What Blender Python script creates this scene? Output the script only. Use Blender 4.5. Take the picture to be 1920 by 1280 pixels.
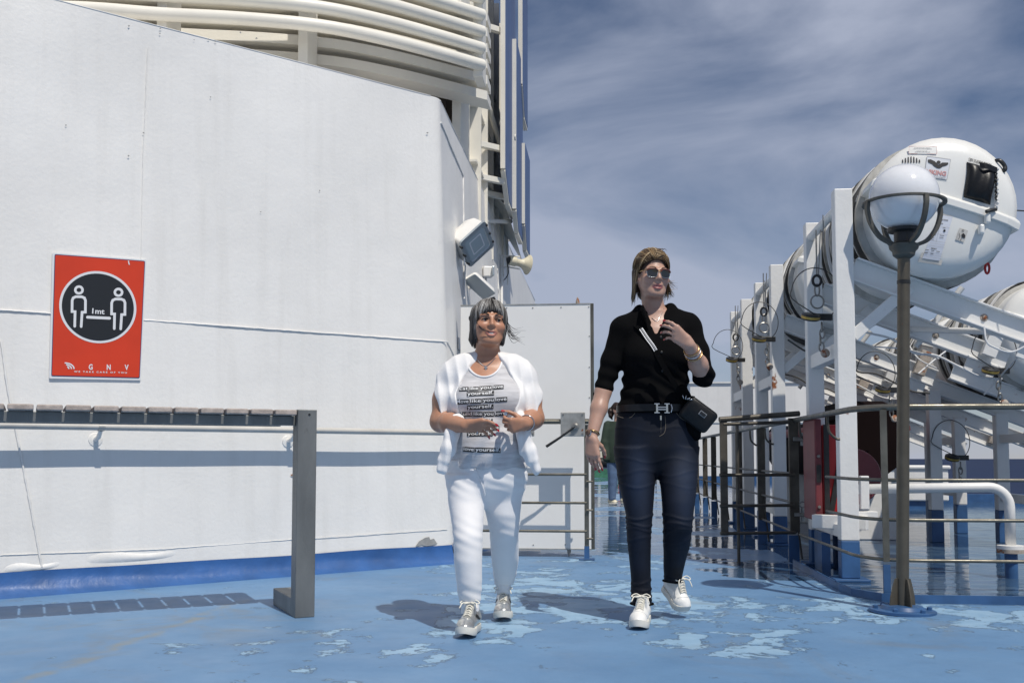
import bpy, math, random
import numpy as np
from mathutils import Vector, Matrix
from mathutils.bvhtree import BVHTree

for _o in list(bpy.data.objects):
    bpy.data.objects.remove(_o)
random.seed(4)
RNG = np.random.default_rng(4)
SC = bpy.context.scene
COL = SC.collection

# ------------------------------------------------------------------ camera
F = 1867.0                      # focal length in pixels of the 1920 px wide photograph (35 mm lens)
YAW = math.radians(5.54)        # camera looks slightly to port of the ship's axis (+Y)
PIT = math.radians(3.5)
CH = 0.8
SHIFT = (855 - 640 - F * math.tan(PIT)) / 1920
cd = bpy.data.cameras.new('camera')
cam = bpy.data.objects.new('camera', cd)
COL.objects.link(cam)
cam.location = (0, 0, CH)
cam.rotation_euler = (math.pi / 2 + PIT, 0, YAW)
cd.sensor_width = 36
cd.lens = F / 1920 * 36
cd.shift_y = SHIFT
cd.clip_start = 0.05
cd.clip_end = 30000
SC.camera = cam

# ------------------------------------------------------------------ sun and sky
SUNC = Vector((0.31, -0.54, 1.0)).normalized()          # towards the sun, camera frame
SUND = Matrix.Rotation(YAW, 3, 'Z') @ SUNC
SUN_EL = math.asin(SUND.z)
sl = bpy.data.lights.new('sun', 'SUN')
sl.energy = 3.6
sl.angle = math.radians(0.53)
sl.color = (1.0, 0.945, 0.855)
so = bpy.data.objects.new('sun', sl)
COL.objects.link(so)
so.rotation_euler = SUND.to_track_quat('Z', 'Y').to_euler()
so.location = (3, -4, 12)

wd = bpy.data.worlds.new('World')
SC.world = wd
wd.use_nodes = True
nt = wd.node_tree
nt.nodes.clear()
wo = nt.nodes.new('ShaderNodeOutputWorld')
bg = nt.nodes.new('ShaderNodeBackground')
bg.inputs['Strength'].default_value = 0.056
sky = nt.nodes.new('ShaderNodeTexSky')
sky.sky_type = 'NISHITA'
sky.sun_disc = False
sky.sun_elevation = SUN_EL
sky.sun_rotation = math.atan2(SUND.x, SUND.y)
sky.air_density = 1.0
sky.dust_density = 0.0
sky.ozone_density = 4.0
tc = nt.nodes.new('ShaderNodeTexCoord')
mp = nt.nodes.new('ShaderNodeMapping')
mp.inputs['Rotation'].default_value = (0, 0.35, 0.3)
mp.inputs['Scale'].default_value = (1.5, 1.0, 3.4)
nz1 = nt.nodes.new('ShaderNodeTexNoise')
nz1.inputs['Scale'].default_value = 1.7
nz1.inputs['Detail'].default_value = 9
nz1.inputs['Roughness'].default_value = 0.52
nz1.inputs['Distortion'].default_value = 0.5
cr = nt.nodes.new('ShaderNodeValToRGB')
cr.color_ramp.elements[0].position = 0.385
cr.color_ramp.elements[0].color = (0.05, 0.05, 0.05, 1)
cr.color_ramp.elements[1].position = 0.615
cr.color_ramp.elements[1].color = (0.86, 0.86, 0.86, 1)
cl = nt.nodes.new('ShaderNodeMix')
cl.data_type = 'RGBA'
cl.inputs['B'].default_value = (7.6, 8.4, 10.6, 1)       # thin cirrus veil, same radiance units as the sky
nt.links.new(tc.outputs['Generated'], mp.inputs['Vector'])
nt.links.new(mp.outputs['Vector'], nz1.inputs['Vector'])
nt.links.new(nz1.outputs['Fac'], cr.inputs['Fac'])
nt.links.new(cr.outputs['Color'], cl.inputs['Factor'])
tint = nt.nodes.new('ShaderNodeMix')
tint.data_type = 'RGBA'
tint.blend_type = 'MULTIPLY'
tint.inputs['Factor'].default_value = 1.0
tint.inputs['B'].default_value = (0.98, 0.99, 1.06, 1)
nt.links.new(sky.outputs['Color'], tint.inputs['A'])
nt.links.new(tint.outputs['Result'], cl.inputs['A'])
nt.links.new(cl.outputs['Result'], bg.inputs['Color'])
nt.links.new(bg.outputs['Background'], wo.inputs['Surface'])

SC.view_settings.view_transform = 'Standard'
SC.view_settings.look = 'None'
SC.view_settings.exposure = 0.0
SC.view_settings.gamma = 1.0
SC.view_settings.use_curve_mapping = False

# ------------------------------------------------------------------ placing helpers: a point of the photograph at a real distance
PYC = 640 + SHIFT * 1920
RX = np.array(Matrix.Rotation(math.pi / 2 + PIT, 3, 'X'))
RZ = np.array(Matrix.Rotation(YAW, 3, 'Z'))
CAMP = np.array([0, 0, CH])

def ray_l(px, py):
    return RX @ np.array([(px - 960) / F, (PYC - py) / F, -1.0])

def ray(px, py):
    return RZ @ ray_l(px, py)

def UL(px, py, d):              # in the frame turned with the camera
    r = ray_l(px, py)
    return CAMP + r * d / r[1]

def U(px, py, d):
    return RZ @ UL(px, py, d)

def G(px, py, z=0.0):
    r = ray(px, py)
    return CAMP + r * (z - CH) / r[2]

def AY(px, py, y):
    r = ray(px, py)
    return CAMP + r * y / r[1]

def AX(px, py, x):
    r = ray(px, py)
    return CAMP + r * x / r[0]

def PL(px, py, p0, n):
    r = ray(px, py)
    return CAMP + r * (np.dot(np.array(p0) - CAMP, n) / np.dot(r, n))

# ------------------------------------------------------------------ object helpers
ORG = {}

def thing(name, label, cat, loc, group=None, rotz=0.0, frame=None):
    """Empty at the thing's base; parts are given in world space (or in the camera-turned frame for people)."""
    o = bpy.data.objects.new(name, None)
    COL.objects.link(o)
    loc = np.array(loc, float)
    ORG[o.name] = loc
    o.location = (RZ @ loc) if frame else loc
    o.rotation_euler = (0, 0, YAW if frame else rotz)
    o.empty_display_size = 0.1
    o['label'] = label
    o['category'] = cat
    if group:
        o['group'] = group
    return o

def tag(o, label, cat, group=None):
    o['label'] = label
    o['category'] = cat
    if group:
        o['group'] = group
    return o

def nrm(v):
    v = np.array(v, float)
    return v / (np.linalg.norm(v) + 1e-12)

class MB:
    def __init__(s):
        s.v = []
        s.f = []

    def add(s, v, f):
        o = len(s.v)
        s.v += [tuple(float(c) for c in p) for p in v]
        s.f += [tuple(i + o for i in q) for q in f]
        return s

    def frame(s, c, ax, ay, az, sx, sy, sz):
        c = np.array(c, float)
        v = [c + ax * sx * i / 2 + ay * sy * j / 2 + az * sz * k / 2 for k in (-1, 1) for j in (-1, 1) for i in (-1, 1)]
        return s.add(v, [(0, 2, 3, 1), (4, 5, 7, 6), (0, 1, 5, 4), (2, 6, 7, 3), (0, 4, 6, 2), (1, 3, 7, 5)])

    def box(s, c, size, rotz=0.0):
        ca, sa = math.cos(rotz), math.sin(rotz)
        return s.frame(c, np.array([ca, sa, 0]), np.array([-sa, ca, 0]), np.array([0, 0, 1.0]), *size)

    def span(s, lo, hi):
        lo = np.array(lo, float)
        hi = np.array(hi, float)
        return s.box((lo + hi) / 2, hi - lo)

    def bar(s, a, b, w, h, up=(0, 0, 1)):
        a = np.array(a, float)
        b = np.array(b, float)
        d = b - a
        L = np.linalg.norm(d)
        d = d / L
        x = nrm(np.cross(d, up))
        z = np.cross(x, d)
        return s.frame((a + b) / 2, d, x, z, L, w, h)

    def tube(s, path, r, n=10, closed=False, sy=1.0, up=None):
        P = [np.array(p, float) for p in path]
        m = len(P)
        rr = r if hasattr(r, '__len__') else [r] * m
        o = len(s.v)
        u = None
        for i in range(m):
            if closed:
                t = P[(i + 1) % m] - P[i - 1]
            else:
                t = P[min(i + 1, m - 1)] - P[max(i - 1, 0)]
            t = nrm(t)
            if up is not None:
                u = nrm(np.cross(np.array(up, float), t))
            elif u is None:
                u = nrm(np.cross(t, (0.31, 0.27, 0.91) if abs(t[2]) < 0.9 else (1, 0.1, 0)))
            else:
                u = nrm(u - t * np.dot(u, t))
            w = np.cross(t, u)
            for k in range(n):
                a = 2 * math.pi * k / n
                s.v.append(tuple(P[i] + (u * math.cos(a) + w * math.sin(a) * sy) * rr[i]))
        q = m if closed else m - 1
        for i in range(q):
            j = (i + 1) % m
            for k in range(n):
                l = (k + 1) % n
                s.f.append((o + i * n + k, o + i * n + l, o + j * n + l, o + j * n + k))
        if not closed:
            s.f.append(tuple(o + k for k in range(n))[::-1])
            s.f.append(tuple(o + (m - 1) * n + k for k in range(n)))
        return s

    def lathe(s, prof, c, axis=(0, 0, 1), n=24, x0=None, a0=0.0, a1=2 * math.pi):
        ax = nrm(axis)
        x = nrm(np.cross(ax, (0.3, 1, 0.2)) if x0 is None else x0)
        y = np.cross(ax, x)
        c = np.array(c, float)
        full = abs(a1 - a0 - 2 * math.pi) < 1e-6
        o = len(s.v)
        m = n if full else n + 1
        for (r, z) in prof:
            for k in range(m):
                a = a0 + (a1 - a0) * k / n
                s.v.append(tuple(c + ax * z + (x * math.cos(a) + y * math.sin(a)) * r))
        for i in range(len(prof) - 1):
            for k in range(n):
                l = (k + 1) % m
                s.f.append((o + i * m + k, o + i * m + l, o + (i + 1) * m + l, o + (i + 1) * m + k))
        if full:
            if prof[0][0] > 1e-5:
                s.f.append(tuple(o + k for k in range(m))[::-1])
            if prof[-1][0] > 1e-5:
                s.f.append(tuple(o + (len(prof) - 1) * m + k for k in range(m)))
        return s

    def ball(s, c, r, n=16, m=10):
        return s.lathe([(max(r * math.sin(math.pi * i / m), 1e-6), -r * math.cos(math.pi * i / m)) for i in range(m + 1)], c, n=n)

    def prism(s, poly, ext):
        """closed outline of 3-D points pushed along the vector ext"""
        P = [np.array(p, float) for p in poly]
        e = np.array(ext, float)
        n = len(P)
        f = [tuple(range(n))[::-1], tuple(range(n, 2 * n))]
        f += [(i, (i + 1) % n, n + (i + 1) % n, n + i) for i in range(n)]
        return s.add(P + [p + e for p in P], f)

    def grid(s, fn, nu, nv):
        v = [fn(i / nu, j / nv) for j in range(nv + 1) for i in range(nu + 1)]
        f = [(j * (nu + 1) + i, j * (nu + 1) + i + 1, (j + 1) * (nu + 1) + i + 1, (j + 1) * (nu + 1) + i)
             for j in range(nv) for i in range(nu)]
        return s.add(v, f)

    def build(s, name, material, parent=None, smooth=False, bevel=0.0, loc=None, ang=40, kind=None, col=None):
        org = ORG[parent.name] if parent else (np.array(loc, float) if loc is not None else np.zeros(3))
        me = bpy.data.meshes.new(name)
        V = np.array(s.v, float) - org
        me.from_pydata(V.tolist(), [], s.f)
        if isinstance(material, str):
            material = M[material]
        me.materials.append(material)
        o = bpy.data.objects.new(name, me)
        COL.objects.link(o)
        ORG[o.name] = org
        if parent:
            o.parent = parent
        else:
            o.location = org
        if smooth:
            me.polygons.foreach_set('use_smooth', [True] * len(me.polygons))
            if ang < 179:
                me.set_sharp_from_angle(angle=math.radians(ang))
        if bevel:
            b = o.modifiers.new('bevel', 'BEVEL')
            b.width = bevel
            b.segments = 2
            b.limit_method = 'ANGLE'
            b.harden_normals = False
        if kind:
            o['kind'] = kind
        if col is not None:
            a = me.color_attributes.new('Col', 'FLOAT_COLOR', 'POINT')
            c = np.ones((len(V), 4), np.float32)
            c[:, :3] = col
            a.data.foreach_set('color', c.ravel())
        me.update()
        return o

def copy_tree(o, parent=None, dloc=None, label=None):
    c = o.copy()
    COL.objects.link(c)
    if parent:
        c.parent = parent
    if dloc is not None:
        c.location = Vector(o.location) + Vector(dloc)
    if label:
        c['label'] = label
    for ch in list(o.children):
        copy_tree(ch, c)
    return c

def arc(c, u, v, r, a0, a1, n):
    c = np.array(c, float)
    return [c + np.array(u) * r * math.cos(a0 + (a1 - a0) * i / n) + np.array(v) * r * math.sin(a0 + (a1 - a0) * i / n) for i in range(n + 1)]

def smoothpath(pts, n=6):
    """Catmull-Rom through the points"""
    P = [np.array(p, float) for p in pts]
    P = [2 * P[0] - P[1]] + P + [2 * P[-1] - P[-2]]
    out = []
    for i in range(1, len(P) - 2):
        for k in range(n):
            t = k / n
            a, b, c, d = P[i - 1], P[i], P[i + 1], P[i + 2]
            out.append(0.5 * ((2 * b) + (c - a) * t + (2 * a - 5 * b + 4 * c - d) * t * t + (-a + 3 * b - 3 * c + d) * t ** 3))
    out.append(P[-2])
    return out

# flat shapes in photograph pixels, laid on a surface by a mapping (px, py, off) -> point
def ribbon(pts, w, closed=False):
    P = [np.array(p, float) for p in pts]
    n = len(P)
    L, R = [], []
    for i in range(n):
        a = P[i - 1] if (i > 0 or closed) else P[i]
        b = P[(i + 1) % n] if (i < n - 1 or closed) else P[i]
        t0 = nrm(P[i] - a) if np.linalg.norm(P[i] - a) > 0 else nrm(b - P[i])
        t1 = nrm(b - P[i]) if np.linalg.norm(b - P[i]) > 0 else t0
        nn = nrm(np.array([-(t0 + t1)[1], (t0 + t1)[0]]))
        k = 1 / max(0.5, np.dot(nn, np.array([-t0[1], t0[0]])))
        L.append(P[i] + nn * w / 2 * k)
        R.append(P[i] - nn * w / 2 * k)
    q = n if closed else n - 1
    return L + R, [(i, (i + 1) % n, n + (i + 1) % n, n + i) for i in range(q)]

def disc2(c, rx, ry, n=40):
    return [np.array([c[0] + rx * math.cos(2 * math.pi * i / n), c[1] + ry * math.sin(2 * math.pi * i / n)]) for i in range(n)], [tuple(range(n))]

def text2(s, size, bold=0.0, space=1.0):
    cu = bpy.data.curves.new('t', 'FONT')
    cu.body = s
    cu.size = size
    cu.offset = bold * size
    cu.space_character = space
    cu.resolution_u = 3
    o = bpy.data.objects.new('t', cu)
    COL.objects.link(o)
    bpy.context.view_layer.update()
    dg = bpy.context.evaluated_depsgraph_get()
    me = bpy.data.meshes.new_from_object(o.evaluated_get(dg))
    v = np.array([(p.co.x, p.co.y) for p in me.vertices])
    f = [tuple(p.vertices) for p in me.polygons]
    bpy.data.objects.remove(o)
    bpy.data.curves.remove(cu)
    bpy.data.meshes.remove(me)
    return v, f

def put_text(s, c0, c1, h, bold=0.02, space=1.0, shear=0.0):
    """text stretched along the pixel baseline c0 -> c1 with cap height h px"""
    v, f = text2(s, 1.0, bold, space)
    lo, hi = v.min(0), v.max(0)
    c0 = np.array(c0, float)
    d = np.array(c1, float) - c0
    e = np.array([d[1], -d[0]]) / np.linalg.norm(d)
    return [c0 + d * (p[0] - lo[0]) / (hi[0] - lo[0]) + e * (p[1]) / 0.7 * h for p in v], f

def decal(mb, shape, fn, off):
    v, f = shape
    P = [fn(p[0], p[1], off) for p in v]
    # face the viewer
    out = []
    for q in f:
        a, b, c = (np.array(P[q[0]]), np.array(P[q[1]]), np.array(P[q[2]]))
        nn = np.cross(b - a, c - a)
        out.append(q if np.dot(nn, a - CAMP) < 0 else q[::-1])
    mb.add(P, out)
    return mb

# ------------------------------------------------------------------ materials
M = {}

def mat(name, col, rough=0.5, metal=0.0, var=0.0, vscale=3.0, bump=0.0, bscale=40.0, bdist=0.01, rust=0.0, rscale=6.0,
        rcol=(0.16, 0.055, 0.02), spec=0.5, coat=0.0, dirt=0.0, dcol=(0.12, 0.10, 0.08), stretch=(1, 1, 1), attr=False,
        sss=0.0, sheen=0.0, aniso=None, rvar=0.0):
    m = bpy.data.materials.new(name)
    m.use_nodes = True
    N = m.node_tree.nodes
    L = m.node_tree.links
    b = N['Principled BSDF']
    b.inputs['Roughness'].default_value = rough
    b.inputs['Metallic'].default_value = metal
    b.inputs['Specular IOR Level'].default_value = spec
    b.inputs['Coat Weight'].default_value = coat
    if sss:
        b.inputs['Subsurface Weight'].default_value = sss
        b.inputs['Subsurface Radius'].default_value = (0.010, 0.004, 0.002)
        b.inputs['Subsurface Scale'].default_value = 1.0
    if sheen:
        b.inputs['Sheen Weight'].default_value = sheen
        b.inputs['Sheen Roughness'].default_value = 0.5
    tcn = N.new('ShaderNodeTexCoord')
    oi = N.new('ShaderNodeObjectInfo')
    mul = N.new('ShaderNodeMath')
    mul.operation = 'MULTIPLY'
    mul.inputs[1].default_value = 17.0
    L.new(oi.outputs['Random'], mul.inputs[0])
    ad = N.new('ShaderNodeVectorMath')
    ad.operation = 'ADD'
    L.new(tcn.outputs['Object'], ad.inputs[0])
    L.new(mul.outputs[0], ad.inputs[1])
    sc = N.new('ShaderNodeVectorMath')
    sc.operation = 'MULTIPLY'
    sc.inputs[1].default_value = stretch
    L.new(ad.outputs[0], sc.inputs[0])
    vec = sc.outputs[0]

    def noise(scale, detail=6, rg=0.55):
        n = N.new('ShaderNodeTexNoise')
        n.inputs['Scale'].default_value = scale
        n.inputs['Detail'].default_value = detail
        n.inputs['Roughness'].default_value = rg
        L.new(vec, n.inputs['Vector'])
        return n.outputs['Fac']

    def ramp(src, lo, hi):
        r = N.new('ShaderNodeMapRange')
        r.inputs['From Min'].default_value = lo
        r.inputs['From Max'].default_value = hi
        L.new(src, r.inputs['Value'])
        return r.outputs['Result']

    def mix(fac, a, bb):
        x = N.new('ShaderNodeMix')
        x.data_type = 'RGBA'
        if isinstance(fac, float):
            x.inputs['Factor'].default_value = fac
        else:
            L.new(fac, x.inputs['Factor'])
        for k, q in (('A', a), ('B', bb)):
            if isinstance(q, tuple):
                x.inputs[k].default_value = (*q, 1)
            else:
                L.new(q, x.inputs[k])
        return x.outputs['Result']

    c = tuple(col)
    if attr:
        at = N.new('ShaderNodeAttribute')
        at.attribute_name = 'Col'
        c = at.outputs['Color']
    if var:
        if attr:
            mm = N.new('ShaderNodeMix')
            mm.data_type = 'RGBA'
            mm.blend_type = 'MULTIPLY'
            mm.inputs['Factor'].default_value = 1
            g = N.new('ShaderNodeMapRange')
            g.inputs['From Min'].default_value = 0.3
            g.inputs['From Max'].default_value = 0.7
            g.inputs['To Min'].default_value = 1 - var
            g.inputs['To Max'].default_value = 1 + var
            L.new(noise(vscale), g.inputs['Value'])
            L.new(c, mm.inputs['A'])
            L.new(g.outputs['Result'], mm.inputs['B'])
            c = mm.outputs['Result']
        else:
            d1 = tuple(max(0, q * (1 - var)) for q in col)
            d2 = tuple(min(1, q * (1 + var)) for q in col)
            c = mix(ramp(noise(vscale), 0.32, 0.68), d1, d2)
    if dirt:
        c = mix(ramp(noise(vscale * 1.7, 8, 0.68), 0.72 - dirt * 0.3, 0.9 - dirt * 0.2), c, tuple(dcol))
    if rust:
        rm = ramp(noise(rscale, 9, 0.66), 0.70 - rust * 0.25, 0.735 - rust * 0.25)
        rc = mix(noise(rscale * 4), tuple(rcol), tuple(min(1, q * 2.2) for q in rcol))
        c = mix(rm, c, rc)
    if isinstance(c, tuple):
        b.inputs['Base Color'].default_value = (*c, 1)
    else:
        L.new(c, b.inputs['Base Color'])
    if rvar:
        g = N.new('ShaderNodeMapRange')
        g.inputs['From Min'].default_value = 0.3
        g.inputs['From Max'].default_value = 0.7
        g.inputs['To Min'].default_value = max(0.02, rough - rvar)
        g.inputs['To Max'].default_value = min(1, rough + rvar)
        L.new(noise(vscale * 2.3), g.inputs['Value'])
        L.new(g.outputs['Result'], b.inputs['Roughness'])
    if bump:
        bp = N.new('ShaderNodeBump')
        bp.inputs['Strength'].default_value = bump
        bp.inputs['Distance'].default_value = bdist
        L.new(noise(bscale, 5), bp.inputs['Height'])
        L.new(bp.outputs['Normal'], b.inputs['Normal'])
    M[name] = m
    return m

mat('hull_white', (0.81, 0.795, 0.765), 0.42, var=0.045, vscale=1.1, bump=0.35, bscale=38, bdist=0.005, dirt=0.10, dcol=(0.62, 0.62, 0.61))

def wall_wear(m):
    # faint vertical runs of grime and shallow dents of the plating
    N, L = m.node_tree.nodes, m.node_tree.links
    b = N['Principled BSDF']
    src = b.inputs['Base Color'].links[0].from_socket
    geo = N.new('ShaderNodeNewGeometry')
    mp_ = N.new('ShaderNodeMapping')
    mp_.inputs['Scale'].default_value = (5.0, 5.0, 0.28)
    L.new(geo.outputs['Position'], mp_.inputs['Vector'])
    n1 = N.new('ShaderNodeTexNoise')
    n1.inputs['Scale'].default_value = 1.6
    n1.inputs['Detail'].default_value = 8
    n1.inputs['Roughness'].default_value = 0.6
    L.new(mp_.outputs['Vector'], n1.inputs['Vector'])
    r1 = N.new('ShaderNodeMapRange')
    r1.inputs['From Min'].default_value = 0.50
    r1.inputs['From Max'].default_value = 0.78
    r1.inputs['To Max'].default_value = 0.30
    L.new(n1.outputs['Fac'], r1.inputs['Value'])
    mx = N.new('ShaderNodeMix')
    mx.data_type = 'RGBA'
    mx.inputs['B'].default_value = (0.60, 0.58, 0.54, 1)
    L.new(r1.outputs['Result'], mx.inputs['Factor'])
    L.new(src, mx.inputs['A'])
    L.new(mx.outputs['Result'], b.inputs['Base Color'])
    n2 = N.new('ShaderNodeTexNoise')
    n2.inputs['Scale'].default_value = 2.2
    n2.inputs['Detail'].default_value = 2
    L.new(geo.outputs['Position'], n2.inputs['Vector'])
    b2 = N.new('ShaderNodeBump')
    b2.inputs['Strength'].default_value = 0.16
    b2.inputs['Distance'].default_value = 0.06
    L.new(n2.outputs['Fac'], b2.inputs['Height'])
    old = b.inputs['Normal'].links[0].from_node
    L.new(b2.outputs['Normal'], old.inputs['Normal'])
wall_wear(M['hull_white'])
mat('funnel_white', (0.80, 0.77, 0.69), 0.45, var=0.05, vscale=2.0, bump=0.1, bscale=40, dirt=0.15, dcol=(0.55, 0.47, 0.34))
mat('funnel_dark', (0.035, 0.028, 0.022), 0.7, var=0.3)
mat('panel_blue', (0.06, 0.115, 0.27), 0.45, var=0.1, vscale=2)
mat('cove_blue', (0.030, 0.105, 0.30), 0.42, var=0.2, vscale=4, bump=0.45, bscale=11, bdist=0.012, dirt=0.08, dcol=(0.10, 0.22, 0.42))
mat('base_blue', (0.035, 0.10, 0.235), 0.4, var=0.25, vscale=6, dirt=0.1)
mat('steel_grey', (0.20, 0.205, 0.20), 0.5, metal=0.55, var=0.18, vscale=7, bump=0.15, bscale=60, dirt=0.15, dcol=(0.06, 0.055, 0.05), stretch=(1, 1, 0.35))
mat('rail_steel', (0.17, 0.158, 0.13), 0.42, metal=0.75, var=0.25, vscale=8, bump=0.1, bscale=70, dirt=0.25, dcol=(0.10, 0.075, 0.05), rvar=0.12)
mat('rail_dark', (0.085, 0.075, 0.06), 0.45, metal=0.35, var=0.35, vscale=8, bump=0.15, bscale=60, rust=0.1, rscale=9)
mat('handrail_paint', (0.52, 0.50, 0.46), 0.5, var=0.1, vscale=5, dirt=0.25, dcol=(0.2, 0.18, 0.15), bump=0.2, bscale=50, bdist=0.004)
mat('rack_white', (0.78, 0.77, 0.745), 0.42, var=0.04, vscale=3, bump=0.3, bscale=30, bdist=0.006, rust=0.22, rscale=3.0, dirt=0.12, dcol=(0.45, 0.40, 0.33))
mat('rack_rust', (0.38, 0.33, 0.28), 0.7, var=0.3, vscale=12, rust=0.58, rscale=9, bump=0.5, bscale=40)
mat('raft_white', (0.80, 0.79, 0.75), 0.32, var=0.03, vscale=2, bump=0.05, bscale=20, dirt=0.14, dcol=(0.45, 0.42, 0.37))
mat('strap_grey', (0.42, 0.41, 0.38), 0.7, var=0.2, vscale=15)
mat('strap_dark', (0.06, 0.058, 0.055), 0.6, var=0.3, vscale=15)
mat('black_vinyl', (0.008, 0.008, 0.009), 0.38, bump=0.3, bscale=9, bdist=0.02, spec=0.35)
mat('black_paint', (0.018, 0.018, 0.018), 0.4, var=0.3, vscale=20)
mat('globe_opal', (0.74, 0.745, 0.76), 0.12, coat=0.4)
M['globe_opal'].node_tree.nodes['Principled BSDF'].inputs['Subsurface Weight'].default_value = 0.8
M['globe_opal'].node_tree.nodes['Principled BSDF'].inputs['Subsurface Radius'].default_value = (0.12, 0.12, 0.12)
M['globe_opal'].node_tree.nodes['Principled BSDF'].inputs['Subsurface Scale'].default_value = 1.0
mat('lamp_metal', (0.11, 0.105, 0.09), 0.5, metal=0.5, var=0.2, vscale=12, rust=0.12, rscale=22, bump=0.15, bscale=80)
mat('pole_metal', (0.125, 0.108, 0.082), 0.45, metal=0.6, var=0.15, vscale=9, rust=0.12, rscale=30, bump=0.1, bscale=90)
mat('wood', (0.40, 0.34, 0.30), 0.75, var=0.22, vscale=6, bump=0.3, bscale=30, stretch=(6, 1, 6), dirt=0.2, dcol=(0.12, 0.09, 0.07))
mat('sign_white', (0.72, 0.73, 0.75), 0.35)
mat('sign_navy', (0.02, 0.03, 0.12), 0.4)
mat('sign_red', (0.62, 0.045, 0.012), 0.38, var=0.06, vscale=4)
mat('sign_black', (0.014, 0.016, 0.019), 0.4)
mat('print_black', (0.02, 0.02, 0.022), 0.6)
mat('print_grey', (0.35, 0.35, 0.36), 0.6)
mat('print_pink', (0.62, 0.30, 0.28), 0.6)
mat('print_white', (0.85, 0.85, 0.85), 0.6)
mat('paper', (0.66, 0.68, 0.74), 0.6, var=0.04, vscale=14)
mat('tape', (0.55, 0.53, 0.49), 0.5, var=0.08, vscale=12)
mat('door_white', (0.81, 0.795, 0.765), 0.4, var=0.02, vscale=3, bump=0.05, bscale=30)
mat('galv', (0.42, 0.41, 0.38), 0.45, metal=0.6, var=0.2, vscale=15, rust=0.1, rscale=14)
mat('cream', (0.72, 0.66, 0.50), 0.45, var=0.05, vscale=9)
mat('lamp_glass', (0.45, 0.52, 0.55), 0.08, spec=0.8, coat=0.5)
mat('reflector', (0.42, 0.47, 0.50), 0.3, metal=0.5)
mat('wire_white', (0.7, 0.7, 0.7), 0.5)
mat('wire_black', (0.02, 0.02, 0.02), 0.5)
mat('chain', (0.30, 0.29, 0.27), 0.4, metal=0.8, var=0.3, vscale=30, rust=0.2, rscale=30)
mat('brass', (0.45, 0.31, 0.08), 0.4, metal=0.5, var=0.2, vscale=30)
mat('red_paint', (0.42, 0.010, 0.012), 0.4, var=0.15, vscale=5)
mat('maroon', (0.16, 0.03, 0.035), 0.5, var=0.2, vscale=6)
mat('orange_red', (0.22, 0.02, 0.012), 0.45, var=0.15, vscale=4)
mat('boat_shaded', (0.007, 0.003, 0.003), 0.8, var=0.2, vscale=4, spec=0.1)  # hull and cover near black: shade under the racks put into the colour
mat('green_net', (0.015, 0.10, 0.06), 0.8, var=0.3, vscale=9)
mat('primer', (0.30, 0.30, 0.29), 0.7, var=0.2, vscale=20)

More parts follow.
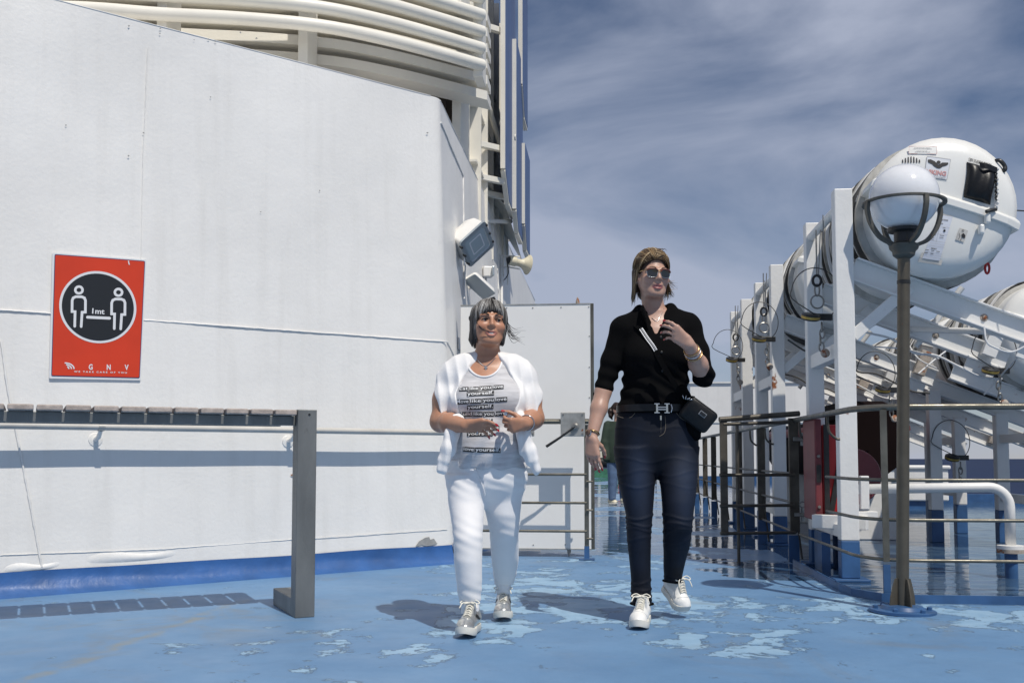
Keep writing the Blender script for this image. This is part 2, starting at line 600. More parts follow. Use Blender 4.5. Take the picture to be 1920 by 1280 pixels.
# ------------------------------------------------------------------ deck, sea
def deck_material():
    m = bpy.data.materials.new('deck_paint')
    m.use_nodes = True
    N = m.node_tree.nodes
    L = m.node_tree.links
    b = N['Principled BSDF']
    geo = N.new('ShaderNodeNewGeometry')
    pos = geo.outputs['Position']

    def noise(scale, detail=6, rg=0.55, dist=0.0, off=0.0, st=(1, 1, 1)):
        mpn = N.new('ShaderNodeMapping')
        mpn.inputs['Location'].default_value = (off, off * 0.7, off)
        mpn.inputs['Scale'].default_value = st
        L.new(pos, mpn.inputs['Vector'])
        n = N.new('ShaderNodeTexNoise')
        n.inputs['Scale'].default_value = scale
        n.inputs['Detail'].default_value = detail
        n.inputs['Roughness'].default_value = rg
        n.inputs['Distortion'].default_value = dist
        L.new(mpn.outputs['Vector'], n.inputs['Vector'])
        return n.outputs['Fac']

    def rmp(src, a, c, lo=0.0, hi=1.0, smooth=False):
        r = N.new('ShaderNodeMapRange')
        r.inputs['From Min'].default_value = a
        r.inputs['From Max'].default_value = c
        r.inputs['To Min'].default_value = lo
        r.inputs['To Max'].default_value = hi
        if smooth:
            r.interpolation_type = 'SMOOTHSTEP'
        if isinstance(src, (int, float)):
            r.inputs['Value'].default_value = src
        else:
            L.new(src, r.inputs['Value'])
        return r.outputs['Result']

    def ma(op, a, c=None, clamp=False):
        x = N.new('ShaderNodeMath')
        x.operation = op
        x.use_clamp = clamp
        for i, q in enumerate((a, c)):
            if q is None:
                continue
            if isinstance(q, (int, float)):
                x.inputs[i].default_value = q
            else:
                L.new(q, x.inputs[i])
        return x.outputs[0]

    def mix(fac, a, c):
        x = N.new('ShaderNodeMix')
        x.data_type = 'RGBA'
        if isinstance(fac, (int, float)):
            x.inputs['Factor'].default_value = fac
        else:
            L.new(fac, x.inputs['Factor'])
        for k, q in (('A', a), ('B', c)):
            if isinstance(q, tuple):
                x.inputs[k].default_value = (*q, 1)
            else:
                L.new(q, x.inputs[k])
        return x.outputs['Result']

    sep = N.new('ShaderNodeSeparateXYZ')
    L.new(pos, sep.inputs[0])
    x, y = sep.outputs['X'], sep.outputs['Y']
    # blue top coat, worn by foot traffic
    base = mix(rmp(noise(1.1, 6, 0.6), 0.35, 0.65), (0.102, 0.212, 0.375), (0.138, 0.265, 0.44))
    base = mix(rmp(noise(7, 8, 0.7, off=3), 0.5, 0.75, 0, 0.55), base, (0.092, 0.185, 0.32))
    # pale flaked patches where the top coat has lifted
    zone = ma('ADD', rmp(noise(0.55, 3, 0.5, off=9), 0.34, 0.62, -0.09, 0.095), rmp(x, -2.2, -0.7, -0.13, 0.0))
    fl = ma('ADD', noise(3.6, 13, 0.66, 0.35, off=5), zone)
    flake = rmp(fl, 0.565, 0.572)
    edge = ma('MULTIPLY', rmp(fl, 0.548, 0.563), rmp(fl, 0.574, 0.590, 1, 0))
    base = mix(flake, base, mix(rmp(noise(9, 5), 0.3, 0.7), (0.21, 0.36, 0.52), (0.29, 0.45, 0.60)))
    base = mix(ma('MULTIPLY', edge, 0.62), base, (0.035, 0.06, 0.10))
    # chips down to primer
    chip = rmp(ma('ADD', noise(11, 7, 0.7, 0.4, off=14), zone), 0.735, 0.745)
    base = mix(ma('MULTIPLY', chip, 0.85), base, (0.10, 0.085, 0.06))
    # brown water stains
    st = ma('MULTIPLY', rmp(noise(1.6, 8, 0.68, 1.4, off=21), 0.54, 0.72), rmp(noise(0.6, 3, off=2), 0.42, 0.62))
    base = mix(ma('MULTIPLY', st, 0.5), base, (0.19, 0.18, 0.145))
    # a long worn streak that runs out from under the table
    ln = ma('ADD', ma('ADD', x, ma('MULTIPLY', y, -0.026)), 2.18)
    ln = ma('ADD', ln, rmp(noise(2.2, 7, 0.65, off=31), 0.2, 0.8, -0.09, 0.09))
    streak = ma('MULTIPLY', rmp(ma('ABSOLUTE', ln), 0.01, 0.055, 1, 0), ma('MULTIPLY', rmp(y, 5.35, 5.5, 1, 0), rmp(noise(5, 8, 0.7, off=40), 0.38, 0.6)))
    base = mix(ma('MULTIPLY', streak, 0.75), base, (0.23, 0.23, 0.19))
    # standing water: behind the walkers by the door and in the basin under the racks
    basin = ma('MULTIPLY', rmp(x, 1.36, 1.42), rmp(y, 5.62, 5.70))
    front = ma('SUBTRACT', y, rmp(x, 0.1, 1.1, 8.3, 6.55))
    front = ma('ADD', front, rmp(noise(1.3, 5, 0.6, off=11), 0.25, 0.75, -1.5, 1.1))
    wet = ma('MAXIMUM', rmp(front, -0.02, 0.06), ma('MULTIPLY', basin, rmp(noise(1.2, 4, off=17), 0.30, 0.36)))
    wet = ma('MULTIPLY', wet, rmp(ma('ADD', noise(0.9, 5, 0.6, off=7), ma('MULTIPLY', basin, 0.3)), 0.43, 0.46))
    wet2 = ma('MULTIPLY', rmp(front, -0.9, 0.9, 0, 1), 0.6)
    base = mix(wet, base, mix(0.72, base, (0.012, 0.03, 0.07)))
    L.new(base, b.inputs['Base Color'])
    dry = rmp(noise(4, 6, off=8), 0.3, 0.7, 0.42, 0.62)
    L.new(ma('ADD', ma('MULTIPLY', dry, ma('SUBTRACT', 1.0, wet)), ma('MULTIPLY', wet, 0.06)), b.inputs['Roughness'])
    L.new(ma('SUBTRACT', 0.5, ma('MULTIPLY', wet, 0.5)), b.inputs['Specular IOR Level'])
    L.new(ma('MULTIPLY', ma('MAXIMUM', wet, wet2), 1.0), b.inputs['Coat Weight'])
    L.new(ma('ADD', ma('MULTIPLY', wet, -0.25), 0.30), b.inputs['Coat Roughness'])
    b.inputs['Coat IOR'].default_value = 1.33
    hgt = ma('ADD', ma('MULTIPLY', flake, -0.6), ma('MULTIPLY', noise(60, 4, off=1), 0.25))
    hgt = ma('ADD', hgt, ma('MULTIPLY', noise(6, 4, off=6), 0.8))
    bp = N.new('ShaderNodeBump')
    bp.inputs['Distance'].default_value = 0.0025
    L.new(rmp(wet, 0, 1, 0.55, 0.0), bp.inputs['Strength'])
    L.new(hgt, bp.inputs['Height'])
    L.new(bp.outputs['Normal'], b.inputs['Normal'])
    wv = N.new('ShaderNodeBump')
    wv.inputs['Distance'].default_value = 0.02
    wv.inputs['Strength'].default_value = 0.22
    L.new(noise(2.6, 3, 0.5, 0.6, st=(1, 2.2, 1)), wv.inputs['Height'])
    L.new(wv.outputs['Normal'], b.inputs['Coat Normal'])
    return m

M['deck'] = deck_material()
DECK_R = 18.2
mb = MB()
mb.add([(-14, -6, 0), (2.3, -6, 0), (2.3, 46, 0), (-14, 46, 0)], [(0, 1, 2, 3)])
mb.add([(2.3, -6, 0), (11, -6, 0), (11, DECK_R, 0), (2.3, DECK_R, 0)], [(0, 1, 2, 3)])
mb.add([(2.3, DECK_R, 0), (7.5, DECK_R, 0), (7.5, 46, 0), (2.3, 46, 0)], [(0, 1, 2, 3)])
deck = mb.build('deck', 'deck', kind='structure')

mat('sea', (0.012, 0.022, 0.060), 0.55, bump=0.6, bscale=0.3, bdist=1.0, var=0.2, vscale=0.003, spec=0.12)
mb = MB()
mb.add([(-9000, -9000, -22), (9000, -9000, -22), (9000, 9000, -22), (-9000, 9000, -22)], [(0, 1, 2, 3)])
mb.build('sea', 'sea', kind='structure')

# ------------------------------------------------------------------ casing wall
WA = G(0, 1119)
WB = G(848, 1054)
WD = nrm(WB - WA)
WN = np.array([WD[1], -WD[0], 0])               # faces the camera
TANL = math.tan(math.radians(2.0))
WV = np.linalg.solve(np.array([WN[:2], [1, 0]]), np.array([-1.0, -1.0]))
WV = np.array([WV[0], WV[1], 0]) * TANL
WTOP = 3.6
SIDE_END = 10.2

def sinn(x, y, seed):
    r = random.Random(seed)
    return sum(math.sin(x * r.uniform(0.6, 4.2) + y * r.uniform(-3, 3) + r.uniform(0, 6)) for _ in range(5)) / 5

def wallp(s, z, off=0.0):                       # s: metres to the left of the corner
    return WB - WD * s + WV * z + np.array([0, 0, z]) + WN * off

def sidep(s, z, off=0.0):                       # s: metres aft of the corner
    return WB + np.array([0, s, 0]) + WV * z + np.array([0, 0, z]) + np.array([off, 0, 0])

WNL = nrm(np.cross(WD, nrm(WV + np.array([0, 0, 1.0]))))
if np.dot(WNL, WN) < 0:
    WNL = -WNL

def onwall(px, py, off=0.0):
    return PL(px, py, WB, WNL) + WN * off

SNL = nrm(np.cross((0, 1, 0), nrm(WV + np.array([0, 0, 1.0]))))

def onside(px, py, off=0.0):
    return PL(px, py, WB, SNL) + np.array([off, 0, 0])

casing = thing('deckhouse_casing', 'large white painted steel casing wall with a blue foot, behind the slatted table', 'wall', WB)
mb = MB()
LW = 6.5
CHAM = 0.05
def wf(u, v):
    s = CHAM + (LW - CHAM) * u
    z = 0.06 + (WTOP - 0.06) * v
    fade = min(1, u * 30) * min(1, (1 - v) * 20 + 0.1)
    return wallp(s, z, 0.007 * sinn(s * 1.3, z * 1.1, 5) * fade)
mb.grid(wf, 90, 50)
mb.build('wall_plate', 'hull_white', casing, smooth=True)
mb = MB()
def sf(u, v):
    s = CHAM + (SIDE_END - CHAM) * u
    z = 0.0 + WTOP * v
    fade = min(1, u * 30)
    return sidep(s, z, 0.006 * sinn(s * 1.1, z * 1.3, 8) * fade)
mb.grid(sf, 70, 40)
mb.build('wall_plate', 'hull_white', casing, smooth=True)
mb = MB()
def cf(u, v):                                    # rounded corner between the two plates
    z = WTOP * v
    a = wallp(CHAM, z)
    b = sidep(CHAM, z)
    c = wallp(0, z)
    return (1 - u) ** 2 * a + 2 * u * (1 - u) * c + u * u * b
mb.grid(cf, 6, 1)
mb.build('corner_plate', 'hull_white', casing, smooth=True)
mb = MB()
a0, a1 = wallp(LW, WTOP), wallp(CHAM, WTOP)
b0, b1 = sidep(CHAM, WTOP), sidep(SIDE_END, WTOP)
mb.add([a0, a1, b0, b1, b1 - np.array([5.5, 0, 0]), a0 + np.array([-1, 5, 0])], [(0, 1, 2, 3, 4, 5)])
mb.build('roof_plate', 'hull_white', casing)
mb = MB()
mb.tube([wallp(LW, WTOP, 0.0), wallp(CHAM + 0.03, WTOP, 0.0)], 0.004, 6)
mb.tube([sidep(CHAM, WTOP, 0), sidep(SIDE_END, WTOP, 0)], 0.004, 6)
mb.build('edge_lip', 'hull_white', casing, smooth=True)
mb = MB()
mb.add([sidep(SIDE_END, 0), sidep(SIDE_END, WTOP), sidep(SIDE_END, WTOP) - np.array([5.5, 0, 0]), sidep(SIDE_END, 0) - np.array([5.5, 0, 0])], [(0, 1, 2, 3)])
mb.build('wall_plate', 'hull_white', casing)
# rolled blue foot
mb = MB()
def cov(u, v):
    s = LW * (1 - u)
    z = 0.135 * v ** 1.35 + (0.008 * sinn(s * 2.1, 0, 12) * v)
    off = 0.008 + 0.085 * (1 - v) ** 2.2 + 0.007 * sinn(s * 3, v * 4, 21) * (1 - abs(2 * v - 1))
    return wallp(s, z, off)
mb.grid(cov, 160, 10)
mb.build('blue_foot', 'cove_blue', casing, smooth=True)
mb = MB()
def cov2(u, v):
    s = SIDE_END * u
    z = 0.14 * v ** 1.35
    return sidep(s, z, 0.008 + 0.08 * (1 - v) ** 2.2)
mb.grid(cov2, 10, 8)
mb.build('blue_foot', 'cove_blue', casing, smooth=True)
# thick white paint bulges just above the foot
for (p0, p1, hh) in (((150, 1052), (345, 1036), 12), ((0, 1069), (120, 1055), 9)):
    mb = MB()
    def blob(u, v):
        px = p0[0] + (p1[0] - p0[0]) * u
        py = p0[1] + (p1[1] - p0[1]) * u + 10 - (hh + 10 + 5 * math.sin(u * 7)) * v
        e = math.sin(math.pi * u) ** 0.5 * math.sin(math.pi * (0.06 + 0.9 * v))
        return onwall(px, py, -0.006 + 0.015 * e)
    mb.grid(blob, 40, 8)
    mb.build('paint_bulge', 'hull_white', casing, smooth=True)
# weld seams
def seam(pts, r, on=onwall, name='weld_seam'):
    path = []
    for (x0, y0), (x1, y1) in zip(pts[:-1], pts[1:]):
        n = max(2, int(math.hypot(x1 - x0, y1 - y0) / 7))
        path += [on(x0 + (x1 - x0) * i / n + random.uniform(-.35, .35), y0 + (y1 - y0) * i / n + random.uniform(-.35, .35), 0.004) for i in range(n)]
    path.append(on(*pts[-1], 0.004))
    m_ = MB().tube(path, [r * random.uniform(0.8, 1.25) for _ in path], 6)
    return m_.build(name, 'hull_white', casing, smooth=True)
seam([(-300, 558), (0, 581), (840, 641)], 0.0048)
seam([(2, 640), (14, 730), (44, 880), (78, 1062)], 0.006)
seam([(0, 1040), (300, 1029), (560, 1010), (838, 992)], 0.0022)
seam([(277, 90), (268, 300), (262, 560)], 0.0028)
seam([(838, 641), (862, 690), (900, 735)], 0.005, onside)
seam([(826, 230), (868, 330), (870, 560)], 0.006, onside)
seam([(930, 420), (935, 570)], 0.005, onside)
# peeled paint by the corner
mb = MB()
pts = [(778, 1024), (785, 1014), (797, 1007), (804, 1006), (806, 1011), (813, 1009), (818, 1017), (820, 1018), (812, 1021), (800, 1023), (790, 1021)]
decal(mb, ([np.array(p, float) for p in pts], [tuple(range(len(pts)))]), lambda a, b, o: onwall(a, b, o), 0.006)
mb.build('peeled_patch', 'primer', casing)
for (px, py, r) in ((547, 890, 3), (800, 250, 1.6), (598, 358, 1.4), (268, 250, 2), (123, 236, 1.6), (394, 183, 1.4), (488, 398, 1.4), (240, 293, 1.6), (299, 64, 1.5), (241, 50, 2), (300, 55, 1.6), (363, 76, 1.3), (390, 75, 1.4), (403, 79, 1.4), (450, 62, 2.4), (480, 73, 2)):
    mb = MB()
    q = [np.array([px + r * random.uniform(.5, 1.5) * math.cos(a), py + r * random.uniform(.4, 1.2) * math.sin(a)]) for a in [k * 0.9 for k in range(7)]]
    decal(mb, (q, [tuple(range(7))]), lambda a, b, o: onwall(a, b, o), 0.009)
    mb.build('paint_chip', 'primer' if r < 2.5 else 'rack_rust', casing)
# small tag plate on the side plate
mb = MB()
q = [(858, 632), (868, 640), (868, 662), (858, 654)]
mb.prism([onside(*p, 0.002) for p in q], (0.008, 0, 0))
mb.build('tag_plate', 'hull_white', casing)

# wall handrail
rail = thing('wall_handrail', 'grey painted pipe handrail fixed along the white wall behind the table', 'handrail', wallp(0.1, 0.97))
mb = MB()
HS = 0.125
hz = lambda s: 0.975
mb.tube([wallp(s, 0.975, HS) for s in (LW, 4, 2, 0.06)], 0.031, 16, sy=0.68, up=(0, 0, 1))
mb.build('pipe', 'handrail_paint', rail, smooth=True)
for px in (183, 543, -160):
    c = onwall(px, 830)
    s = np.dot(WB - c, WD)
    mb = MB()
    mb.tube([wallp(s, 0.90, 0.0), wallp(s, 0.915, HS * 0.6), wallp(s, 0.955, HS)], [0.016, 0.014, 0.012], 8)
    mb.lathe([(0.045, 0), (0.04, 0.008), (0.015, 0.012)], wallp(s, 0.90, 0.0), axis=WN, n=12)
    mb.build('bracket', 'hull_white', rail, smooth=True)
    mb = MB()
    mb.tube([wallp(s + 0.018, 0.975, HS), wallp(s - 0.018, 0.975, HS)], 0.0355, 16, sy=0.7, up=(0, 0, 1))
    mb.build('clip', 'galv', rail, smooth=True)

# ------------------------------------------------------------------ distancing sign
def sgn(cx, cy, off):
    return onwall(60 + cx * 240 / 1097, 450 + cy * 280 / 1280, off)
SO = 0.012
sign = thing('distancing_sign', 'orange red one metre distancing sign with two figures on the white wall', 'sign', sgn(560, 1190, SO))
def rr(q, r=10):
    out = []
    n = len(q)
    for i in range(n):
        p = np.array(q[i], float)
        a = nrm(np.array(q[i - 1], float) - p)
        b = nrm(np.array(q[(i + 1) % n], float) - p)
        for t in range(5):
            k = t / 4
            out.append((1 - k) ** 2 * (p + a * r) + 2 * k * (1 - k) * p + k * k * (p + b * r))
    return out, [tuple(range(len(out)))]
mb = MB()
q, _ = rr([(170, 112), (975, 172), (924, 1202), (143, 1186)], 12)
mb.prism([sgn(p[0], p[1], 0.004) for p in q], WN * SO)
mb.build('board', 'sign_white', sign)
mb = MB(); decal(mb, rr([(188, 125), (962, 183), (916, 1184), (159, 1166)], 14), sgn, SO + 0.0062); mb.build('navy_border', 'sign_navy', sign)
mb = MB(); decal(mb, rr([(194, 132), (956, 188), (910, 1178), (165, 1160)], 12), sgn, SO + 0.0074); mb.build('red_field', 'sign_red', sign)
def sell(c, ax, ay, off, n=64):     # ellipse of the slanted disc
    return [np.array([c[0] + ax[0] * math.cos(t) + ay[0] * math.sin(t), c[1] + ax[1] * math.cos(t) + ay[1] * math.sin(t)]) for t in [2 * math.pi * i / n for i in range(n)]], [tuple(range(n))]
mb = MB(); decal(mb, sell((556, 578), (330, 22), (-8, 307), 0), sgn, SO + 0.0086); mb.build('white_ring', 'sign_white', sign)
mb = MB(); decal(mb, sell((556, 578), (308, 20.5), (-7, 286), 0), sgn, SO + 0.0098); mb.build('black_disc', 'sign_black', sign)
for fx, fy in ((0, 0), (338, 20)):
    mb = MB()
    hd, _ = disc2((394 + fx, 432 + fy), 31, 29, 28)
    decal(mb, ribbon(hd, 21, True), sgn, SO + 0.011)
    pth = [(358, 742), (361, 617), (335, 616), (336, 522), (345, 500), (368, 489), (418, 490), (441, 500), (450, 522), (449, 621), (421, 622), (413, 744)]
    decal(mb, ribbon([(a + fx, b + fy) for a, b in pth], 22), sgn, SO + 0.011)
    for ex, ey in ((358, 742), (413, 744)):
        decal(mb, disc2((ex + fx, ey + fy), 11, 11, 14), sgn, SO + 0.0112)
    mb.build('figure', 'sign_white', sign)
mb = MB()
decal(mb, ribbon([(467, 664), (656, 673)], 24), sgn, SO + 0.011)
decal(mb, disc2((467, 664), 12, 12, 14), sgn, SO + 0.0112)
decal(mb, disc2((656, 673), 12, 12, 14), sgn, SO + 0.0112)
mb.build('distance_bar', 'sign_white', sign)
mb = MB(); decal(mb, put_text('1mt', (506, 632), (612, 638), 44, 0.025), sgn, SO + 0.011); mb.build('lettering', 'sign_white', sign)
mb = MB()
for ch_, cx in (('G', 478), ('N', 632), ('V', 785)):
    decal(mb, put_text(ch_, (cx, 1110 + (cx - 478) * 0.012), (cx + 34, 1110.5 + (cx - 478) * 0.012), 44, 0.035), sgn, SO + 0.009)
decal(mb, put_text('W E   T A K E   C A R E   O F   Y O U', (352, 1134), (805, 1144), 13, 0.03), sgn, SO + 0.009)
mb.build('lettering', 'sign_white', sign)
mb = MB()
for k in range(3):
    r = 78 - 22 * k
    pth = [(275 + (r) * math.sin(t) + k * 0, 1106 + k * 0 - (r * 0.66) * math.cos(t) + 0) for t in [math.pi / 2 * i / 10 for i in range(11)]]
    pth = [(273 + 12 * k, 1106 - r * 0.66)] + [(a, b) for a, b in pth if a > 280 + 10 * k]
    decal(mb, ribbon(pth, 11), sgn, SO + 0.009)
mb.build('emblem', 'sign_white', sign)
mb = MB(); decal(mb, ribbon([(818, 182), (822, 205), (828, 216)], 9), sgn, SO + 0.009)
mb.build('scratch', 'sign_white', sign)

# ------------------------------------------------------------------ slatted table
TB0 = G(590, 1156)                     # outer corner of the leg
# direction of the table edge, from the leg to the left
tl = U(0, 768, 1.0)
TH = 1.035
e1 = G(590, 769, TH)
e0 = G(0, 757, TH)
TD = nrm(np.array([e0[0] - e1[0], e0[1] - e1[1], 0]))
TDp = np.array([-TD[1], TD[0], 0])
if TDp[1] < 0:
    TDp = -TDp                          # away from the camera
table = thing('slatted_table', 'high slatted wooden table on a square grey steel leg by the wall', 'table', TB0)
LEGW = 0.098
lc = TB0 + TD * (LEGW / 2) + TDp * 0.05
lc = np.array([lc[0], lc[1], 0])
def tf(along, depth, z):
    return lc + TD * along + TDp * depth + np.array([0, 0, z])
TZ = np.array([0, 0, 1.0])
MB().frame(tf(0, 0, TH / 2), TD, TDp, TZ, LEGW, LEGW, TH).build('leg', 'steel_grey', table, bevel=0.004)
MB().frame(tf(0, 0.05 + 0.20, 0.045), TD, TDp, TZ, LEGW * 0.985, 0.40, 0.09).build('foot', 'steel_grey', table, bevel=0.004)
BL = 3.6
MB().frame(tf(LEGW / 2 + BL / 2, 0.022, TH - 0.056), TD, TDp, TZ, BL - 0.002, 0.05, 0.048).build('beam', 'steel_grey', table, bevel=0.003)
MB().frame(tf(LEGW / 2 + BL / 2, 0.34, TH - 0.054), TD, TDp, TZ, BL - 0.002, 0.05, 0.044).build('beam', 'steel_grey', table, bevel=0.003)
MB().frame(tf(LEGW / 2 + 0.03, 0.18, TH - 0.053), TD, TDp, TZ, 0.05, 0.26, 0.040).build('beam', 'steel_grey', table, bevel=0.003)
MB().frame(tf(BL + LEGW, 0, TH / 2), TD, TDp, TZ, LEGW, LEGW, TH).build('leg', 'steel_grey', table, bevel=0.004)
MB().frame(tf(BL + LEGW, 0.25, 0.045), TD, TDp, TZ, LEGW * 0.985, 0.40, 0.09).build('foot', 'steel_grey', table, bevel=0.004)
pitch = 0.1185
k = 0
x = LEGW / 2 + 0.062
while x < BL:
    mb = MB()
    zz = TH - 0.031 + 0.0145 + random.uniform(-.0012, .0012)
    mb.frame(tf(x, 0.158, zz), TD, TDp, TZ, pitch - 0.012 + random.uniform(-.001, .001), 0.455, 0.027)
    mb.build('slat', 'wood', table, bevel=0.006)
    x += pitch
mb = MB()
mb.lathe([(0.006, 0), (0.0055, 0.003), (0.001, 0.004)], tf(-0.01, -LEGW / 2, TH - 0.025), axis=-TDp, n=10)
mb.build('bolt', 'black_paint', table, smooth=True)

# ------------------------------------------------------------------ funnel behind the casing
FB = np.array([-1.6, 9.0, 0.0])
funnel = thing('funnel', 'white ship funnel with curved pipe louvres above the casing wall', 'funnel', np.array([-2.6, 10.0, WTOP]))
def hp(pts, z):                                     # path through photo points, all at height z
    return smoothpath([G(a, b, z) for a, b in pts], 5)
ZP = 4.26
base_pts = [(-60, 12), (150, 16), (300, 27), (450, 35), (600, 49), (720, 73), (820, 99), (905, 123)]
plan = [G(a, b, ZP) for a, b in base_pts]
plan = [np.array([p[0], p[1], 0]) for p in plan]
for k in range(6):
    z = ZP + 0.152 * k
    path = smoothpath([p + np.array([0, 0, z]) for p in plan], 5)
    MB().tube(path, 0.052, 14).build('louvre_pipe', 'funnel_white', funnel, smooth=True, ang=60)
# flat slats behind every pipe
back = [np.array([-0.10, 0.55, 0])] * len(plan)
for k in range(6):
    z = ZP + 0.152 * k - 0.13
    path = smoothpath([p + np.array([-0.02, 0.50, z]) for p in plan], 4)
    mb = MB()
    n = len(path)
    V = []
    for p in path:
        V += [p, p + np.array([0, 0.0, 0.085]), p + np.array([0, 0.28, 0.085]), p + np.array([0, 0.28, 0.0])]
    Fq = []
    for i in range(n - 1):
        for j in range(4):
            Fq.append((4 * i + j, 4 * i + (j + 1) % 4, 4 * (i + 1) + (j + 1) % 4, 4 * (i + 1) + j))
    mb.add(V, Fq + [(0, 1, 2, 3), (4 * n - 4, 4 * n - 3, 4 * n - 2, 4 * n - 1)])
    mb.build('louvre_slat', 'funnel_white', funnel)
# pillars the pipes are welded to
for (px, py, zl) in ((566, 60, WTOP), (895, 120, 4.16), (300, 28, WTOP)):
    p = G(px, py, ZP)
    MB().span((p[0] - 0.04, p[1] + 0.03, zl), (p[0] + 0.04, p[1] + 0.30, 5.6)).build('pillar', 'funnel_white', funnel, bevel=0.004)
# sill of the opening: pale sloped coaming on the casing roof
mb = MB()
c0 = [np.array([q[0], q[1] + 0.10, 0]) for q in plan]
path = smoothpath(c0, 4)
V, Fq = [], []
for p in path:
    V += [p + np.array([0, -0.25, WTOP + 0.01]), p + np.array([0, 0.35, WTOP + 0.30]), p + np.array([0, 0.42, WTOP + 0.30]), p + np.array([0, 0.42, WTOP + 0.01])]
n = len(path)
for i in range(n - 1):
    for j in range(3):
        Fq.append((4 * i + j, 4 * i + j + 1, 4 * (i + 1) + j + 1, 4 * (i + 1) + j))
Fq += [(0, 1, 2, 3), (4 * n - 4, 4 * n - 3, 4 * n - 2, 4 * n - 1)]
keep = int(n * 0.66)
mb.add(V[:4 * keep], [f for f in Fq if max(f) < 4 * keep])
mb.build('coaming', 'funnel_white', funnel)
# body: dark inside behind a white frame with an opening
fx1 = U(866, 200, 9.3)[0]
fy = 9.25
mb = MB()
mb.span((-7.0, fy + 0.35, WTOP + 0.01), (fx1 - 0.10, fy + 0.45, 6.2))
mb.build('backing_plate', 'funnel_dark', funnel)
for k in range(9):
    xx = fx1 - 0.22 - k * 0.085
    MB().span((xx, fy + 0.27, WTOP + 0.02), (xx + 0.018, fy + 0.30, 6.0)).build('grille_bar', 'rack_rust' if k > 4 else 'funnel_dark', funnel)
MB().span((fx1 - 0.085, fy - 0.10, WTOP - 0.6), (fx1, fy + 0.5, 6.2)).build('frame_post', 'funnel_white', funnel, bevel=0.006)
MB().span((-7.0, fy - 0.05, 5.15), (fx1 - 0.088, fy + 0.09, 5.3)).build('frame_beam', 'funnel_white', funnel, bevel=0.006)
# outboard side of the funnel, with ribs
MB().span((fx1 - 0.05, fy + 0.5, 2.9), (fx1 - 0.02, 13.6, 6.2)).build('shell_plate', 'funnel_white', funnel)
for k in range(6):
    yy = fy + 0.62 + k * 0.55
    MB().span((fx1 - 0.02, yy, 3.0), (fx1 + 0.10, yy + 0.03, 6.2)).build('rib', 'funnel_white', funnel)
for (zz, y0_) in ((3.75, 9.6), (4.35, 9.4), (5.0, 9.4)):
    MB().span((fx1 - 0.02, fy + 0.5, zz), (fx1 + 0.07, 13.5, zz + 0.025)).build('stringer', 'funnel_white', funnel)
# shaped blue letter panels standing off the side on brackets, white on their edges
px0 = -1.13
def panel(y0, y1, z0, z1, x, cut=0.6, run=0.4):
    prof = [(y0, z0 + cut), (y0, z1), (y1, z1), (y1, z0), (y0 + run, z0)]
    P = [np.array([x, a, b]) for a, b in prof]
    o = MB().prism(P, (0.05, 0, 0)).build('letter_panel', 'panel_blue', funnel)
    for a, b in ((prof[0], prof[1]), (prof[0], prof[4]), (prof[4], prof[3])):
        MB().bar((x + 0.02, *a), (x + 0.02, *b), 0.075, 0.05, up=(1, 0, 0)).build('edge_strip', 'funnel_white', o)
    return o
panel(10.45, 11.55, 3.62, 6.8, px0, 0.25)
panel(11.2, 12.0, 3.42, 5.6, px0 + 0.05, 0.20, 0.25)
panel(11.9, 12.6, 3.36, 4.6, px0 + 0.09, 0.25, 0.25)
panel(11.8, 12.5, 5.0, 7.2, px0 + 0.07, 0.3, 0.25)
for (a, z) in ((10.5, 4.10), (10.55, 3.76), (10.9, 3.68), (10.5, 5.4)):
    MB().bar((fx1 - 0.02, a - 0.25, z), (px0 + 0.01, a, z), 0.06, 0.06).build('bracket_arm', 'funnel_white', funnel, bevel=0.003)
MB().tube([(fx1, 10.2, 4.9), (px0, 11.0, 4.1)], 0.03, 8).build('bracket_arm', 'funnel_white', funnel, smooth=True)
MB().tube([(fx1, 10.4, 3.3), (px0, 11.5, 3.55)], 0.025, 8).build('bracket_arm', 'funnel_white', funnel, smooth=True)
MB().add([(px0, 11.0, 3.6), (px0, 13.2, 3.38), (fx1, 12.2, 3.75), (fx1, 10.6, 3.85)], [(0, 1, 2, 3)]).build('gusset', 'funnel_white', funnel)
p = AX(966, 258, px0 + 0.12)
MB().tube([p + np.array([0.0, 0, 0]) + 0.028 * np.array([0, math.cos(t), math.sin(t)]) for t in [k * math.pi / 6 for k in range(12)]], 0.009, 8, closed=True).build('lifting_eye', 'funnel_white', funnel, smooth=True)

# ------------------------------------------------------------------ wall lights, loudspeaker
def sideD(px, py, off):
    return onside(px, py, off)
c = sideD(893, 458, 0.0)
fl = thing('floodlight', 'square white floodlight with glass front on a wall bracket, above the grey one', 'floodlight', sideD(862, 440, 0.0))
ctr = U(893, 457, fl.location[1] - 0.10)
fdir = nrm(np.array([0.74, -0.46, -0.50]))
fu = nrm(np.cross(fdir, (0.60, 0.35, 0.75)))
fv = np.cross(fu, fdir)
mb = MB()
for w_, d_ in ((0.10, -0.125), (0.135, -0.09), (0.145, -0.01), (0.145, 0.0)):
    pass
def sq(w, h, d, r=0.03):
    out = []
    for (sx, sy) in ((1, 1), (-1, 1), (-1, -1), (1, -1)):
        a0_ = math.atan2(sy, sx) - math.pi / 4
        for t in range(4):
            a = a0_ + t / 3 * math.pi / 2
            out.append(ctr + fu * (sx * (w - r) + r * math.cos(a)) + fv * (sy * (h - r) + r * math.sin(a)) + fdir * d)
    return out
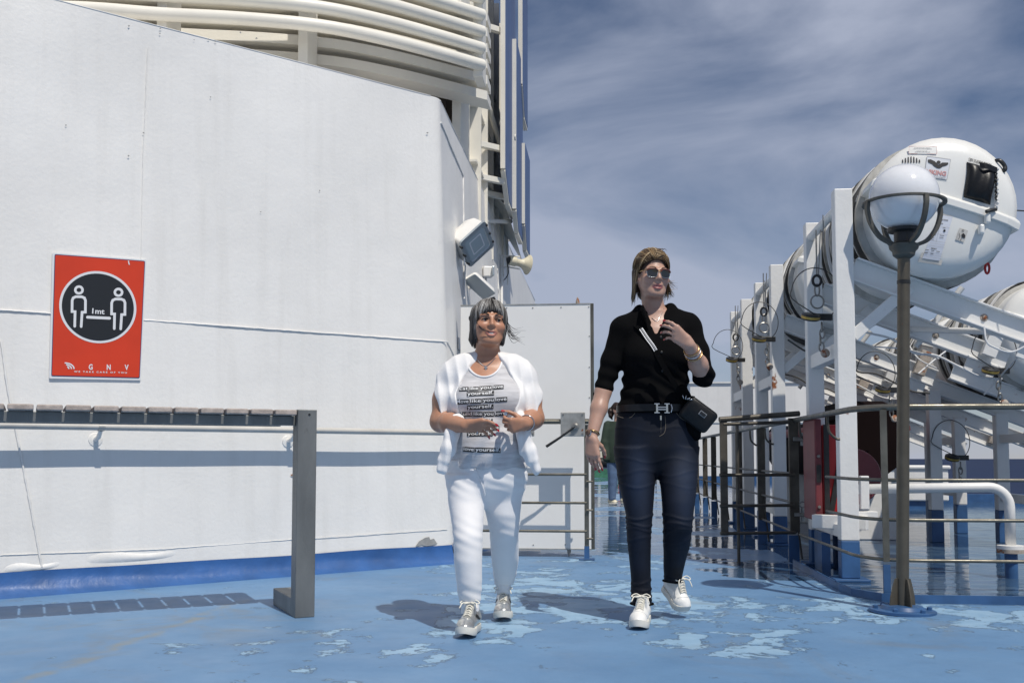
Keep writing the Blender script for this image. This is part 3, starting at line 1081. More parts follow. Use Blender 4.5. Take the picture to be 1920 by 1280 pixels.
def loft(rings, cap=True):
    m_ = MB()
    n = len(rings[0])
    V = [p for r_ in rings for p in r_]
    Fq = [(i * n + j, i * n + (j + 1) % n, (i + 1) * n + (j + 1) % n, (i + 1) * n + j) for i in range(len(rings) - 1) for j in range(n)]
    if cap:
        Fq += [tuple(range(n))[::-1], tuple((len(rings) - 1) * n + j for j in range(n))]
    return m_.add(V, Fq)
loft([sq(0.06, 0.06, -0.20), sq(0.11, 0.11, -0.18), sq(0.142, 0.142, -0.11), sq(0.147, 0.147, -0.005)]).build('housing', 'hull_white', fl, smooth=True, ang=50)
loft([sq(0.152, 0.152, -0.004), sq(0.152, 0.152, 0.016), sq(0.118, 0.118, 0.017), sq(0.112, 0.112, 0.006)], False).build('bezel', 'reflector', fl, smooth=True)
loft([sq(0.118, 0.118, 0.004, 0.02), sq(0.118, 0.118, 0.009, 0.02)]).build('glass', 'lamp_glass', fl)
loft([sq(0.075, 0.07, 0.0105, 0.01), sq(0.062, 0.058, 0.011, 0.01)], False).build('reflector_edge', 'sign_white', fl)
for s_ in (-0.10, 0.0, 0.10):
    for t_ in (-1, 1):
        MB().frame(ctr + fu * s_ + fv * 0.150 * t_ + fdir * 0.008, fu, fv, fdir, 0.022, 0.016, 0.034).build('clip', 'black_paint', fl, bevel=0.003)
w0 = np.array(fl.location)
MB().tube([w0, w0 + np.array([0.02, -0.02, 0.02]), ctr - fdir * 0.09 - fu * 0.15], 0.010, 8).build('arm', 'galv', fl, smooth=True)
MB().tube([w0 + np.array([0, 0, -0.07]), ctr - fdir * 0.13], 0.018, 8).build('arm', 'hull_white', fl, smooth=True)
MB().lathe([(0.018, 0), (0.018, 0.01), (0.008, 0.013)], ctr - fdir * 0.06 + fv * 0.144, axis=fv, n=12).build('pivot', 'galv', fl, smooth=True)
MB().tube(smoothpath([ctr - fdir * 0.14, ctr + np.array([-0.10, -0.02, -0.17]), sideD(868, 500, 0.02), sideD(867, 560, 0.015)]), 0.007, 6).build('cable', 'wire_white', fl, smooth=True)

# a second lamp below seen from its plain face
f2 = thing('floodlight', 'flat grey faced square floodlight tilted down, just over the white haired walker', 'floodlight', sideD(880, 540, 0.0))
ctr = U(899, 538, f2.location[1] - 0.06)
fdir = nrm(np.array([-0.10, -0.62, -0.78]))
fu = nrm(np.cross(fdir, (0.72, -0.1, 0.70)))
fv = np.cross(fu, fdir)
loft([sq(0.10, 0.05, -0.06), sq(0.135, 0.07, -0.04), sq(0.14, 0.075, 0.0)]).build('housing', 'hull_white', f2, smooth=True, ang=50)
loft([sq(0.14, 0.075, 0.001, 0.015), sq(0.138, 0.073, 0.006, 0.015)]).build('face_plate', 'reflector', f2)
mb = MB().tube([np.array(f2.location), ctr - fdir * 0.07], 0.016, 8)
mb.build('arm', 'hull_white', f2, smooth=True)
jb = thing('junction_box', 'small white junction box with a conduit, on the casing side between two lamps', 'junction box', sideD(906, 512, 0.0))
q = np.array(jb.location)
MB().box(q + np.array([0.05, -0.05, 0]), (0.10, 0.10, 0.11), 0.3).build('box_body', 'hull_white', jb, bevel=0.012)
MB().box(q + np.array([0.108, -0.085, 0]), (0.02, 0.09, 0.095), 0.3).build('lid', 'reflector', jb, bevel=0.004)
MB().tube([q + np.array([0.03, -0.02, -0.05]), sideD(906, 600, 0.03)], 0.012, 8).build('conduit', 'hull_white', jb, smooth=True)

ls = thing('horn_loudspeaker', 'cream horn loudspeaker on a bent bracket at the edge of the casing', 'loudspeaker', sideD(938, 505, 0.0))
q = np.array(ls.location)
d0 = float(RZ.T[1] @ q)
hc = U(975, 493, d0 - 0.05)
ha = nrm(RZ @ np.array([0.86, 0.44, -0.12]))
MB().lathe([(0.05, -0.15), (0.056, -0.14), (0.056, -0.06), (0.045, -0.05), (0.045, 0.0), (0.06, 0.05), (0.10, 0.09), (0.118, 0.105), (0.122, 0.11), (0.112, 0.11), (0.09, 0.08), (0.03, 0.0)], hc, axis=ha, n=24).build('horn', 'cream', ls, smooth=True, ang=50)
MB().lathe([(0.0001, 0), (0.046, 0.0), (0.046, 0.006)], hc - ha * 0.158, axis=ha, n=16).build('driver', 'black_paint', ls, smooth=True)
MB().tube([sideD(938, 478, 0), U(952, 480, d0 - 0.02), hc + np.array([0, 0, 0.075])], 0.010, 8).build('bracket', 'hull_white', ls, smooth=True)
MB().tube([sideD(938, 503, 0), U(950, 500, d0 - 0.02), hc + np.array([0, 0, -0.075])], 0.009, 8).build('bracket', 'hull_white', ls, smooth=True)
MB().tube(smoothpath([hc - ha * 0.15, U(950, 485, d0 - 0.05), U(953, 512, d0 - 0.04), U(943, 527, d0 - 0.01), sideD(938, 528, 0.02)]), 0.006, 6).build('cable', 'wire_black', ls, smooth=True)
MB().tube([sideD(937, 480, 0.02), sideD(938, 600, 0.02)], 0.016, 8).build('conduit', 'hull_white', ls, smooth=True)
for yy in (515, 527):
    MB().tube([sideD(938, yy, 0.0), sideD(938, yy, 0.05)], 0.014, 8).build('gland', 'hull_white', ls, smooth=True)

# ------------------------------------------------------------------ open wind door and the little rail in front of it
DY = 8.02
d00 = AY(862, 1027, DY)
d11 = AY(1112, 569, DY)
door = thing('wind_door', 'white screwed steel wind door standing open beside the casing corner', 'door', (d00[0], DY, 0))
z0, z1 = d00[2], d11[2]
MB().span((d00[0], DY, z0), (d11[0], DY + 0.04, z1)).build('leaf', 'door_white', door, bevel=0.004)
MB().span((d11[0] - 0.022, DY - 0.004, z0 - 0.001), (d11[0] + 0.004, DY + 0.044, z1 + 0.002)).build('edge_strip', 'rail_steel', door, bevel=0.002)
for z in (z1, z0):
    MB().span((d00[0], DY - 0.004, z - 0.006), (d11[0] - 0.024, DY + 0.044, z + 0.004)).build('edge_strip', 'galv', door)
for (px, py) in ((950, 577), (999, 577), (1052, 576), (1104, 575), (1105, 630), (1105, 688), (1105, 745), (1105, 820), (1103, 905), (1104, 960), (1104, 1010), (1060, 1020), (1000, 1021), (940, 1022)):
    p = AY(px, py, DY)
    MB().lathe([(0.006, 0), (0.005, 0.004), (0.0005, 0.005)], p, axis=(0, -1, 0), n=8).build('screw', 'galv', door, smooth=True)
for (px, py, s_) in ((1083, 560, 1), (1067, 1035, -1)):
    p = AY(px, py, DY + 0.02)
    MB().lathe([(0.016, 0), (0.016, 0.02), (0.007, 0.045), (0.002, 0.055)], (p[0], p[1], z1 + 0.004 if s_ > 0 else z0 - 0.004), axis=(0, 0, s_), n=10).build('bolt', 'rack_rust', door, smooth=True)
RY = 7.80
gr = thing('guard_rail', 'short grey guard rail with three bars in front of the white wind door', 'railing', (G(1100, 1050)[0], RY, 0))
gx1 = AY(1100, 950, RY)[0]
gx0 = -1.06
zt = AY(1000, 790, RY)[2]
MB().tube([(gx0, RY, zt), (gx1 + 0.02, RY, zt)], 0.034, 12, sy=0.62, up=(0, 0, 1)).build('handrail', 'rail_steel', gr, smooth=True)
for py in (889, 942, 995):
    z = AY(1000, py, RY)[2]
    MB().tube([(gx0, RY, z), (gx1, RY, z)], 0.0105, 8).build('bar', 'rail_steel', gr, smooth=True)
    MB().tube([(gx1, RY - 0.02, z - 0.055), (gx1 + 0.05, RY - 0.02, z - 0.055)], 0.008, 8).build('hook', 'rail_steel', gr, smooth=True)
MB().box((gx1, RY, (zt - 0.02 + 0.1) / 2), (0.035, 0.012, zt - 0.03 - 0.1)).build('post', 'rail_steel', gr)
MB().box((gx1, RY, 0.055), (0.04, 0.016, 0.10)).build('post_foot', 'base_blue', gr)
MB().box((gx1, RY, 0.006), (0.12, 0.10, 0.012)).build('foot_plate', 'base_blue', gr, bevel=0.003)
for px in (990, 1074):
    p = AY(px, 795, RY - 0.045)
    pl = MB().box((p[0], RY - 0.045, p[2]), (0.19 if px > 1000 else 0.10, 0.012, 0.19)).build('latch_plate', 'galv', gr, bevel=0.006)
    if px > 1000:
        MB().lathe([(0.03, 0), (0.028, 0.015), (0.016, 0.02), (0.015, 0.035)], (p[0] + 0.02, RY - 0.052, p[2] - 0.02), axis=(0, -1, 0), n=16).build('hub', 'chain', pl, smooth=True)
        MB().tube([(p[0] + 0.02, RY - 0.08, p[2] - 0.02), AY(1050, 820, RY - 0.09), AY(1024, 837, RY - 0.09)], [0.008, 0.010, 0.012], 8).build('lever', 'black_paint', pl, smooth=True)
    for sx in (-1, 1):
        for sz in (-1, 1):
            MB().lathe([(0.007, 0), (0.006, 0.006)], (p[0] + sx * (0.075 if px > 1000 else 0.035), RY - 0.051, p[2] + sz * 0.075), axis=(0, -1, 0), n=8).build('bolt', 'chain', pl, smooth=True)

# ------------------------------------------------------------------ globe lamp
LP = G(1692, 1147)
lamp = thing('globe_lamp', 'globe lamp on a tall grey post in a cradle of four dark arms', 'lamp', LP)
gc0 = AY(1695, 371, LP[1])
gc = np.array([LP[0], LP[1], gc0[2]])
lamp.rotation_euler = (0, math.atan2(gc0[0] - LP[0], gc0[2]), 0)      # the post leans a little
R_ = 0.176
zb = gc[2] - R_
MB().lathe([(0.0315, 0.012), (0.0315, zb - 0.14)], LP, n=20).build('pole', 'pole_metal', lamp, smooth=True)
MB().lathe([(0.034, zb - 0.28), (0.034, zb - 0.262)], LP, n=20).build('band', 'black_paint', lamp, smooth=True)
MB().lathe([(0.165, 0.0), (0.165, 0.014), (0.16, 0.016), (0.03, 0.017)], LP, n=36).build('base_plate', 'base_blue', lamp, smooth=True)
MB().lathe([(0.11, 0.017), (0.10, 0.035), (0.033, 0.038)], LP, n=28).build('base_ring', 'base_blue', lamp, smooth=True)
for k in range(4):
    a = math.radians(20 + 90 * k)
    e = np.array([math.cos(a), math.sin(a), 0])
    t_ = np.array([-e[1], e[0], 0]) * 0.004
    prof = [(0.03, 0.03), (0.075, 0.03), (0.07, 0.08), (0.055, 0.14), (0.045, 0.17), (0.03, 0.175)]
    MB().prism([LP + e * r + np.array([0, 0, z]) - t_ for r, z in prof], t_ * 2).build('fin', 'pole_metal', lamp)
for k in range(6):
    a = k * math.pi / 3
    MB().lathe([(0.013, 0.015), (0.013, 0.03), (0.006, 0.034)], LP + np.array([0.135 * math.cos(a), 0.135 * math.sin(a), 0]), n=6).build('base_bolt', 'base_blue', lamp)
MB().ball(gc, R_, 48, 32).build('globe', 'globe_opal', lamp, smooth=True, ang=180)
MB().lathe([(0.05, zb - 0.06), (0.05, zb - 0.01), (0.082, zb - 0.004), (0.085, zb + 0.012), (0.06, zb + 0.016)], LP, n=28).build('neck', 'black_paint', lamp, smooth=True)
MB().lathe([(0.03, zb - 0.15), (0.055, zb - 0.13), (0.058, zb - 0.11), (0.072, zb - 0.095), (0.076, zb - 0.075), (0.05, zb - 0.06)], LP, n=28).build('collar', 'lamp_metal', lamp, smooth=True)
zr = gc[2] - 0.030
RR = 0.205
ring = []
mb = MB()
n = 48
V, Fq = [], []
for k in range(n):
    a = 2 * math.pi * k / n
    e = np.array([math.cos(a), math.sin(a), 0])
    for (r, z) in ((RR - 0.018, zr - 0.005), (RR + 0.006, zr - 0.005), (RR + 0.006, zr + 0.005), (RR - 0.018, zr + 0.005)):
        V.append(np.array([LP[0], LP[1], 0]) + e * r + np.array([0, 0, z]))
for k in range(n):
    for j in range(4):
        Fq.append((4 * k + j, 4 * k + (j + 1) % 4, 4 * ((k + 1) % n) + (j + 1) % 4, 4 * ((k + 1) % n) + j))
mb.add(V, Fq).build('ring', 'lamp_metal', lamp)
for k in range(4):
    a = YAW + math.radians(9 + 90 * k)
    e = np.array([math.cos(a), math.sin(a), 0])
    t_ = np.array([-e[1], e[0], 0]) * 0.011
    pts = [(RR, zr), (RR + 0.002, zr - 0.05), (RR - 0.02, zr - 0.12), (RR - 0.07, zr - 0.185), (RR - 0.13, zr - 0.215), (0.06, zb - 0.085)]
    pth = smoothpath([LP + e * r + np.array([0, 0, z]) for r, z in pts], 4)
    V, Fq = [], []
    for i, p in enumerate(pth):
        d_ = nrm(pth[min(i + 1, len(pth) - 1)] - pth[max(i - 1, 0)])
        nn = np.cross(d_, nrm(t_)) * 0.010
        V += [p - t_ - nn, p + t_ - nn, p + t_ + nn, p - t_ + nn]
    for i in range(len(pth) - 1):
        for j in range(4):
            Fq.append((4 * i + j, 4 * i + (j + 1) % 4, 4 * i + 4 + (j + 1) % 4, 4 * i + 4 + j))
    Fq += [(0, 1, 2, 3), (4 * len(pth) - 4, 4 * len(pth) - 3, 4 * len(pth) - 2, 4 * len(pth) - 1)]
    MB().add(V, Fq).build('cradle_arm', 'lamp_metal', lamp)

# ------------------------------------------------------------------ liferaft racks (inboard row)
P1 = np.array([1.54, 6.66, 0.0])
SLOPE = 0.40
RZT = 2.10            # ramp top at the post
def rack(label, first):
    r = thing('liferaft_rack', label, 'rack', P1, 'liferaft racks in the inboard row')
    for j, yy in enumerate((6.66, 7.62)):
        MB().span((P1[0] - 0.058, yy - 0.05, 0.26), (P1[0] + 0.058, yy + 0.05, 2.55)).build('post', 'rack_white', r, bevel=0.006)
        MB().span((P1[0] - 0.0585, yy - 0.0505, 0.02), (P1[0] + 0.0585, yy + 0.0505, 0.259)).build('post_foot', 'base_blue', r, bevel=0.006)
        MB().span((P1[0] - 0.11, yy - 0.10, 0.0), (P1[0] + 0.11, yy + 0.10, 0.019)).build('foot_plate', 'base_blue', r, bevel=0.004)
        a = np.array([P1[0] + 0.06, yy, RZT - 0.075])
        b = np.array([2.92, yy, RZT - 0.075 - (2.92 - P1[0] - 0.06) * SLOPE])
        d = nrm(b - a)
        nn = np.array([-d[2], 0, d[0]])
        MB().bar(a, b, 0.012, 0.14, up=(0, 0, 1)).build('ramp_web', 'rack_white', r)
        for s_ in (-1, 1):
            MB().bar(a + nn * 0.0705 * s_ + np.array([0, 0.0, 0]), b + nn * 0.0705 * s_, 0.085, 0.012).build('ramp_flange', 'rack_white', r, bevel=0.002)
        # knee brace
        MB().bar((P1[0] + 0.05, yy, 1.58), (P1[0] + 0.42, yy, 1.90), 0.05, 0.075).build('brace', 'rack_white', r, bevel=0.004)
        # stop at the lower end with rusty flap
        e = b - d * 0.16
        MB().frame(e + nn * 0.08 + np.array([0, -0.07, 0]), d, np.array([0, 1.0, 0]), nn, 0.10, 0.06, 0.22).build('stop_flap', 'rack_rust' if j == 0 else 'rack_white', r, bevel=0.004)
        MB().frame(e - nn * 0.11, d, np.array([0, 1.0, 0]), nn, 0.22, 0.02, 0.12).build('stop_plate', 'rack_white', r, bevel=0.004)
        m0 = a + d * (0.62 * np.linalg.norm(b - a))
        MB().lathe([(0.014, 0), (0.014, 0.012), (0.008, 0.015)], m0 + np.array([0, -0.008, -0.005]), axis=(0, -1, 0), n=6).build('bolt', 'rack_rust', r)
        MB().lathe([(0.026, 0), (0.024, 0.002)], m0 + np.array([0, -0.0065, -0.005]), axis=(0, -1, 0), n=14).build('rust_bloom', 'rack_rust', r)
    for z in (1.50,):
        MB().span((P1[0] - 0.04, 6.7105, z - 0.05), (P1[0] + 0.04, 7.5695, z + 0.05)).build('crossbar', 'rack_white', r, bevel=0.004)
    MB().span((P1[0] - 0.04, 6.7105, 0.27), (P1[0] + 0.06, 7.5695, 0.35)).build('crossbar', 'rack_white', r, bevel=0.004)
    MB().tube([(P1[0] - 0.02, 6.7105, 2.44), (P1[0] - 0.02, 7.569, 2.44)], 0.03, 10).build('pipe', 'rack_white', r, smooth=True)
    MB().tube([(2.62, 7.62, 2.05), (2.30, 7.70, 1.62)], 0.022, 10).build('strut', 'rack_white', r, smooth=True)
    MB().tube([(2.55, 6.67, 1.60), (2.25, 7.61, 1.74)], 0.022, 10).build('strut', 'rack_white', r, smooth=True)
    MB().tube([(P1[0] - 0.05, 7.0, 2.2), (P1[0] - 0.05, 7.0, 2.47)], 0.004, 6).build('wire', 'chain', r)
    return r
R1 = rack('nearest white liferaft rack, its front post right behind the bent deck rail', True)
R2 = copy_tree(R1, dloc=(0, 2.60, 0), label='white liferaft rack second from the camera, behind the open gate')
R3 = copy_tree(R1, dloc=(0, 4.62, 0), label='white liferaft rack farthest along the walkway')

# outboard, lower row
def rack_low(label):
    r = thing('liferaft_stand', label, 'rack', (3.65, 8.80, 0), 'low liferaft stands in the outboard row')
    for j, yy in enumerate((8.80, 9.72)):
        for xx, zt_ in ((3.65, 1.22), (3.05, 1.44)):
            if xx < 3.5 and j == 0:
                continue
            MB().span((xx - 0.055, yy - 0.05, 0.30), (xx + 0.055, yy + 0.05, zt_ - 0.02)).build('post', 'rack_white', r, bevel=0.006)
            MB().span((xx - 0.0555, yy - 0.0505, 0.0), (xx + 0.0555, yy + 0.0505, 0.299)).build('post_foot', 'base_blue', r, bevel=0.006)
        a = np.array([2.92, yy, 1.58 - 0.06])
        b = np.array([4.45, yy, 1.58 - 0.06 - 1.53 * SLOPE])
        d = nrm(b - a)
        nn = np.array([-d[2], 0, d[0]])
        MB().bar(a, b, 0.012, 0.12).build('ramp_web', 'rack_white', r)
        for s_ in (-1, 1):
            MB().bar(a + nn * 0.0605 * s_, b + nn * 0.0605 * s_, 0.08, 0.012).build('ramp_flange', 'rack_white', r, bevel=0.002)
        e = b - d * 0.15
        MB().frame(e + nn * 0.09 + np.array([0, -0.07, 0]), d, np.array([0, 1.0, 0]), nn, 0.10, 0.06, 0.24).build('stop_flap', 'rack_rust', r, bevel=0.004)
    for z in (0.96, 0.42):
        MB().span((3.62, 8.851, z - 0.04), (3.68, 9.669, z + 0.04)).build('crossbar', 'rack_white', r, bevel=0.004)
    return r
S1 = rack_low('low white liferaft stand at the right edge, under the half seen canister')
S2 = copy_tree(S1, dloc=(0, 2.05, 0), label='low white liferaft stand in the middle, seen under the top deck rail')
S3 = copy_tree(S1, dloc=(0, 4.2, 0), label='low white liferaft stand farthest back, next to the red boat')

# ------------------------------------------------------------------ liferaft canisters
RC = 0.448
TILT = math.radians(-19)
def cap_y(rr_):                                   # dome of the end: how far it bulges towards the camera
    q = min(1, rr_ / RC)
    return 0.055 * (1 - q ** 3.2)
def canister(label, cx, cz, y0, ln, detail):
    t = thing('liferaft_canister', label, 'liferaft', (cx, y0, cz - RC), 'white liferaft canisters')
    ax = np.array([0, 1.0, 0])
    x0 = np.array([math.cos(TILT), 0, math.sin(TILT)])
    zc = np.array([cx, y0, cz])
    up = np.cross(x0, ax)
    n = 40
    def half(sgn_, name, rr0):
        prof = []
        for i in range(9):
            q = i / 8
            prof.append((max(1e-4, rr0 * q), -cap_y(RC * q) + 0.0))
        prof[-1] = (rr0, 0.03)
        for i in range(1, 25):
            yy = 0.03 + (ln - 0.06) * i / 24
            rib = -0.014 if (i % 4 == 2) else 0.0
            prof.append((rr0 + rib, yy))
        for i in range(8, -1, -1):
            q = i / 8
            prof.append((max(1e-4, rr0 * q), ln + cap_y(RC * q)))
        m_ = MB().lathe(prof, zc, axis=ax, n=n // 2, x0=x0, a0=(math.pi if sgn_ > 0 else 0.0), a1=(2 * math.pi if sgn_ > 0 else math.pi))
        return m_.build(name, 'raft_white', t, smooth=True, ang=50)
    # with axis +Y and x0 to the right, angles pi..2pi run over the upper side
    half(1, 'shell_lid', RC)
    half(-1, 'shell_base', RC * 0.985)
    # flange that follows the joint round the whole drum
    pts = []
    for s_ in (1, -1):
        seq = []
        for i in range(13):
            q = -1 + 2 * i / 12
            seq.append(zc + x0 * RC * 0.99 * q + ax * (-cap_y(abs(q) * RC)) if s_ > 0 else zc + x0 * RC * 0.99 * -q + ax * (ln + cap_y(abs(q) * RC)))
        pts += seq
    V, Fq = [], []
    m_ = len(pts)
    for i in range(m_):
        tg = nrm(pts[(i + 1) % m_] - pts[i - 1])
        out = np.cross(tg, up)
        if np.dot(out, pts[i] - (zc + ax * ln / 2)) < 0:
            out = -out
        for (o_, h_) in ((-0.02, -0.012), (0.028, -0.012), (0.028, 0.03), (0.015, 0.045), (-0.02, 0.06)):
            V.append(pts[i] + out * o_ + up * h_)
    for i in range(m_):
        for j in range(5):
            Fq.append((5 * i + j, 5 * i + (j + 1) % 5, 5 * ((i + 1) % m_) + (j + 1) % 5, 5 * ((i + 1) % m_) + j))
    MB().add(V, Fq).build('flange', 'raft_white', t, bevel=0.004)
    # lashing straps and folded lashing lines round the middle
    for k, (yy, w_, mt) in enumerate(((0.26, 0.035, 'strap_grey'), (0.40, 0.02, 'strap_dark'), (ln - 0.45, 0.02, 'strap_dark'), (ln - 0.30, 0.035, 'strap_grey'), (ln * 0.5, 0.03, 'strap_grey'))):
        MB().lathe([(RC + 0.031, yy), (RC + 0.036, yy + 0.004), (RC + 0.036, yy + w_), (RC + 0.031, yy + w_ + 0.004)], zc, axis=ax, n=44).build('strap', mt, t, smooth=True)
    if detail:
        for k in range(13):
            yy = ln * 0.50 + k * 0.085 - 0.50
            ph = k * 0.5
            path = [zc + ax * (yy + 0.07 * math.sin(a * 1.3 + ph)) + (x0 * math.cos(a) + np.cross(ax, x0) * math.sin(a)) * (RC + 0.030 + 0.012 * math.sin(a * 5 + ph)) for a in [math.pi * (0.72 + 1.3 * i / 30) for i in range(31)]]
            MB().tube(path, 0.009, 6, sy=2.2).build('lashing', ('strap_dark', 'wire_white', 'strap_grey')[k % 3], t, smooth=True)
    return t
CZ = 2.37
CN = [canister('large white liferaft canister with black pouch on its end, behind the globe lamp', 2.115, CZ, 6.42, 2.05, True)]
CN.append(canister('white liferaft canister second in the top row, partly behind the front rack posts', 2.115, CZ, 8.90, 1.72, True))
CN.append(copy_tree(CN[1], dloc=(0, 2.15, 0), label='white liferaft canister farthest away in the top row'))
CN.append(canister('white liferaft canister cut by the right edge, in the lower row', 3.66, 1.80, 8.50, 1.75, True))
CN.append(copy_tree(CN[3], dloc=(0, 2.05, 0), label='shaded white liferaft canister in the middle of the lower row'))
CN.append(copy_tree(CN[3], dloc=(0, 4.2, 0), label='white liferaft canister farthest back in the lower row, behind the lamp post'))

# decals on the near end of the first canister
RC0 = CN[0]
E0 = np.array([2.115, 6.42, CZ])
def endp(px, py, off):
    p = AY(px, py, 6.34)
    for _ in range(3):
        rr_ = math.hypot(p[0] - E0[0], p[2] - E0[2])
        p = AY(px, py, 6.42 - cap_y(rr_))
    return p + np.array([0, -off, 0])
def quad_grid(q, nu, nv):
    q = [np.array(p, float) for p in q]
    v = []
    for j in range(nv + 1):
        for i in range(nu + 1):
            a, b = i / nu, j / nv
            v.append((1 - b) * ((1 - a) * q[0] + a * q[1]) + b * ((1 - a) * q[3] + a * q[2]))
    f = [(j * (nu + 1) + i, j * (nu + 1) + i + 1, (j + 1) * (nu + 1) + i + 1, (j + 1) * (nu + 1) + i) for j in range(nv) for i in range(nu)]
    return v, f
def cp(cx, cy):                                   # crop of the canister end, 4x
    return (1560 + cx / 4.0, 240 + cy / 4.0)
def crops(l):
    return [cp(*p) for p in l]
def sticker(name, corners, layers, off=0.004):
    mb_ = MB()
    decal(mb_, quad_grid(crops(corners), 6, 6), endp, off)
    s_ = mb_.build(name, layers[0], RC0)
    for (nm, mtn, shapes) in layers[1]:
        m2 = MB()
        for sh in shapes:
            decal(m2, ([cp(*p) for p in sh[0]], sh[1]), endp, off + 0.0025)
        m2.build(nm, mtn, s_)
    return s_
def ptext(s, a, b, h, bold=0.02):
    v, f = put_text(s, a, b, h, bold)
    return v, f
def lines(x0, y0, x1, y1, n, dx, dy, w):
    return [ribbon([(x0 + dx * i, y0 + dy * i), (x1 + dx * i, y1 + dy * i)], w) for i in range(n)]
fr = [(576, 140), (787, 142), (783, 198), (574, 194)]
sticker('notice_sticker', fr, ('raft_white', [('border', 'print_pink', [ribbon(fr, 2.0, True)]),
        ('lettering', 'print_grey', [ptext('RACCOMANDAZIONI PER IL PERSONALE', (615, 153), (735, 154), 5), ptext('DIRETTO AL LUOGO DI IMBARCO', (610, 160), (748, 162), 5), ptext('LIFERAFT SHIP USE', (632, 177), (712, 178), 5), ptext('SEE INSTRUCTIONS ON BOARD', (620, 184), (735, 185), 5)])]))
fr = [(711, 214), (888, 238), (860, 390), (690, 366)]
V1 = [(716, 240), (738, 238), (768, 252), (796, 280), (824, 262), (868, 262), (870, 274), (852, 286), (830, 290), (808, 306), (786, 304), (764, 290), (746, 272), (720, 262)]
sticker('maker_sticker', fr, ('sign_white', [('border', 'print_grey', [ribbon(fr, 2.4, True)]),
        ('emblem', 'print_black', [(V1, [(0, 1, 2, 3, 8 + 4, 13), (3, 12, 11, 10), (3, 10, 9, 4), (4, 9, 8, 7), (4, 7, 6, 5)]), disc2((797, 260), 15, 13, 18)]),
        ('lettering', 'print_pink', [ptext('VIKING', (700, 343), (852, 362), 32, 0.035)]),
        ('lettering', 'print_grey', [ptext('LIFE-SAVING EQUIPMENT', (700, 363), (850, 380), 7)])]))
mb = MB()
for a, b, h in (('CIMA DI GUIDA SINISTRA', ((1024, 232), (1196, 279)), 8), ('LEFT STEERING LINE', ((1024, 246), (1168, 284)), 8)):
    v, f = put_text(a, *b, h, 0.03)
    decal(mb, ([cp(*p) for p in v], f), endp, 0.003)
mb.build('lettering', 'print_black', RC0)
mb = MB()
for k in range(7):
    xk = 524 + k * 21
    h_ = 14 + 32 * math.sin(math.pi * (k + 0.6) / 7.2)
    decal(mb, ([cp(xk, 262), cp(xk + 11, 262), cp(xk + 9, 262 - h_), cp(xk + 1, 260 - h_)], [(0, 1, 2, 3)]), endp, 0.003)
mb.build('stripe_emblem', 'print_black', RC0)
pf = [(802, 650), (905, 668), (805, 997), (676, 978)]
tf_ = [(880, 664), (912, 670), (822, 1030), (640, 1003), (652, 976), (800, 996)]
mb = MB(); decal(mb, ([cp(*p) for p in [(905, 664), (818, 1032), (642, 1004), (660, 968), (800, 640)]], [(0, 1, 2, 3, 4)]), endp, 0.003); mb.build('tape_strip', 'tape', RC0)
sticker('instruction_sheet', pf, ('paper', [('lettering', 'print_black', [ptext('INSTRUCTIONS', (790, 690), (868, 700), 9, .03), ptext('ON BOARD', (798, 718), (830, 724), 8, .03), ptext('LAUNCH', (745, 790), (780, 796), 7), ptext('BOARD', (830, 752), (850, 755), 6), ptext('EMERGENCY', (740, 908), (782, 914), 9, .03)]
        + [ribbon(disc2((770, 757), 10, 10, 16)[0], 4, True), disc2((770, 757), 4, 4, 10), disc2((841, 772), 9, 10, 10)]
        + lines(738, 800, 776, 806, 1, 0, 0, 4) + lines(806, 806, 838, 811, 2, -4, 16, 3) + lines(698, 914, 726, 918, 2, -8, 22, 4) + lines(742, 920, 764, 924, 2, -6, 22, 4) + lines(780, 926, 806, 930, 1, 0, 0, 4) + lines(742, 822, 764, 826, 2, -4, 14, 3)),
        ('ruling', 'print_grey', lines(774, 735, 880, 750, 1, 0, 0, 1.5) + lines(756, 790, 868, 805, 1, 0, 0, 1.5) + [ribbon([(806, 735), (778, 860)], 1.5)] + lines(738, 845, 852, 862, 3, -6, 18, 1.5) + lines(700, 930, 830, 950, 3, -6, 17, 1.3))]))
st = [(955, 750), (1020, 770), (988, 858), (925, 838)]
sticker('figure_sticker', st, ('tape', [('figure', 'print_black', [([(968, 800), (985, 790), (998, 808), (994, 828), (972, 824)], [(0, 1, 2, 3, 4)]), ribbon([(950, 790), (958, 812), (946, 836)], 3), ribbon(disc2((980, 772), 7, 7, 12)[0], 3, True), ribbon([(968, 826), (962, 848)], 3)])]))
# black padded pouch with a rope down its side
def pouch(u, v):
    q = [np.array(p) for p in ((1008, 256), (1222, 312), (1192, 578), (990, 520))]
    p = (1 - v) * ((1 - u) * q[0] + u * q[1]) + v * ((1 - u) * q[3] + u * q[2])
    p[0] += 6 * math.sin(v * 5)
    e = (math.sin(math.pi * u) ** 0.35) * (math.sin(math.pi * v) ** 0.35)
    return endp(*cp(*p), 0.004 + 0.055 * e + 0.010 * e * math.sin(u * 9 + v * 2))
po = MB().grid(pouch, 22, 22).build('pouch', 'black_vinyl', RC0, smooth=True, ang=180)
def flap(u, v):
    q = [np.array(p) for p in ((1080, 275), (1222, 312), (1216, 350), (1090, 318))]
    p = (1 - v) * ((1 - u) * q[0] + u * q[1]) + v * ((1 - u) * q[3] + u * q[2])
    return endp(*cp(*p), 0.062 - 0.03 * abs(u - .3) + 0.006 * math.sin(u * 3))
MB().grid(flap, 10, 4).build('flap', 'black_vinyl', po, smooth=True)
pth = [endp(*cp(1226 + 7 * math.sin(t * 2.1), 312 + t * 12), 0.02 + 0.008 * math.sin(t * 3)) for t in [i * 0.25 for i in range(100)]]
MB().tube(pth, 0.006, 6).build('rope', 'wire_white', RC0, smooth=True)
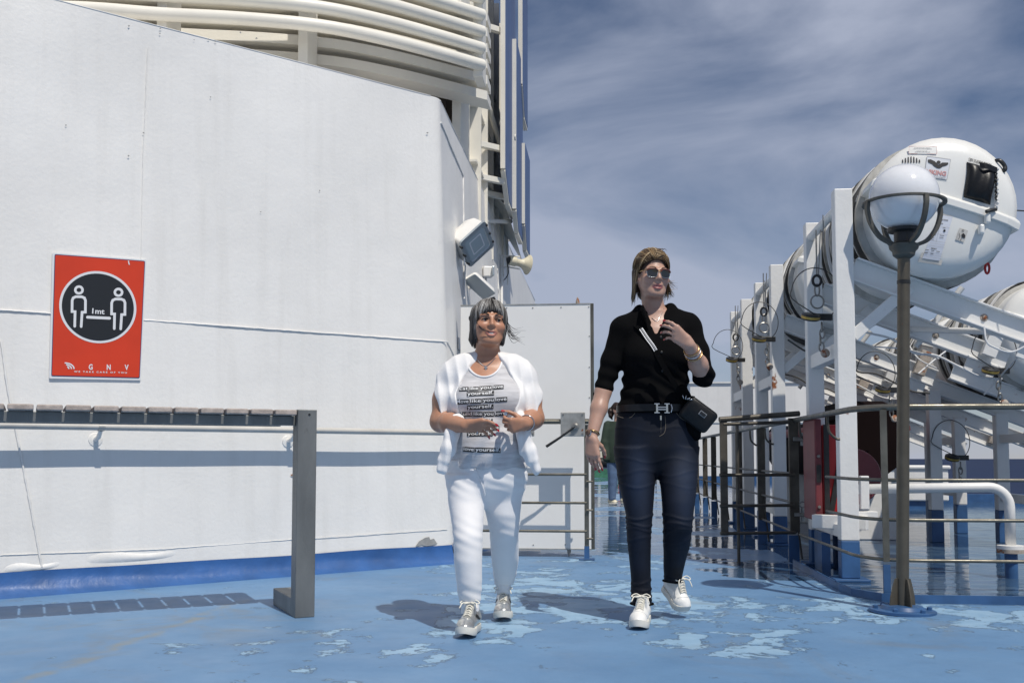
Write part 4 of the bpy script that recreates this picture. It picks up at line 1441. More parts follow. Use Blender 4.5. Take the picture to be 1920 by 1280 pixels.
pth = [endp(*cp(1216 + 5 * math.cos(t * 2.3), 330 + t * 10), 0.03 + 0.006 * math.sin(t * 4)) for t in [i * 0.25 for i in range(90)]]
MB().tube(pth, 0.005, 6).build('rope', 'strap_dark', RC0, smooth=True)
MB().tube(smoothpath([endp(*cp(1215, 620), 0.03), endp(*cp(1170, 632), 0.05), endp(*cp(1130, 645), 0.06)]), [0.012] * 13, 8).build('toggle', 'black_paint', RC0, smooth=True)
MB().tube(smoothpath([AY(1860, 303, 6.45), AY(1874, 301, 6.42), AY(1884, 312, 6.42), AY(1882, 320, 6.42), AY(1868, 322, 6.47)], 5), 0.007, 8, sy=2).build('handle', 'black_paint', RC0, smooth=True)
MB().tube([AY(1851 + 4 * math.cos(t), 503 + 10 * math.sin(t), 6.6) for t in [i * math.pi / 6 for i in range(12)]], 0.008, 8, closed=True).build('pull_ring', 'red_paint', RC0, smooth=True)
for (cx_, cy_) in ((1150, 690), (1105, 770)):
    MB().frame(endp(*cp(cx_, cy_), 0.03), np.array([1, 0, 0.0]), np.array([0, 1.0, 0]), np.array([0, 0, 1.0]), 0.03, 0.05, 0.06).build('flange_hook', 'raft_white', RC0, bevel=0.01)
MB().tube([AY(1897, 394, 6.5), AY(1990, 400, 6.3)], 0.004, 6).build('painter_line', 'wire_black', RC0)
# torn paint along the strap edge
mb = MB()
pp = [(215, 690), (262, 870), (285, 905), (300, 950), (330, 985), (400, 1040), (445, 1060), (470, 1095), (430, 1088), (380, 1050), (320, 1000), (275, 930), (240, 850)]
decal(mb, ([cp(*p) for p in pp], [(i, i + 1, 12 - i - 1, 12 - i) for i in range(5)]), lambda a, b, o: endp(a, b, o), 0.004)
# ------------------------------------------------------------------ lashing releases
def release(label, p, s=1.0, ph=0.0, stop=False):
    p = np.array(p, float)
    t = thing('release_unit', label, 'release unit', p, 'hydrostatic release units on the liferaft racks')
    rnd = random.Random(label)
    if not stop:
        MB().tube([p + np.array([0, 0, 0.62]) * s, p + np.array([0.0, 0, 0.30]) * s], 0.005 * s, 6).build('lashing', 'chain', t)
        MB().tube([p + np.array([0.03, 0, 0.62]) * s, p + np.array([0.01, 0, 0.30]) * s], 0.004 * s, 6).build('lashing', 'chain', t)
        MB().tube([p + np.array([0.0, 0, 0.27]) * s + 0.028 * s * np.array([math.cos(a), 0, 1.3 * math.sin(a)]) for a in [k * math.pi / 6 for k in range(12)]], 0.010 * s, 6, closed=True).build('shackle', 'black_paint', t, smooth=True)
        MB().tube([p + np.array([0.0, 0, 0.205]) * s + 0.016 * s * np.array([math.cos(a), 0, 2.6 * math.sin(a)]) for a in [k * math.pi / 6 for k in range(12)]], 0.006 * s, 6, closed=True).build('link', 'chain', t, smooth=True)
        MB().tube([p + np.array([0.0, 0, 0.125]) * s + 0.045 * s * np.array([math.cos(a), 0.2 * math.cos(a), math.sin(a)]) for a in [k * math.pi / 8 for k in range(16)]], 0.006 * s, 6, closed=True).build('ring', 'chain', t, smooth=True)
    MB().lathe([(0.05 * s, -0.022 * s), (0.062 * s, -0.016 * s), (0.062 * s, 0.016 * s), (0.05 * s, 0.022 * s)], p + np.array([-0.05, -0.02, 0.02]) * s, axis=(0.1, -0.35, 0.93), n=20).build('release_body', 'black_paint', t, smooth=True)
    MB().lathe([(0.0632 * s, -0.008 * s), (0.0632 * s, 0.008 * s)], p + np.array([-0.05, -0.02, 0.02]) * s, axis=(0.1, -0.35, 0.93), n=20).build('label_band', 'brass', t, smooth=True)
    MB().box(p + np.array([0.035, 0, 0.02]) * s, (0.13 * s, 0.03 * s, 0.045 * s), 0.2).build('bracket', 'black_paint', t, bevel=0.004)
    for k in range(4):
        c_ = p + np.array([0.02 + 0.012 * rnd.uniform(-1, 1), -0.01, -0.05 - 0.045 * k]) * s
        u_ = (np.array([1, 0, 0]) if k % 2 else np.array([0.3, 0.95, 0]))
        MB().tube([c_ + (u_ * 0.016 * math.cos(a) + np.array([0, 0, 1]) * 0.032 * math.sin(a)) * s for a in [q_ * math.pi / 6 for q_ in range(12)]], 0.006 * s, 6, closed=True).build('chain_link', 'chain', t, smooth=True)
    MB().lathe([(0.02 * s, 0), (0.03 * s, 0.01 * s), (0.03 * s, 0.03 * s), (0.012 * s, 0.04 * s)], p + np.array([0.03, -0.03, -0.235]) * s, axis=(0.3, -0.9, 0.2), n=12).build('fitting', 'rack_rust', t, smooth=True)
    lp = [p + np.array([-0.02, -0.04, 0.03]) * s]
    R0 = 0.16 * s
    cc = p + np.array([-0.07 + 0.05 * math.cos(ph), -0.05, 0.17]) * s
    lp += [cc + np.array([math.cos(a), 0.15 * math.sin(a), 1.15 * math.sin(a)]) * R0 for a in [math.pi * (1.05 - 1.35 * i / 12) for i in range(13)]]
    MB().tube(smoothpath(lp, 3), 0.0038 * s, 6).build('wire_loop', 'wire_black', t, smooth=True)
    return t
release('black release unit with chain and wire loop by the front rack post', AX(1533, 600, 1.42), 1.0, 0)
release('release unit hanging on the middle rack post, its wire in a round loop', AX(1433, 640, 1.40), 1.0, 1)
release('release unit hanging on the farthest rack post', AX(1380, 678, 1.40), 1.0, 2)
release('release unit with rusty flap at the right edge below the cut canister', AY(1868, 700, 7.52), 0.95, 0.5, True)
release('release unit hanging low at the second ramp, left of the lamp post', AY(1665, 735, 8.9), 1.0, 2.5, True)
release('release unit dangling against the sky under the middle stand', AY(1795, 862, 9.7), 1.05, 1.5, True)

# loose white lashing wires strung between the ramps
for k, pts in enumerate(([(1640, 650, 8.0), (1700, 655, 8.2), (1760, 672, 7.6)], [(1700, 640, 8.4), (1722, 672, 8.2), (1756, 690, 7.9)], [(1722, 700, 8.0), (1760, 668, 8.2), (1800, 640, 8.6)], [(1845, 612, 6.62), (1850, 640, 6.6), (1862, 650, 6.6), (1895, 660, 6.6), (1930, 645, 6.6)], [(1845, 740, 7.6), (1880, 700, 7.5), (1925, 650, 7.0)])):
    o_ = MB().tube(smoothpath([AY(*p) for p in pts], 6), 0.006, 6).build('lashing_wire', 'wire_white', None, smooth=True, loc=AY(*pts[0]))
    tag(o_, ('white wire strung from the lamp post to the second ramp', 'white wire crossing below the second ramp behind the post', 'white wire slanting up towards the lower canister', 'white wire looped round the rusty flap at right', 'white wire climbing past the release unit at right')[k], 'wire')

# ------------------------------------------------------------------ deck rail round the basin
RT = 1.075
HZ = (0.225, 0.447, 0.668)
CX, CY_ = 1.40, 5.74
dr = thing('deck_railing', 'grey steel deck railing that bends round the corner behind the globe lamp', 'railing', (CX + 0.14, CY_, 0))
def bend(z, y_end):
    return [(6.0, CY_, z), (CX + 0.30, CY_, z)] + [tuple(p) for p in smoothpath([(CX + 0.22, CY_ + 0.005, z), (CX + 0.12, CY_ + 0.06, z), (CX + 0.045, CY_ + 0.19, z), (CX + 0.02, CY_ + 0.33, z)], 4)] + [(CX, y_end, z)]
MB().tube(bend(RT, 12.4), 0.0185, 12).build('handrail', 'rail_steel', dr, smooth=True, ang=180)
for z in HZ:
    MB().tube(bend(z, 6.63 if z > 0.3 else 7.55), 0.0098, 10).build('bar', 'rail_steel', dr, smooth=True, ang=180)
for xx in (CX + 0.135, 2.95, 4.4):
    MB().box((xx, CY_ + 0.022, (RT + 0.2) / 2), (0.034, 0.014, RT - 0.2 - 0.03)).build('post', 'rail_steel', dr)
    MB().box((xx, CY_ + 0.022, 0.10), (0.037, 0.018, 0.20)).build('post_foot', 'base_blue', dr)
dr2 = thing('deck_railing', 'dark railing along the walkway beyond the open gate', 'railing', (CX, 7.8, 0))
for z in HZ:
    MB().tube([(CX, 7.78, z), (CX, 19.0, z)], 0.0098, 8).build('bar', 'rail_dark', dr2, smooth=True)
MB().tube([(CX, 12.41, RT), (CX, 19.0, RT)], 0.0185, 10).build('handrail', 'rail_dark', dr2, smooth=True)
for yy in (7.82, 9.4, 11.0, 12.45, 13.6, 14.8, 16.2, 18.0):
    MB().box((CX + 0.002, yy, (RT + 0.2) / 2), (0.07 if yy > 9 else 0.05, 0.014, RT - 0.2 - 0.03)).build('post', 'rail_dark', dr2)
    MB().box((CX + 0.002, yy, 0.10), (0.078, 0.018, 0.2)).build('post_foot', 'base_blue', dr2)
    MB().bar((CX + 0.06, yy, 0.02), (CX + 0.01, yy, 0.45), 0.012, 0.04, up=(0, 1, 0)).build('stay', 'rail_dark', dr2)
# half round grips on the rack posts
for (yy) in (7.62, 9.26, 10.22, 6.66):
    g = MB().tube([(CX + 0.01, yy - 0.055, RT - 0.02)] + [tuple(p) for p in smoothpath([(CX + 0.01, yy - 0.055, RT - 0.06), (CX + 0.02, yy - 0.055, RT - 0.12), (CX + 0.06, yy - 0.055, RT - 0.16), (P1[0] - 0.055, yy - 0.055, RT - 0.165)], 4)], 0.009, 8).build('rail_hanger', 'rail_dark', dr2, smooth=True)

# open gate
H0 = np.array([1.40, 7.76, 0])
H1 = np.array([0.86, 7.62, 0])
gate = thing('rail_gate', 'open rail gate with three dark bars, swung out over the wet walkway', 'gate', H0)
gd = nrm(H1 - H0)
GL = np.linalg.norm(H1 - H0)
MB().box(H0 + np.array([0, 0, 0.66]), (0.075, 0.016, 0.86), math.atan2(gd[1], gd[0])).build('hinge_stile', 'rail_dark', gate)
MB().box(H1 + np.array([0, 0, 0.64]), (0.055, 0.016, 0.86), math.atan2(gd[1], gd[0])).build('stile', 'rail_dark', gate)
MB().tube([H0 - gd * 0.05 + np.array([0, 0, 1.125]), H1 + gd * 0.03 + np.array([0, 0, 1.075])], 0.021, 10).build('handrail', 'rail_dark', gate, smooth=True)
MB().tube([H0 + np.array([0, 0.0, 1.06]), H1 + np.array([0, 0, 1.04])], 0.013, 10).build('bar', 'rail_dark', gate, smooth=True)
for z in (0.225, 0.43, 0.66):
    MB().tube([H0 + np.array([0, -0.012, z]), H1 + gd * 0.035 + np.array([0, -0.012, z])], 0.0125, 10).build('bar', 'rail_dark', gate, smooth=True)
pm = H0 + gd * (GL * 0.80)
MB().tube([pm + np.array([0, 0.02, 1.06]), pm + np.array([0, 0.02, 0.0])], 0.012, 10).build('drop_leg', 'rail_dark', gate, smooth=True)
for z in (0.93, 0.36):
    MB().box(H0 + np.array([0.045, 0, z]), (0.10, 0.04, 0.03)).build('hinge', 'chain', gate, bevel=0.004)
    MB().tube([H0 + np.array([0.06, 0, z - 0.05]), H0 + np.array([0.06, 0, z + 0.05])], 0.012, 8).build('hinge_pin', 'chain', gate, smooth=True)
MB().tube([H0 + np.array([0.06, 0, 0.435]) + 0.022 * np.array([math.cos(a), 0, math.sin(a)]) for a in [k * math.pi / 6 for k in range(12)]], 0.005, 6, closed=True).build('pull_ring', 'chain', gate, smooth=True)

# low kerb that holds the water back
kerb = thing('basin_kerb', 'low dark blue kerb round the wet basin at the foot of the railing', 'kerb', (CX, CY_ - 0.05, 0))
pth = [(6.0, CY_ - 0.055), (CX + 0.26, CY_ - 0.055), (CX + 0.10, CY_ - 0.01), (CX - 0.015, CY_ + 0.20), (CX - 0.035, CY_ + 0.40), (CX - 0.05, 7.55)]
V, Fq = [], []
for i, p in enumerate(pth):
    t_ = nrm(np.array([*pth[min(i + 1, len(pth) - 1)], 0]) - np.array([*pth[max(i - 1, 0)], 0]))
    nn = np.array([-t_[1], t_[0], 0]) * 0.007
    b = np.array([*p, 0])
    V += [b - nn, b + nn, b + nn + np.array([0, 0, 0.045]), b - nn + np.array([0, 0, 0.045])]
for i in range(len(pth) - 1):
    for j in range(4):
        Fq.append((4 * i + j, 4 * i + (j + 1) % 4, 4 * i + 4 + (j + 1) % 4, 4 * i + 4 + j))
MB().add(V, Fq).build('kerb_strip', 'base_blue', kerb)

# white bent pipe
pv = G(1897, 1083)
vp = thing('vent_pipe', 'white pipe bent down at its end onto a flanged blue stub', 'pipe', pv)
zp = AY(1750, 917, pv[1])[2]
x0p = AY(1604, 930, pv[1])[0]
MB().tube([(x0p, pv[1], zp), (pv[0] - 0.14, pv[1], zp + 0.015)] + arc((pv[0] - 0.13, pv[1], zp - 0.115), (1, 0, 0), (0, 0, 1), 0.13, math.pi / 2, 0, 8) + [(pv[0], pv[1], 0.215)], 0.033, 14).build('pipe', 'rack_white', vp, smooth=True, ang=180)
MB().lathe([(0.085, 0.19), (0.085, 0.214), (0.05, 0.216)], pv, n=20).build('flange', 'rack_white', vp, smooth=True)
MB().lathe([(0.085, 0.165), (0.085, 0.189), (0.03, 0.1895)], pv, n=20).build('flange', 'rack_rust', vp, smooth=True)
MB().lathe([(0.04, 0.0), (0.04, 0.164)], pv, n=16).build('stub', 'base_blue', vp, smooth=True)
bk = AY(1617, 935, pv[1])
MB().box((bk[0], pv[1] - 0.05, zp - 0.02), (0.055, 0.05, 0.22)).build('clamp', 'rack_white', vp, bevel=0.004)
MB().box((bk[0] - 0.02, pv[1] - 0.02, zp - 0.17), (0.20, 0.10, 0.05)).build('clamp_foot', 'rack_white', vp, bevel=0.004)
MB().box((bk[0] - 0.15, pv[1] - 0.0, zp - 0.22), (0.36, 0.06, 0.09), -0.5).build('support_beam', 'rack_white', vp, bevel=0.004)

# ------------------------------------------------------------------ red gear under the racks
fc = thing('gear_locker', 'red locker with black straps and a maroon side, behind the rack post', 'locker', (1.65, 7.3, 0.0))
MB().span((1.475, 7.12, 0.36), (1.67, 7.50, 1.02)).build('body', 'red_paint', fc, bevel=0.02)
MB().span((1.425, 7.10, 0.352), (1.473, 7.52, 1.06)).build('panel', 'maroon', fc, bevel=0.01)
for a, b in (((1.53, 7.11, 0.40), (1.64, 7.11, 1.0)), ((1.505, 7.105, 1.02), (1.505, 7.105, 0.37))):
    MB().bar(a, b, 0.012, 0.035, up=(1, 0, 0.3)).build('strap', 'black_paint', fc)
for z in (0.45, 0.8):
    MB().lathe([(0.012, 0), (0.01, 0.01)], (1.449, 7.098, z), axis=(0, -1, 0), n=8).build('stud', 'chain', fc)
MB().box((1.449, 7.096, 0.68), (0.03, 0.012, 0.12)).build('lock_plate', 'black_paint', fc)
for xx in (1.51, 1.64):
    MB().span((xx - 0.03, 7.2, 0.0), (xx + 0.03, 7.45, 0.268)).build('leg', 'base_blue', fc)
hr = thing('hose_reel', 'round red hose reel disc seen past the front rack post', 'reel', AY(1602, 940, 8.6) * np.array([1, 1, 0]))
c_ = AY(1598, 893, 8.15)
MB().lathe([(0.06, -0.02), (0.215, -0.02), (0.225, 0.0), (0.225, 0.03), (0.06, 0.04)], c_, axis=(0, 1, 0), n=36)  .build('disc', 'maroon', hr, smooth=True)  # red reel given maroon: its shade is put into the colour
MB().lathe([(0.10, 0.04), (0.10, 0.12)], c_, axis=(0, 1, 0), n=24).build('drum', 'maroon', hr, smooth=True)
MB().tube([c_ + np.array([0, -0.03, 0]), c_ + np.array([0.04, -0.05, -0.05]), c_ + np.array([0.05, -0.09, -0.05])], 0.012, 8).build('crank', 'black_paint', hr, smooth=True)
MB().span((c_[0] - 0.03, c_[1] + 0.05, 0), (c_[0] + 0.03, c_[1] + 0.11, c_[2])).build('stand', 'base_blue', hr)

rb = thing('rescue_boat', 'rescue boat with red fender under the racks, its hull coloured dark as deep shade', 'boat', (2.40, 11.0, 0.5))
secs = []
for i in range(13):
    t_ = i / 12
    y_ = 9.2 + 4.4 * t_
    w_ = 0.42 * (math.sin(math.pi * min(1, 0.14 + t_ * 0.62)) ** 0.7)
    k_ = 0.70 + 0.22 * max(0, 0.25 - t_) + 0.15 * max(0, t_ - 0.8)
    ring_ = []
    for j in range(14):
        a = 2 * math.pi * j / 14
        x_ = math.cos(a)
        z_ = math.sin(a)
        ring_.append(np.array([2.40 + w_ * math.copysign(abs(x_) ** 0.7, x_), y_, k_ + 0.28 + (0.20 if z_ > 0 else 0.40) * math.copysign(abs(z_) ** 0.8, z_)]))
    secs.append(ring_)
loft(secs).build('hull', 'boat_shaded', rb, smooth=True)
def ringat(i, dz, k_):
    return [np.array([2.75 + (p[0] - 2.75) * k_, p[1], p[2] * 0 + dz + 0.10 * math.sin(2 * math.pi * j / 14)]) for j, p in enumerate(secs[i])]
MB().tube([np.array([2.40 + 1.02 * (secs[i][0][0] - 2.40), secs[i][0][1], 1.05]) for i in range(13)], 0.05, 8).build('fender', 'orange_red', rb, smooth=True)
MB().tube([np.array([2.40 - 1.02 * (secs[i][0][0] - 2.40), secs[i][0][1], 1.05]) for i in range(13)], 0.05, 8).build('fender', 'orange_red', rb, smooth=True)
loft([[np.array([2.40 + sx * w_, 10.2 + sy * l_, z_]) for sx, sy in ((-1, -1), (1, -1), (1, 1), (-1, 1))] for (w_, l_, z_) in ((0.32, 0.8, 1.13), (0.30, 0.75, 1.22), (0.20, 0.5, 1.32))])  .build('cover', 'boat_shaded', rb, bevel=0.03)
for yy in (9.9, 12.4):
    MB().span((2.05, yy, 0.0), (2.75, yy + 0.12, 0.585)).build('cradle', 'rack_white', rb, bevel=0.01)

# ------------------------------------------------------------------ background
hw = AY(1294, 719, 31)
bh = thing('deckhouse', 'plain white deckhouse with a blue foot across the far end of the deck', 'deckhouse', (hw[0] + 3, 31, 0))
MB().span((hw[0], 31, 0.2), (hw[0] + 5.5, 34, hw[2])).build('wall', 'hull_white', bh)
MB().span((hw[0] - 0.02, 30.98, 0.0), (hw[0] + 5.5, 33.5, 0.199)).build('blue_foot', 'base_blue', bh)
MB().span((hw[0] - 0.05, 30.95, hw[2] + 0.001), (hw[0] + 5.6, 34, hw[2] + 0.05)).build('roof_edge', 'hull_white', bh)
MB().span((hw[0], 30.985, 1.80), (hw[0] + 5.5, 30.999, 1.83)).build('plate_joint', 'reflector', bh)
kr = thing('deck_edge_coaming', 'blue coaming along the far deck edge, sea behind it', 'coaming', (5, DECK_R, 0))
MB().span((3.2, DECK_R, 0.0), (11, DECK_R + 0.1, 0.14)).build('coaming', 'base_blue', kr)
lk = thing('deck_locker', 'white deck locker at the far edge, seen between lamp post and stands', 'locker', AY(1665, 930, 16.0) * np.array([1, 1, 0]))
q = np.array(lk.location)
MB().span((q[0] - 0.4, 15.8, 0.12), (q[0] + 0.85, 16.5, 0.60)).build('chest', 'hull_white', lk, bevel=0.02)
MB().span((q[0] - 0.43, 15.77, 0.601), (q[0] + 0.88, 16.53, 0.66)).build('lid', 'hull_white', lk, bevel=0.02)
MB().span((q[0] - 0.3, 15.85, 0.0), (q[0] + 0.75, 16.45, 0.12)).build('plinth', 'base_blue', lk)
sr = thing('deck_railing', 'distant thin railing across the end of the deck', 'railing', (-0.5, 43, 0))
for z in (0.35, 0.7, 1.05):
    MB().tube([(-6, 43, z), (5.0, 43, z)], 0.03, 6).build('bar', 'rail_steel', sr)
for k in range(9):
    MB().tube([(-5.5 + 1.25 * k, 43, 0), (-5.5 + 1.25 * k, 43, 1.05)], 0.035, 6).build('post', 'rail_steel', sr)
wn = thing('mooring_winch', 'small dark winch by the distant railing with a white post', 'winch', (0.05, 40, 0))
MB().lathe([(0.35, -0.5), (0.2, -0.45), (0.2, 0.3), (0.35, 0.35)], (0.0, 40, 0.55), axis=(1, 0, 0), n=16).build('drum', 'black_paint', wn, smooth=True)
MB().span((-0.6, 39.7, 0), (-0.48, 40.3, 0.95)).build('frame', 'red_paint', wn)
MB().span((0.36, 39.7, 0), (0.48, 40.3, 0.95)).build('frame', 'red_paint', wn)
MB().tube([(-0.35, 39.5, 0), (-0.5, 39.5, 2.4)], 0.06, 8).build('post', 'hull_white', wn)
gn = MB()
gn.grid(lambda u, v: np.array([-1.3 + 2.6 * u, 37.2 + 1.4 * v, 0.004 + 0.26 * (math.sin(math.pi * u) * math.sin(math.pi * v)) ** 0.5 * (1 + 0.3 * math.sin(u * 23 + v * 9))]), 30, 10)
o_ = gn.build('netting', 'green_net', None, smooth=True, loc=(0, 38, 0))
tag(o_, 'green heap of netting lying on the far deck', 'net')

# more of the rack's tangle: grab lines and conduit clipped along the ramps
for k, (y_, x0_, x1_, z_) in enumerate(((7.60, 1.62, 2.85, 2.02), (9.24, 1.62, 2.85, 2.02), (10.2, 1.62, 2.85, 2.02), (11.26, 1.62, 2.85, 2.02))):
    pts = []
    for i in range(9):
        t = i / 8
        x_ = x0_ + (x1_ - x0_) * t
        pts.append((x_, y_ - 0.07, z_ - 0.30 - (x_ - 1.6) * SLOPE + 0.14 - 0.05 * math.sin(t * math.pi * 3) ** 2))
    o_ = MB().tube(smoothpath(pts, 4), 0.008, 6).build('grab_line', 'strap_dark' if k % 2 else 'wire_white', None, smooth=True, loc=pts[0])
    tag(o_, ('sagging white grab line under the second ramp of the nearest rack', 'dark grab line sagging under the near ramp of the second rack', 'white grab line under the far ramp of the second rack', 'dark grab line under the farthest rack')[k], 'line')

# ------------------------------------------------------------------ people: distance-field modelling
class Vol:
    def __init__(s, lo, hi, h):
        s.lo = np.array(lo, np.float64)
        s.h = h
        s.n = (np.ceil((np.array(hi) - s.lo) / h)).astype(int) + 1
        s.D = np.full(s.n, 0.06, np.float32)

    def blk(s, lo, hi):
        a = np.clip(np.floor((np.array(lo) - s.lo) / s.h).astype(int), 0, s.n - 1)
        b = np.clip(np.ceil((np.array(hi) - s.lo) / s.h).astype(int) + 1, 1, s.n)
        b = np.maximum(b, a + 1)
        sl_ = tuple(slice(a[i], b[i]) for i in range(3))
        ax = [(s.lo[i] + s.h * np.arange(a[i], b[i])).astype(np.float32) for i in range(3)]
        return sl_, ax[0][:, None, None], ax[1][None, :, None], ax[2][None, None, :]

    def comb(s, sl_, d, k, mode):
        A = s.D[sl_]
        if mode == 'u':
            if k > 0:
                hh = np.maximum(k - np.abs(A - d), 0) / k
                s.D[sl_] = np.minimum(A, d) - hh * hh * k * 0.25
            else:
                s.D[sl_] = np.minimum(A, d)
        else:
            d = -d
            if k > 0:
                hh = np.maximum(k - np.abs(A - d), 0) / k
                s.D[sl_] = np.maximum(A, d) + hh * hh * k * 0.25
            else:
                s.D[sl_] = np.maximum(A, d)

    def cap(s, a, b, ra, rb, k=0.02, mode='u'):
        a = np.array(a, float)
        b = np.array(b, float)
        mg = max(ra, rb) + max(k, 0.02) + 2 * s.h
        sl_, X, Y, Z = s.blk(np.minimum(a, b) - mg, np.maximum(a, b) + mg)
        d = b - a
        L2 = float(d @ d) + 1e-9
        t = np.clip(((X - a[0]) * d[0] + (Y - a[1]) * d[1] + (Z - a[2]) * d[2]) / L2, 0, 1)
        dist = np.sqrt((X - a[0] - t * d[0]) ** 2 + (Y - a[1] - t * d[1]) ** 2 + (Z - a[2] - t * d[2]) ** 2) - (ra + (rb - ra) * t)
        s.comb(sl_, dist.astype(np.float32), k, mode)
        return s

    def chain(s, pts, rs, k=0.02):
        for i in range(len(pts) - 1):
            s.cap(pts[i], pts[i + 1], rs[i], rs[i + 1], k)
        return s

    def ell(s, c, r, k=0.02, mode='u', R=None):
        c = np.array(c, float)
        r = np.array(r, float)
        mg = r.max() + max(k, 0.02) + 2 * s.h
        sl_, X, Y, Z = s.blk(c - mg, c + mg)
        x, y, z = X - c[0], Y - c[1], Z - c[2]
        if R is not None:
            x, y, z = (R[0][0] * x + R[1][0] * y + R[2][0] * z, R[0][1] * x + R[1][1] * y + R[2][1] * z, R[0][2] * x + R[1][2] * y + R[2][2] * z)
        k0 = np.sqrt((x / r[0]) ** 2 + (y / r[1]) ** 2 + (z / r[2]) ** 2)
        k1 = np.sqrt((x / r[0] ** 2) ** 2 + (y / r[1] ** 2) ** 2 + (z / r[2] ** 2) ** 2) + 1e-6
        d = k0 * (k0 - 1) / k1
        s.comb(sl_, d.astype(np.float32), k, mode)
        return s

    def stack(s, rows, k=0.02, mode='u', p=2.0, grow=0.0):
        """rows: (z, cx, cy, rx, ry) from top to bottom or bottom to top"""
        rows = sorted(rows)
        z = np.array([r[0] for r in rows])
        C = np.array([r[1:] for r in rows])
        zz0, zz1 = z[0], z[-1]
        mg = 0.06
        lo = [(C[:, 0] - C[:, 2]).min() - mg, (C[:, 1] - C[:, 3]).min() - mg, zz0 - mg]
        hi = [(C[:, 0] + C[:, 2]).max() + mg, (C[:, 1] + C[:, 3]).max() + mg, zz1 + mg]
        sl_, X, Y, Z = s.blk(lo, hi)
        zf = Z.ravel()
        # smooth interpolation
        I = []
        for j in range(4):
            f = np.interp(zf, z, C[:, j])
            w = max(1, int(0.012 / s.h))
            ker = np.ones(2 * w + 1) / (2 * w + 1)
            f = np.convolve(np.pad(f, w, mode='edge'), ker, 'valid')
            I.append(f.astype(np.float32)[None, None, :])
        cx, cy, rx, ry = I
        rx = rx + grow
        ry = ry + grow
        q = (np.abs((X - cx) / rx) ** p + np.abs((Y - cy) / ry) ** p) ** (1 / p)
        d = (q - 1) * np.minimum(rx, ry) * 0.9
        dz = np.maximum(zz0 - Z, Z - zz1)
        d = np.maximum(d, dz)
        s.comb(sl_, d.astype(np.float32), k, mode)
        return s

    def warp(s, fn, band=0.03):
        I = np.nonzero(np.abs(s.D) < band)
        P = np.stack([s.lo[i] + s.h * I[i] for i in range(3)], 1)
        s.D[I] += fn(P).astype(np.float32)
        return s

    def mesh(s):
        D = s.D
        ins = D < 0
        c = ins[:-1, :-1, :-1].astype(np.int8)
        for dx in (0, 1):
            for dy in (0, 1):
                for dz in (0, 1):
                    if dx + dy + dz:
                        c = c + ins[dx:D.shape[0] - 1 + dx, dy:D.shape[1] - 1 + dy, dz:D.shape[2] - 1 + dz]
        act = (c > 0) & (c < 8)
        I = np.nonzero(act)
        N = len(I[0])
        idx = np.full(act.shape, -1, np.int32)
        idx[I] = np.arange(N)
        acc = np.zeros((N, 3))
        cnt = np.zeros(N)
        corner = {}
        for dx in (0, 1):
            for dy in (0, 1):
                for dz in (0, 1):
                    corner[dx, dy, dz] = D[I[0] + dx, I[1] + dy, I[2] + dz]
        for a in range(3):
            for u in (0, 1):
                for w in (0, 1):
                    q0 = [0, 0, 0]
                    o = [i for i in range(3) if i != a]
                    q0[o[0]], q0[o[1]] = u, w
                    q1 = list(q0)
                    q1[a] = 1
                    d0, d1 = corner[tuple(q0)], corner[tuple(q1)]
                    m = (d0 < 0) != (d1 < 0)
                    t = np.where(m, d0 / (d0 - d1 + 1e-12), 0)
                    p = np.zeros((N, 3))
                    p[:, o[0]] = u
                    p[:, o[1]] = w
                    p[:, a] = t
                    acc += p * m[:, None]
                    cnt += m
        V = s.lo + s.h * (np.stack(I, 1) + acc / cnt[:, None])
        Fs = []
        for a in range(3):
            o = [(a + 1) % 3, (a + 2) % 3]
            s0 = [slice(None)] * 3
            s1 = [slice(None)] * 3
            s0[a] = slice(0, -1)
            s1[a] = slice(1, None)
            A, B = ins[tuple(s0)], ins[tuple(s1)]
            ch = A != B
            J = list(np.nonzero(ch))
            ok = (J[o[0]] > 0) & (J[o[1]] > 0) & (J[o[0]] < idx.shape[o[0]]) & (J[o[1]] < idx.shape[o[1]])
            J = [j[ok] for j in J]
            flip = B[J[0], J[1], J[2]]
            q = []
            for (u, w) in ((-1, -1), (0, -1), (0, 0), (-1, 0)):
                K = [J[0].copy(), J[1].copy(), J[2].copy()]
                K[o[0]] = K[o[0]] + u
                K[o[1]] = K[o[1]] + w
                q.append(idx[K[0], K[1], K[2]])
            Q = np.stack(q, 1)
            Q[flip] = Q[flip][:, ::-1]
            Fs.append(Q[(Q >= 0).all(1)])
        return V, np.concatenate(Fs)

def vnoise(P, f, seed, n=6):
    r = np.random.default_rng(seed)
    out = np.zeros(len(P))
    for _ in range(n):
        d = r.normal(size=3)
        d /= np.linalg.norm(d)
        out += np.sin(P @ (d * f * r.uniform(0.6, 1.6)) + r.uniform(0, 6.28))
    return out / n

def build_np(name, V, Fq, material, parent, col=None, smooth=True):
    me = bpy.data.meshes.new(name)
    W = (V - ORG[parent.name]).astype(np.float32)
    me.vertices.add(len(W))
    me.vertices.foreach_set('co', W.ravel())
    nF = len(Fq)
    me.loops.add(nF * 4)
    me.loops.foreach_set('vertex_index', Fq.astype(np.int32).ravel())
    me.polygons.add(nF)
    me.polygons.foreach_set('loop_start', np.arange(nF, dtype=np.int32) * 4)
    me.update(calc_edges=True)
    me.validate()
    if smooth:
        me.polygons.foreach_set('use_smooth', np.ones(len(me.polygons), bool))
    me.materials.append(M[material] if isinstance(material, str) else material)
    if col is not None:
        a = me.color_attributes.new('Col', 'FLOAT_COLOR', 'POINT')
        c = np.ones((len(W), 4), np.float32)
        c[:, :3] = col
        a.data.foreach_set('color', c.ravel())
    o = bpy.data.objects.new(name, me)
    COL.objects.link(o)
    o.parent = parent
    ORG[o.name] = ORG[parent.name]
    return o

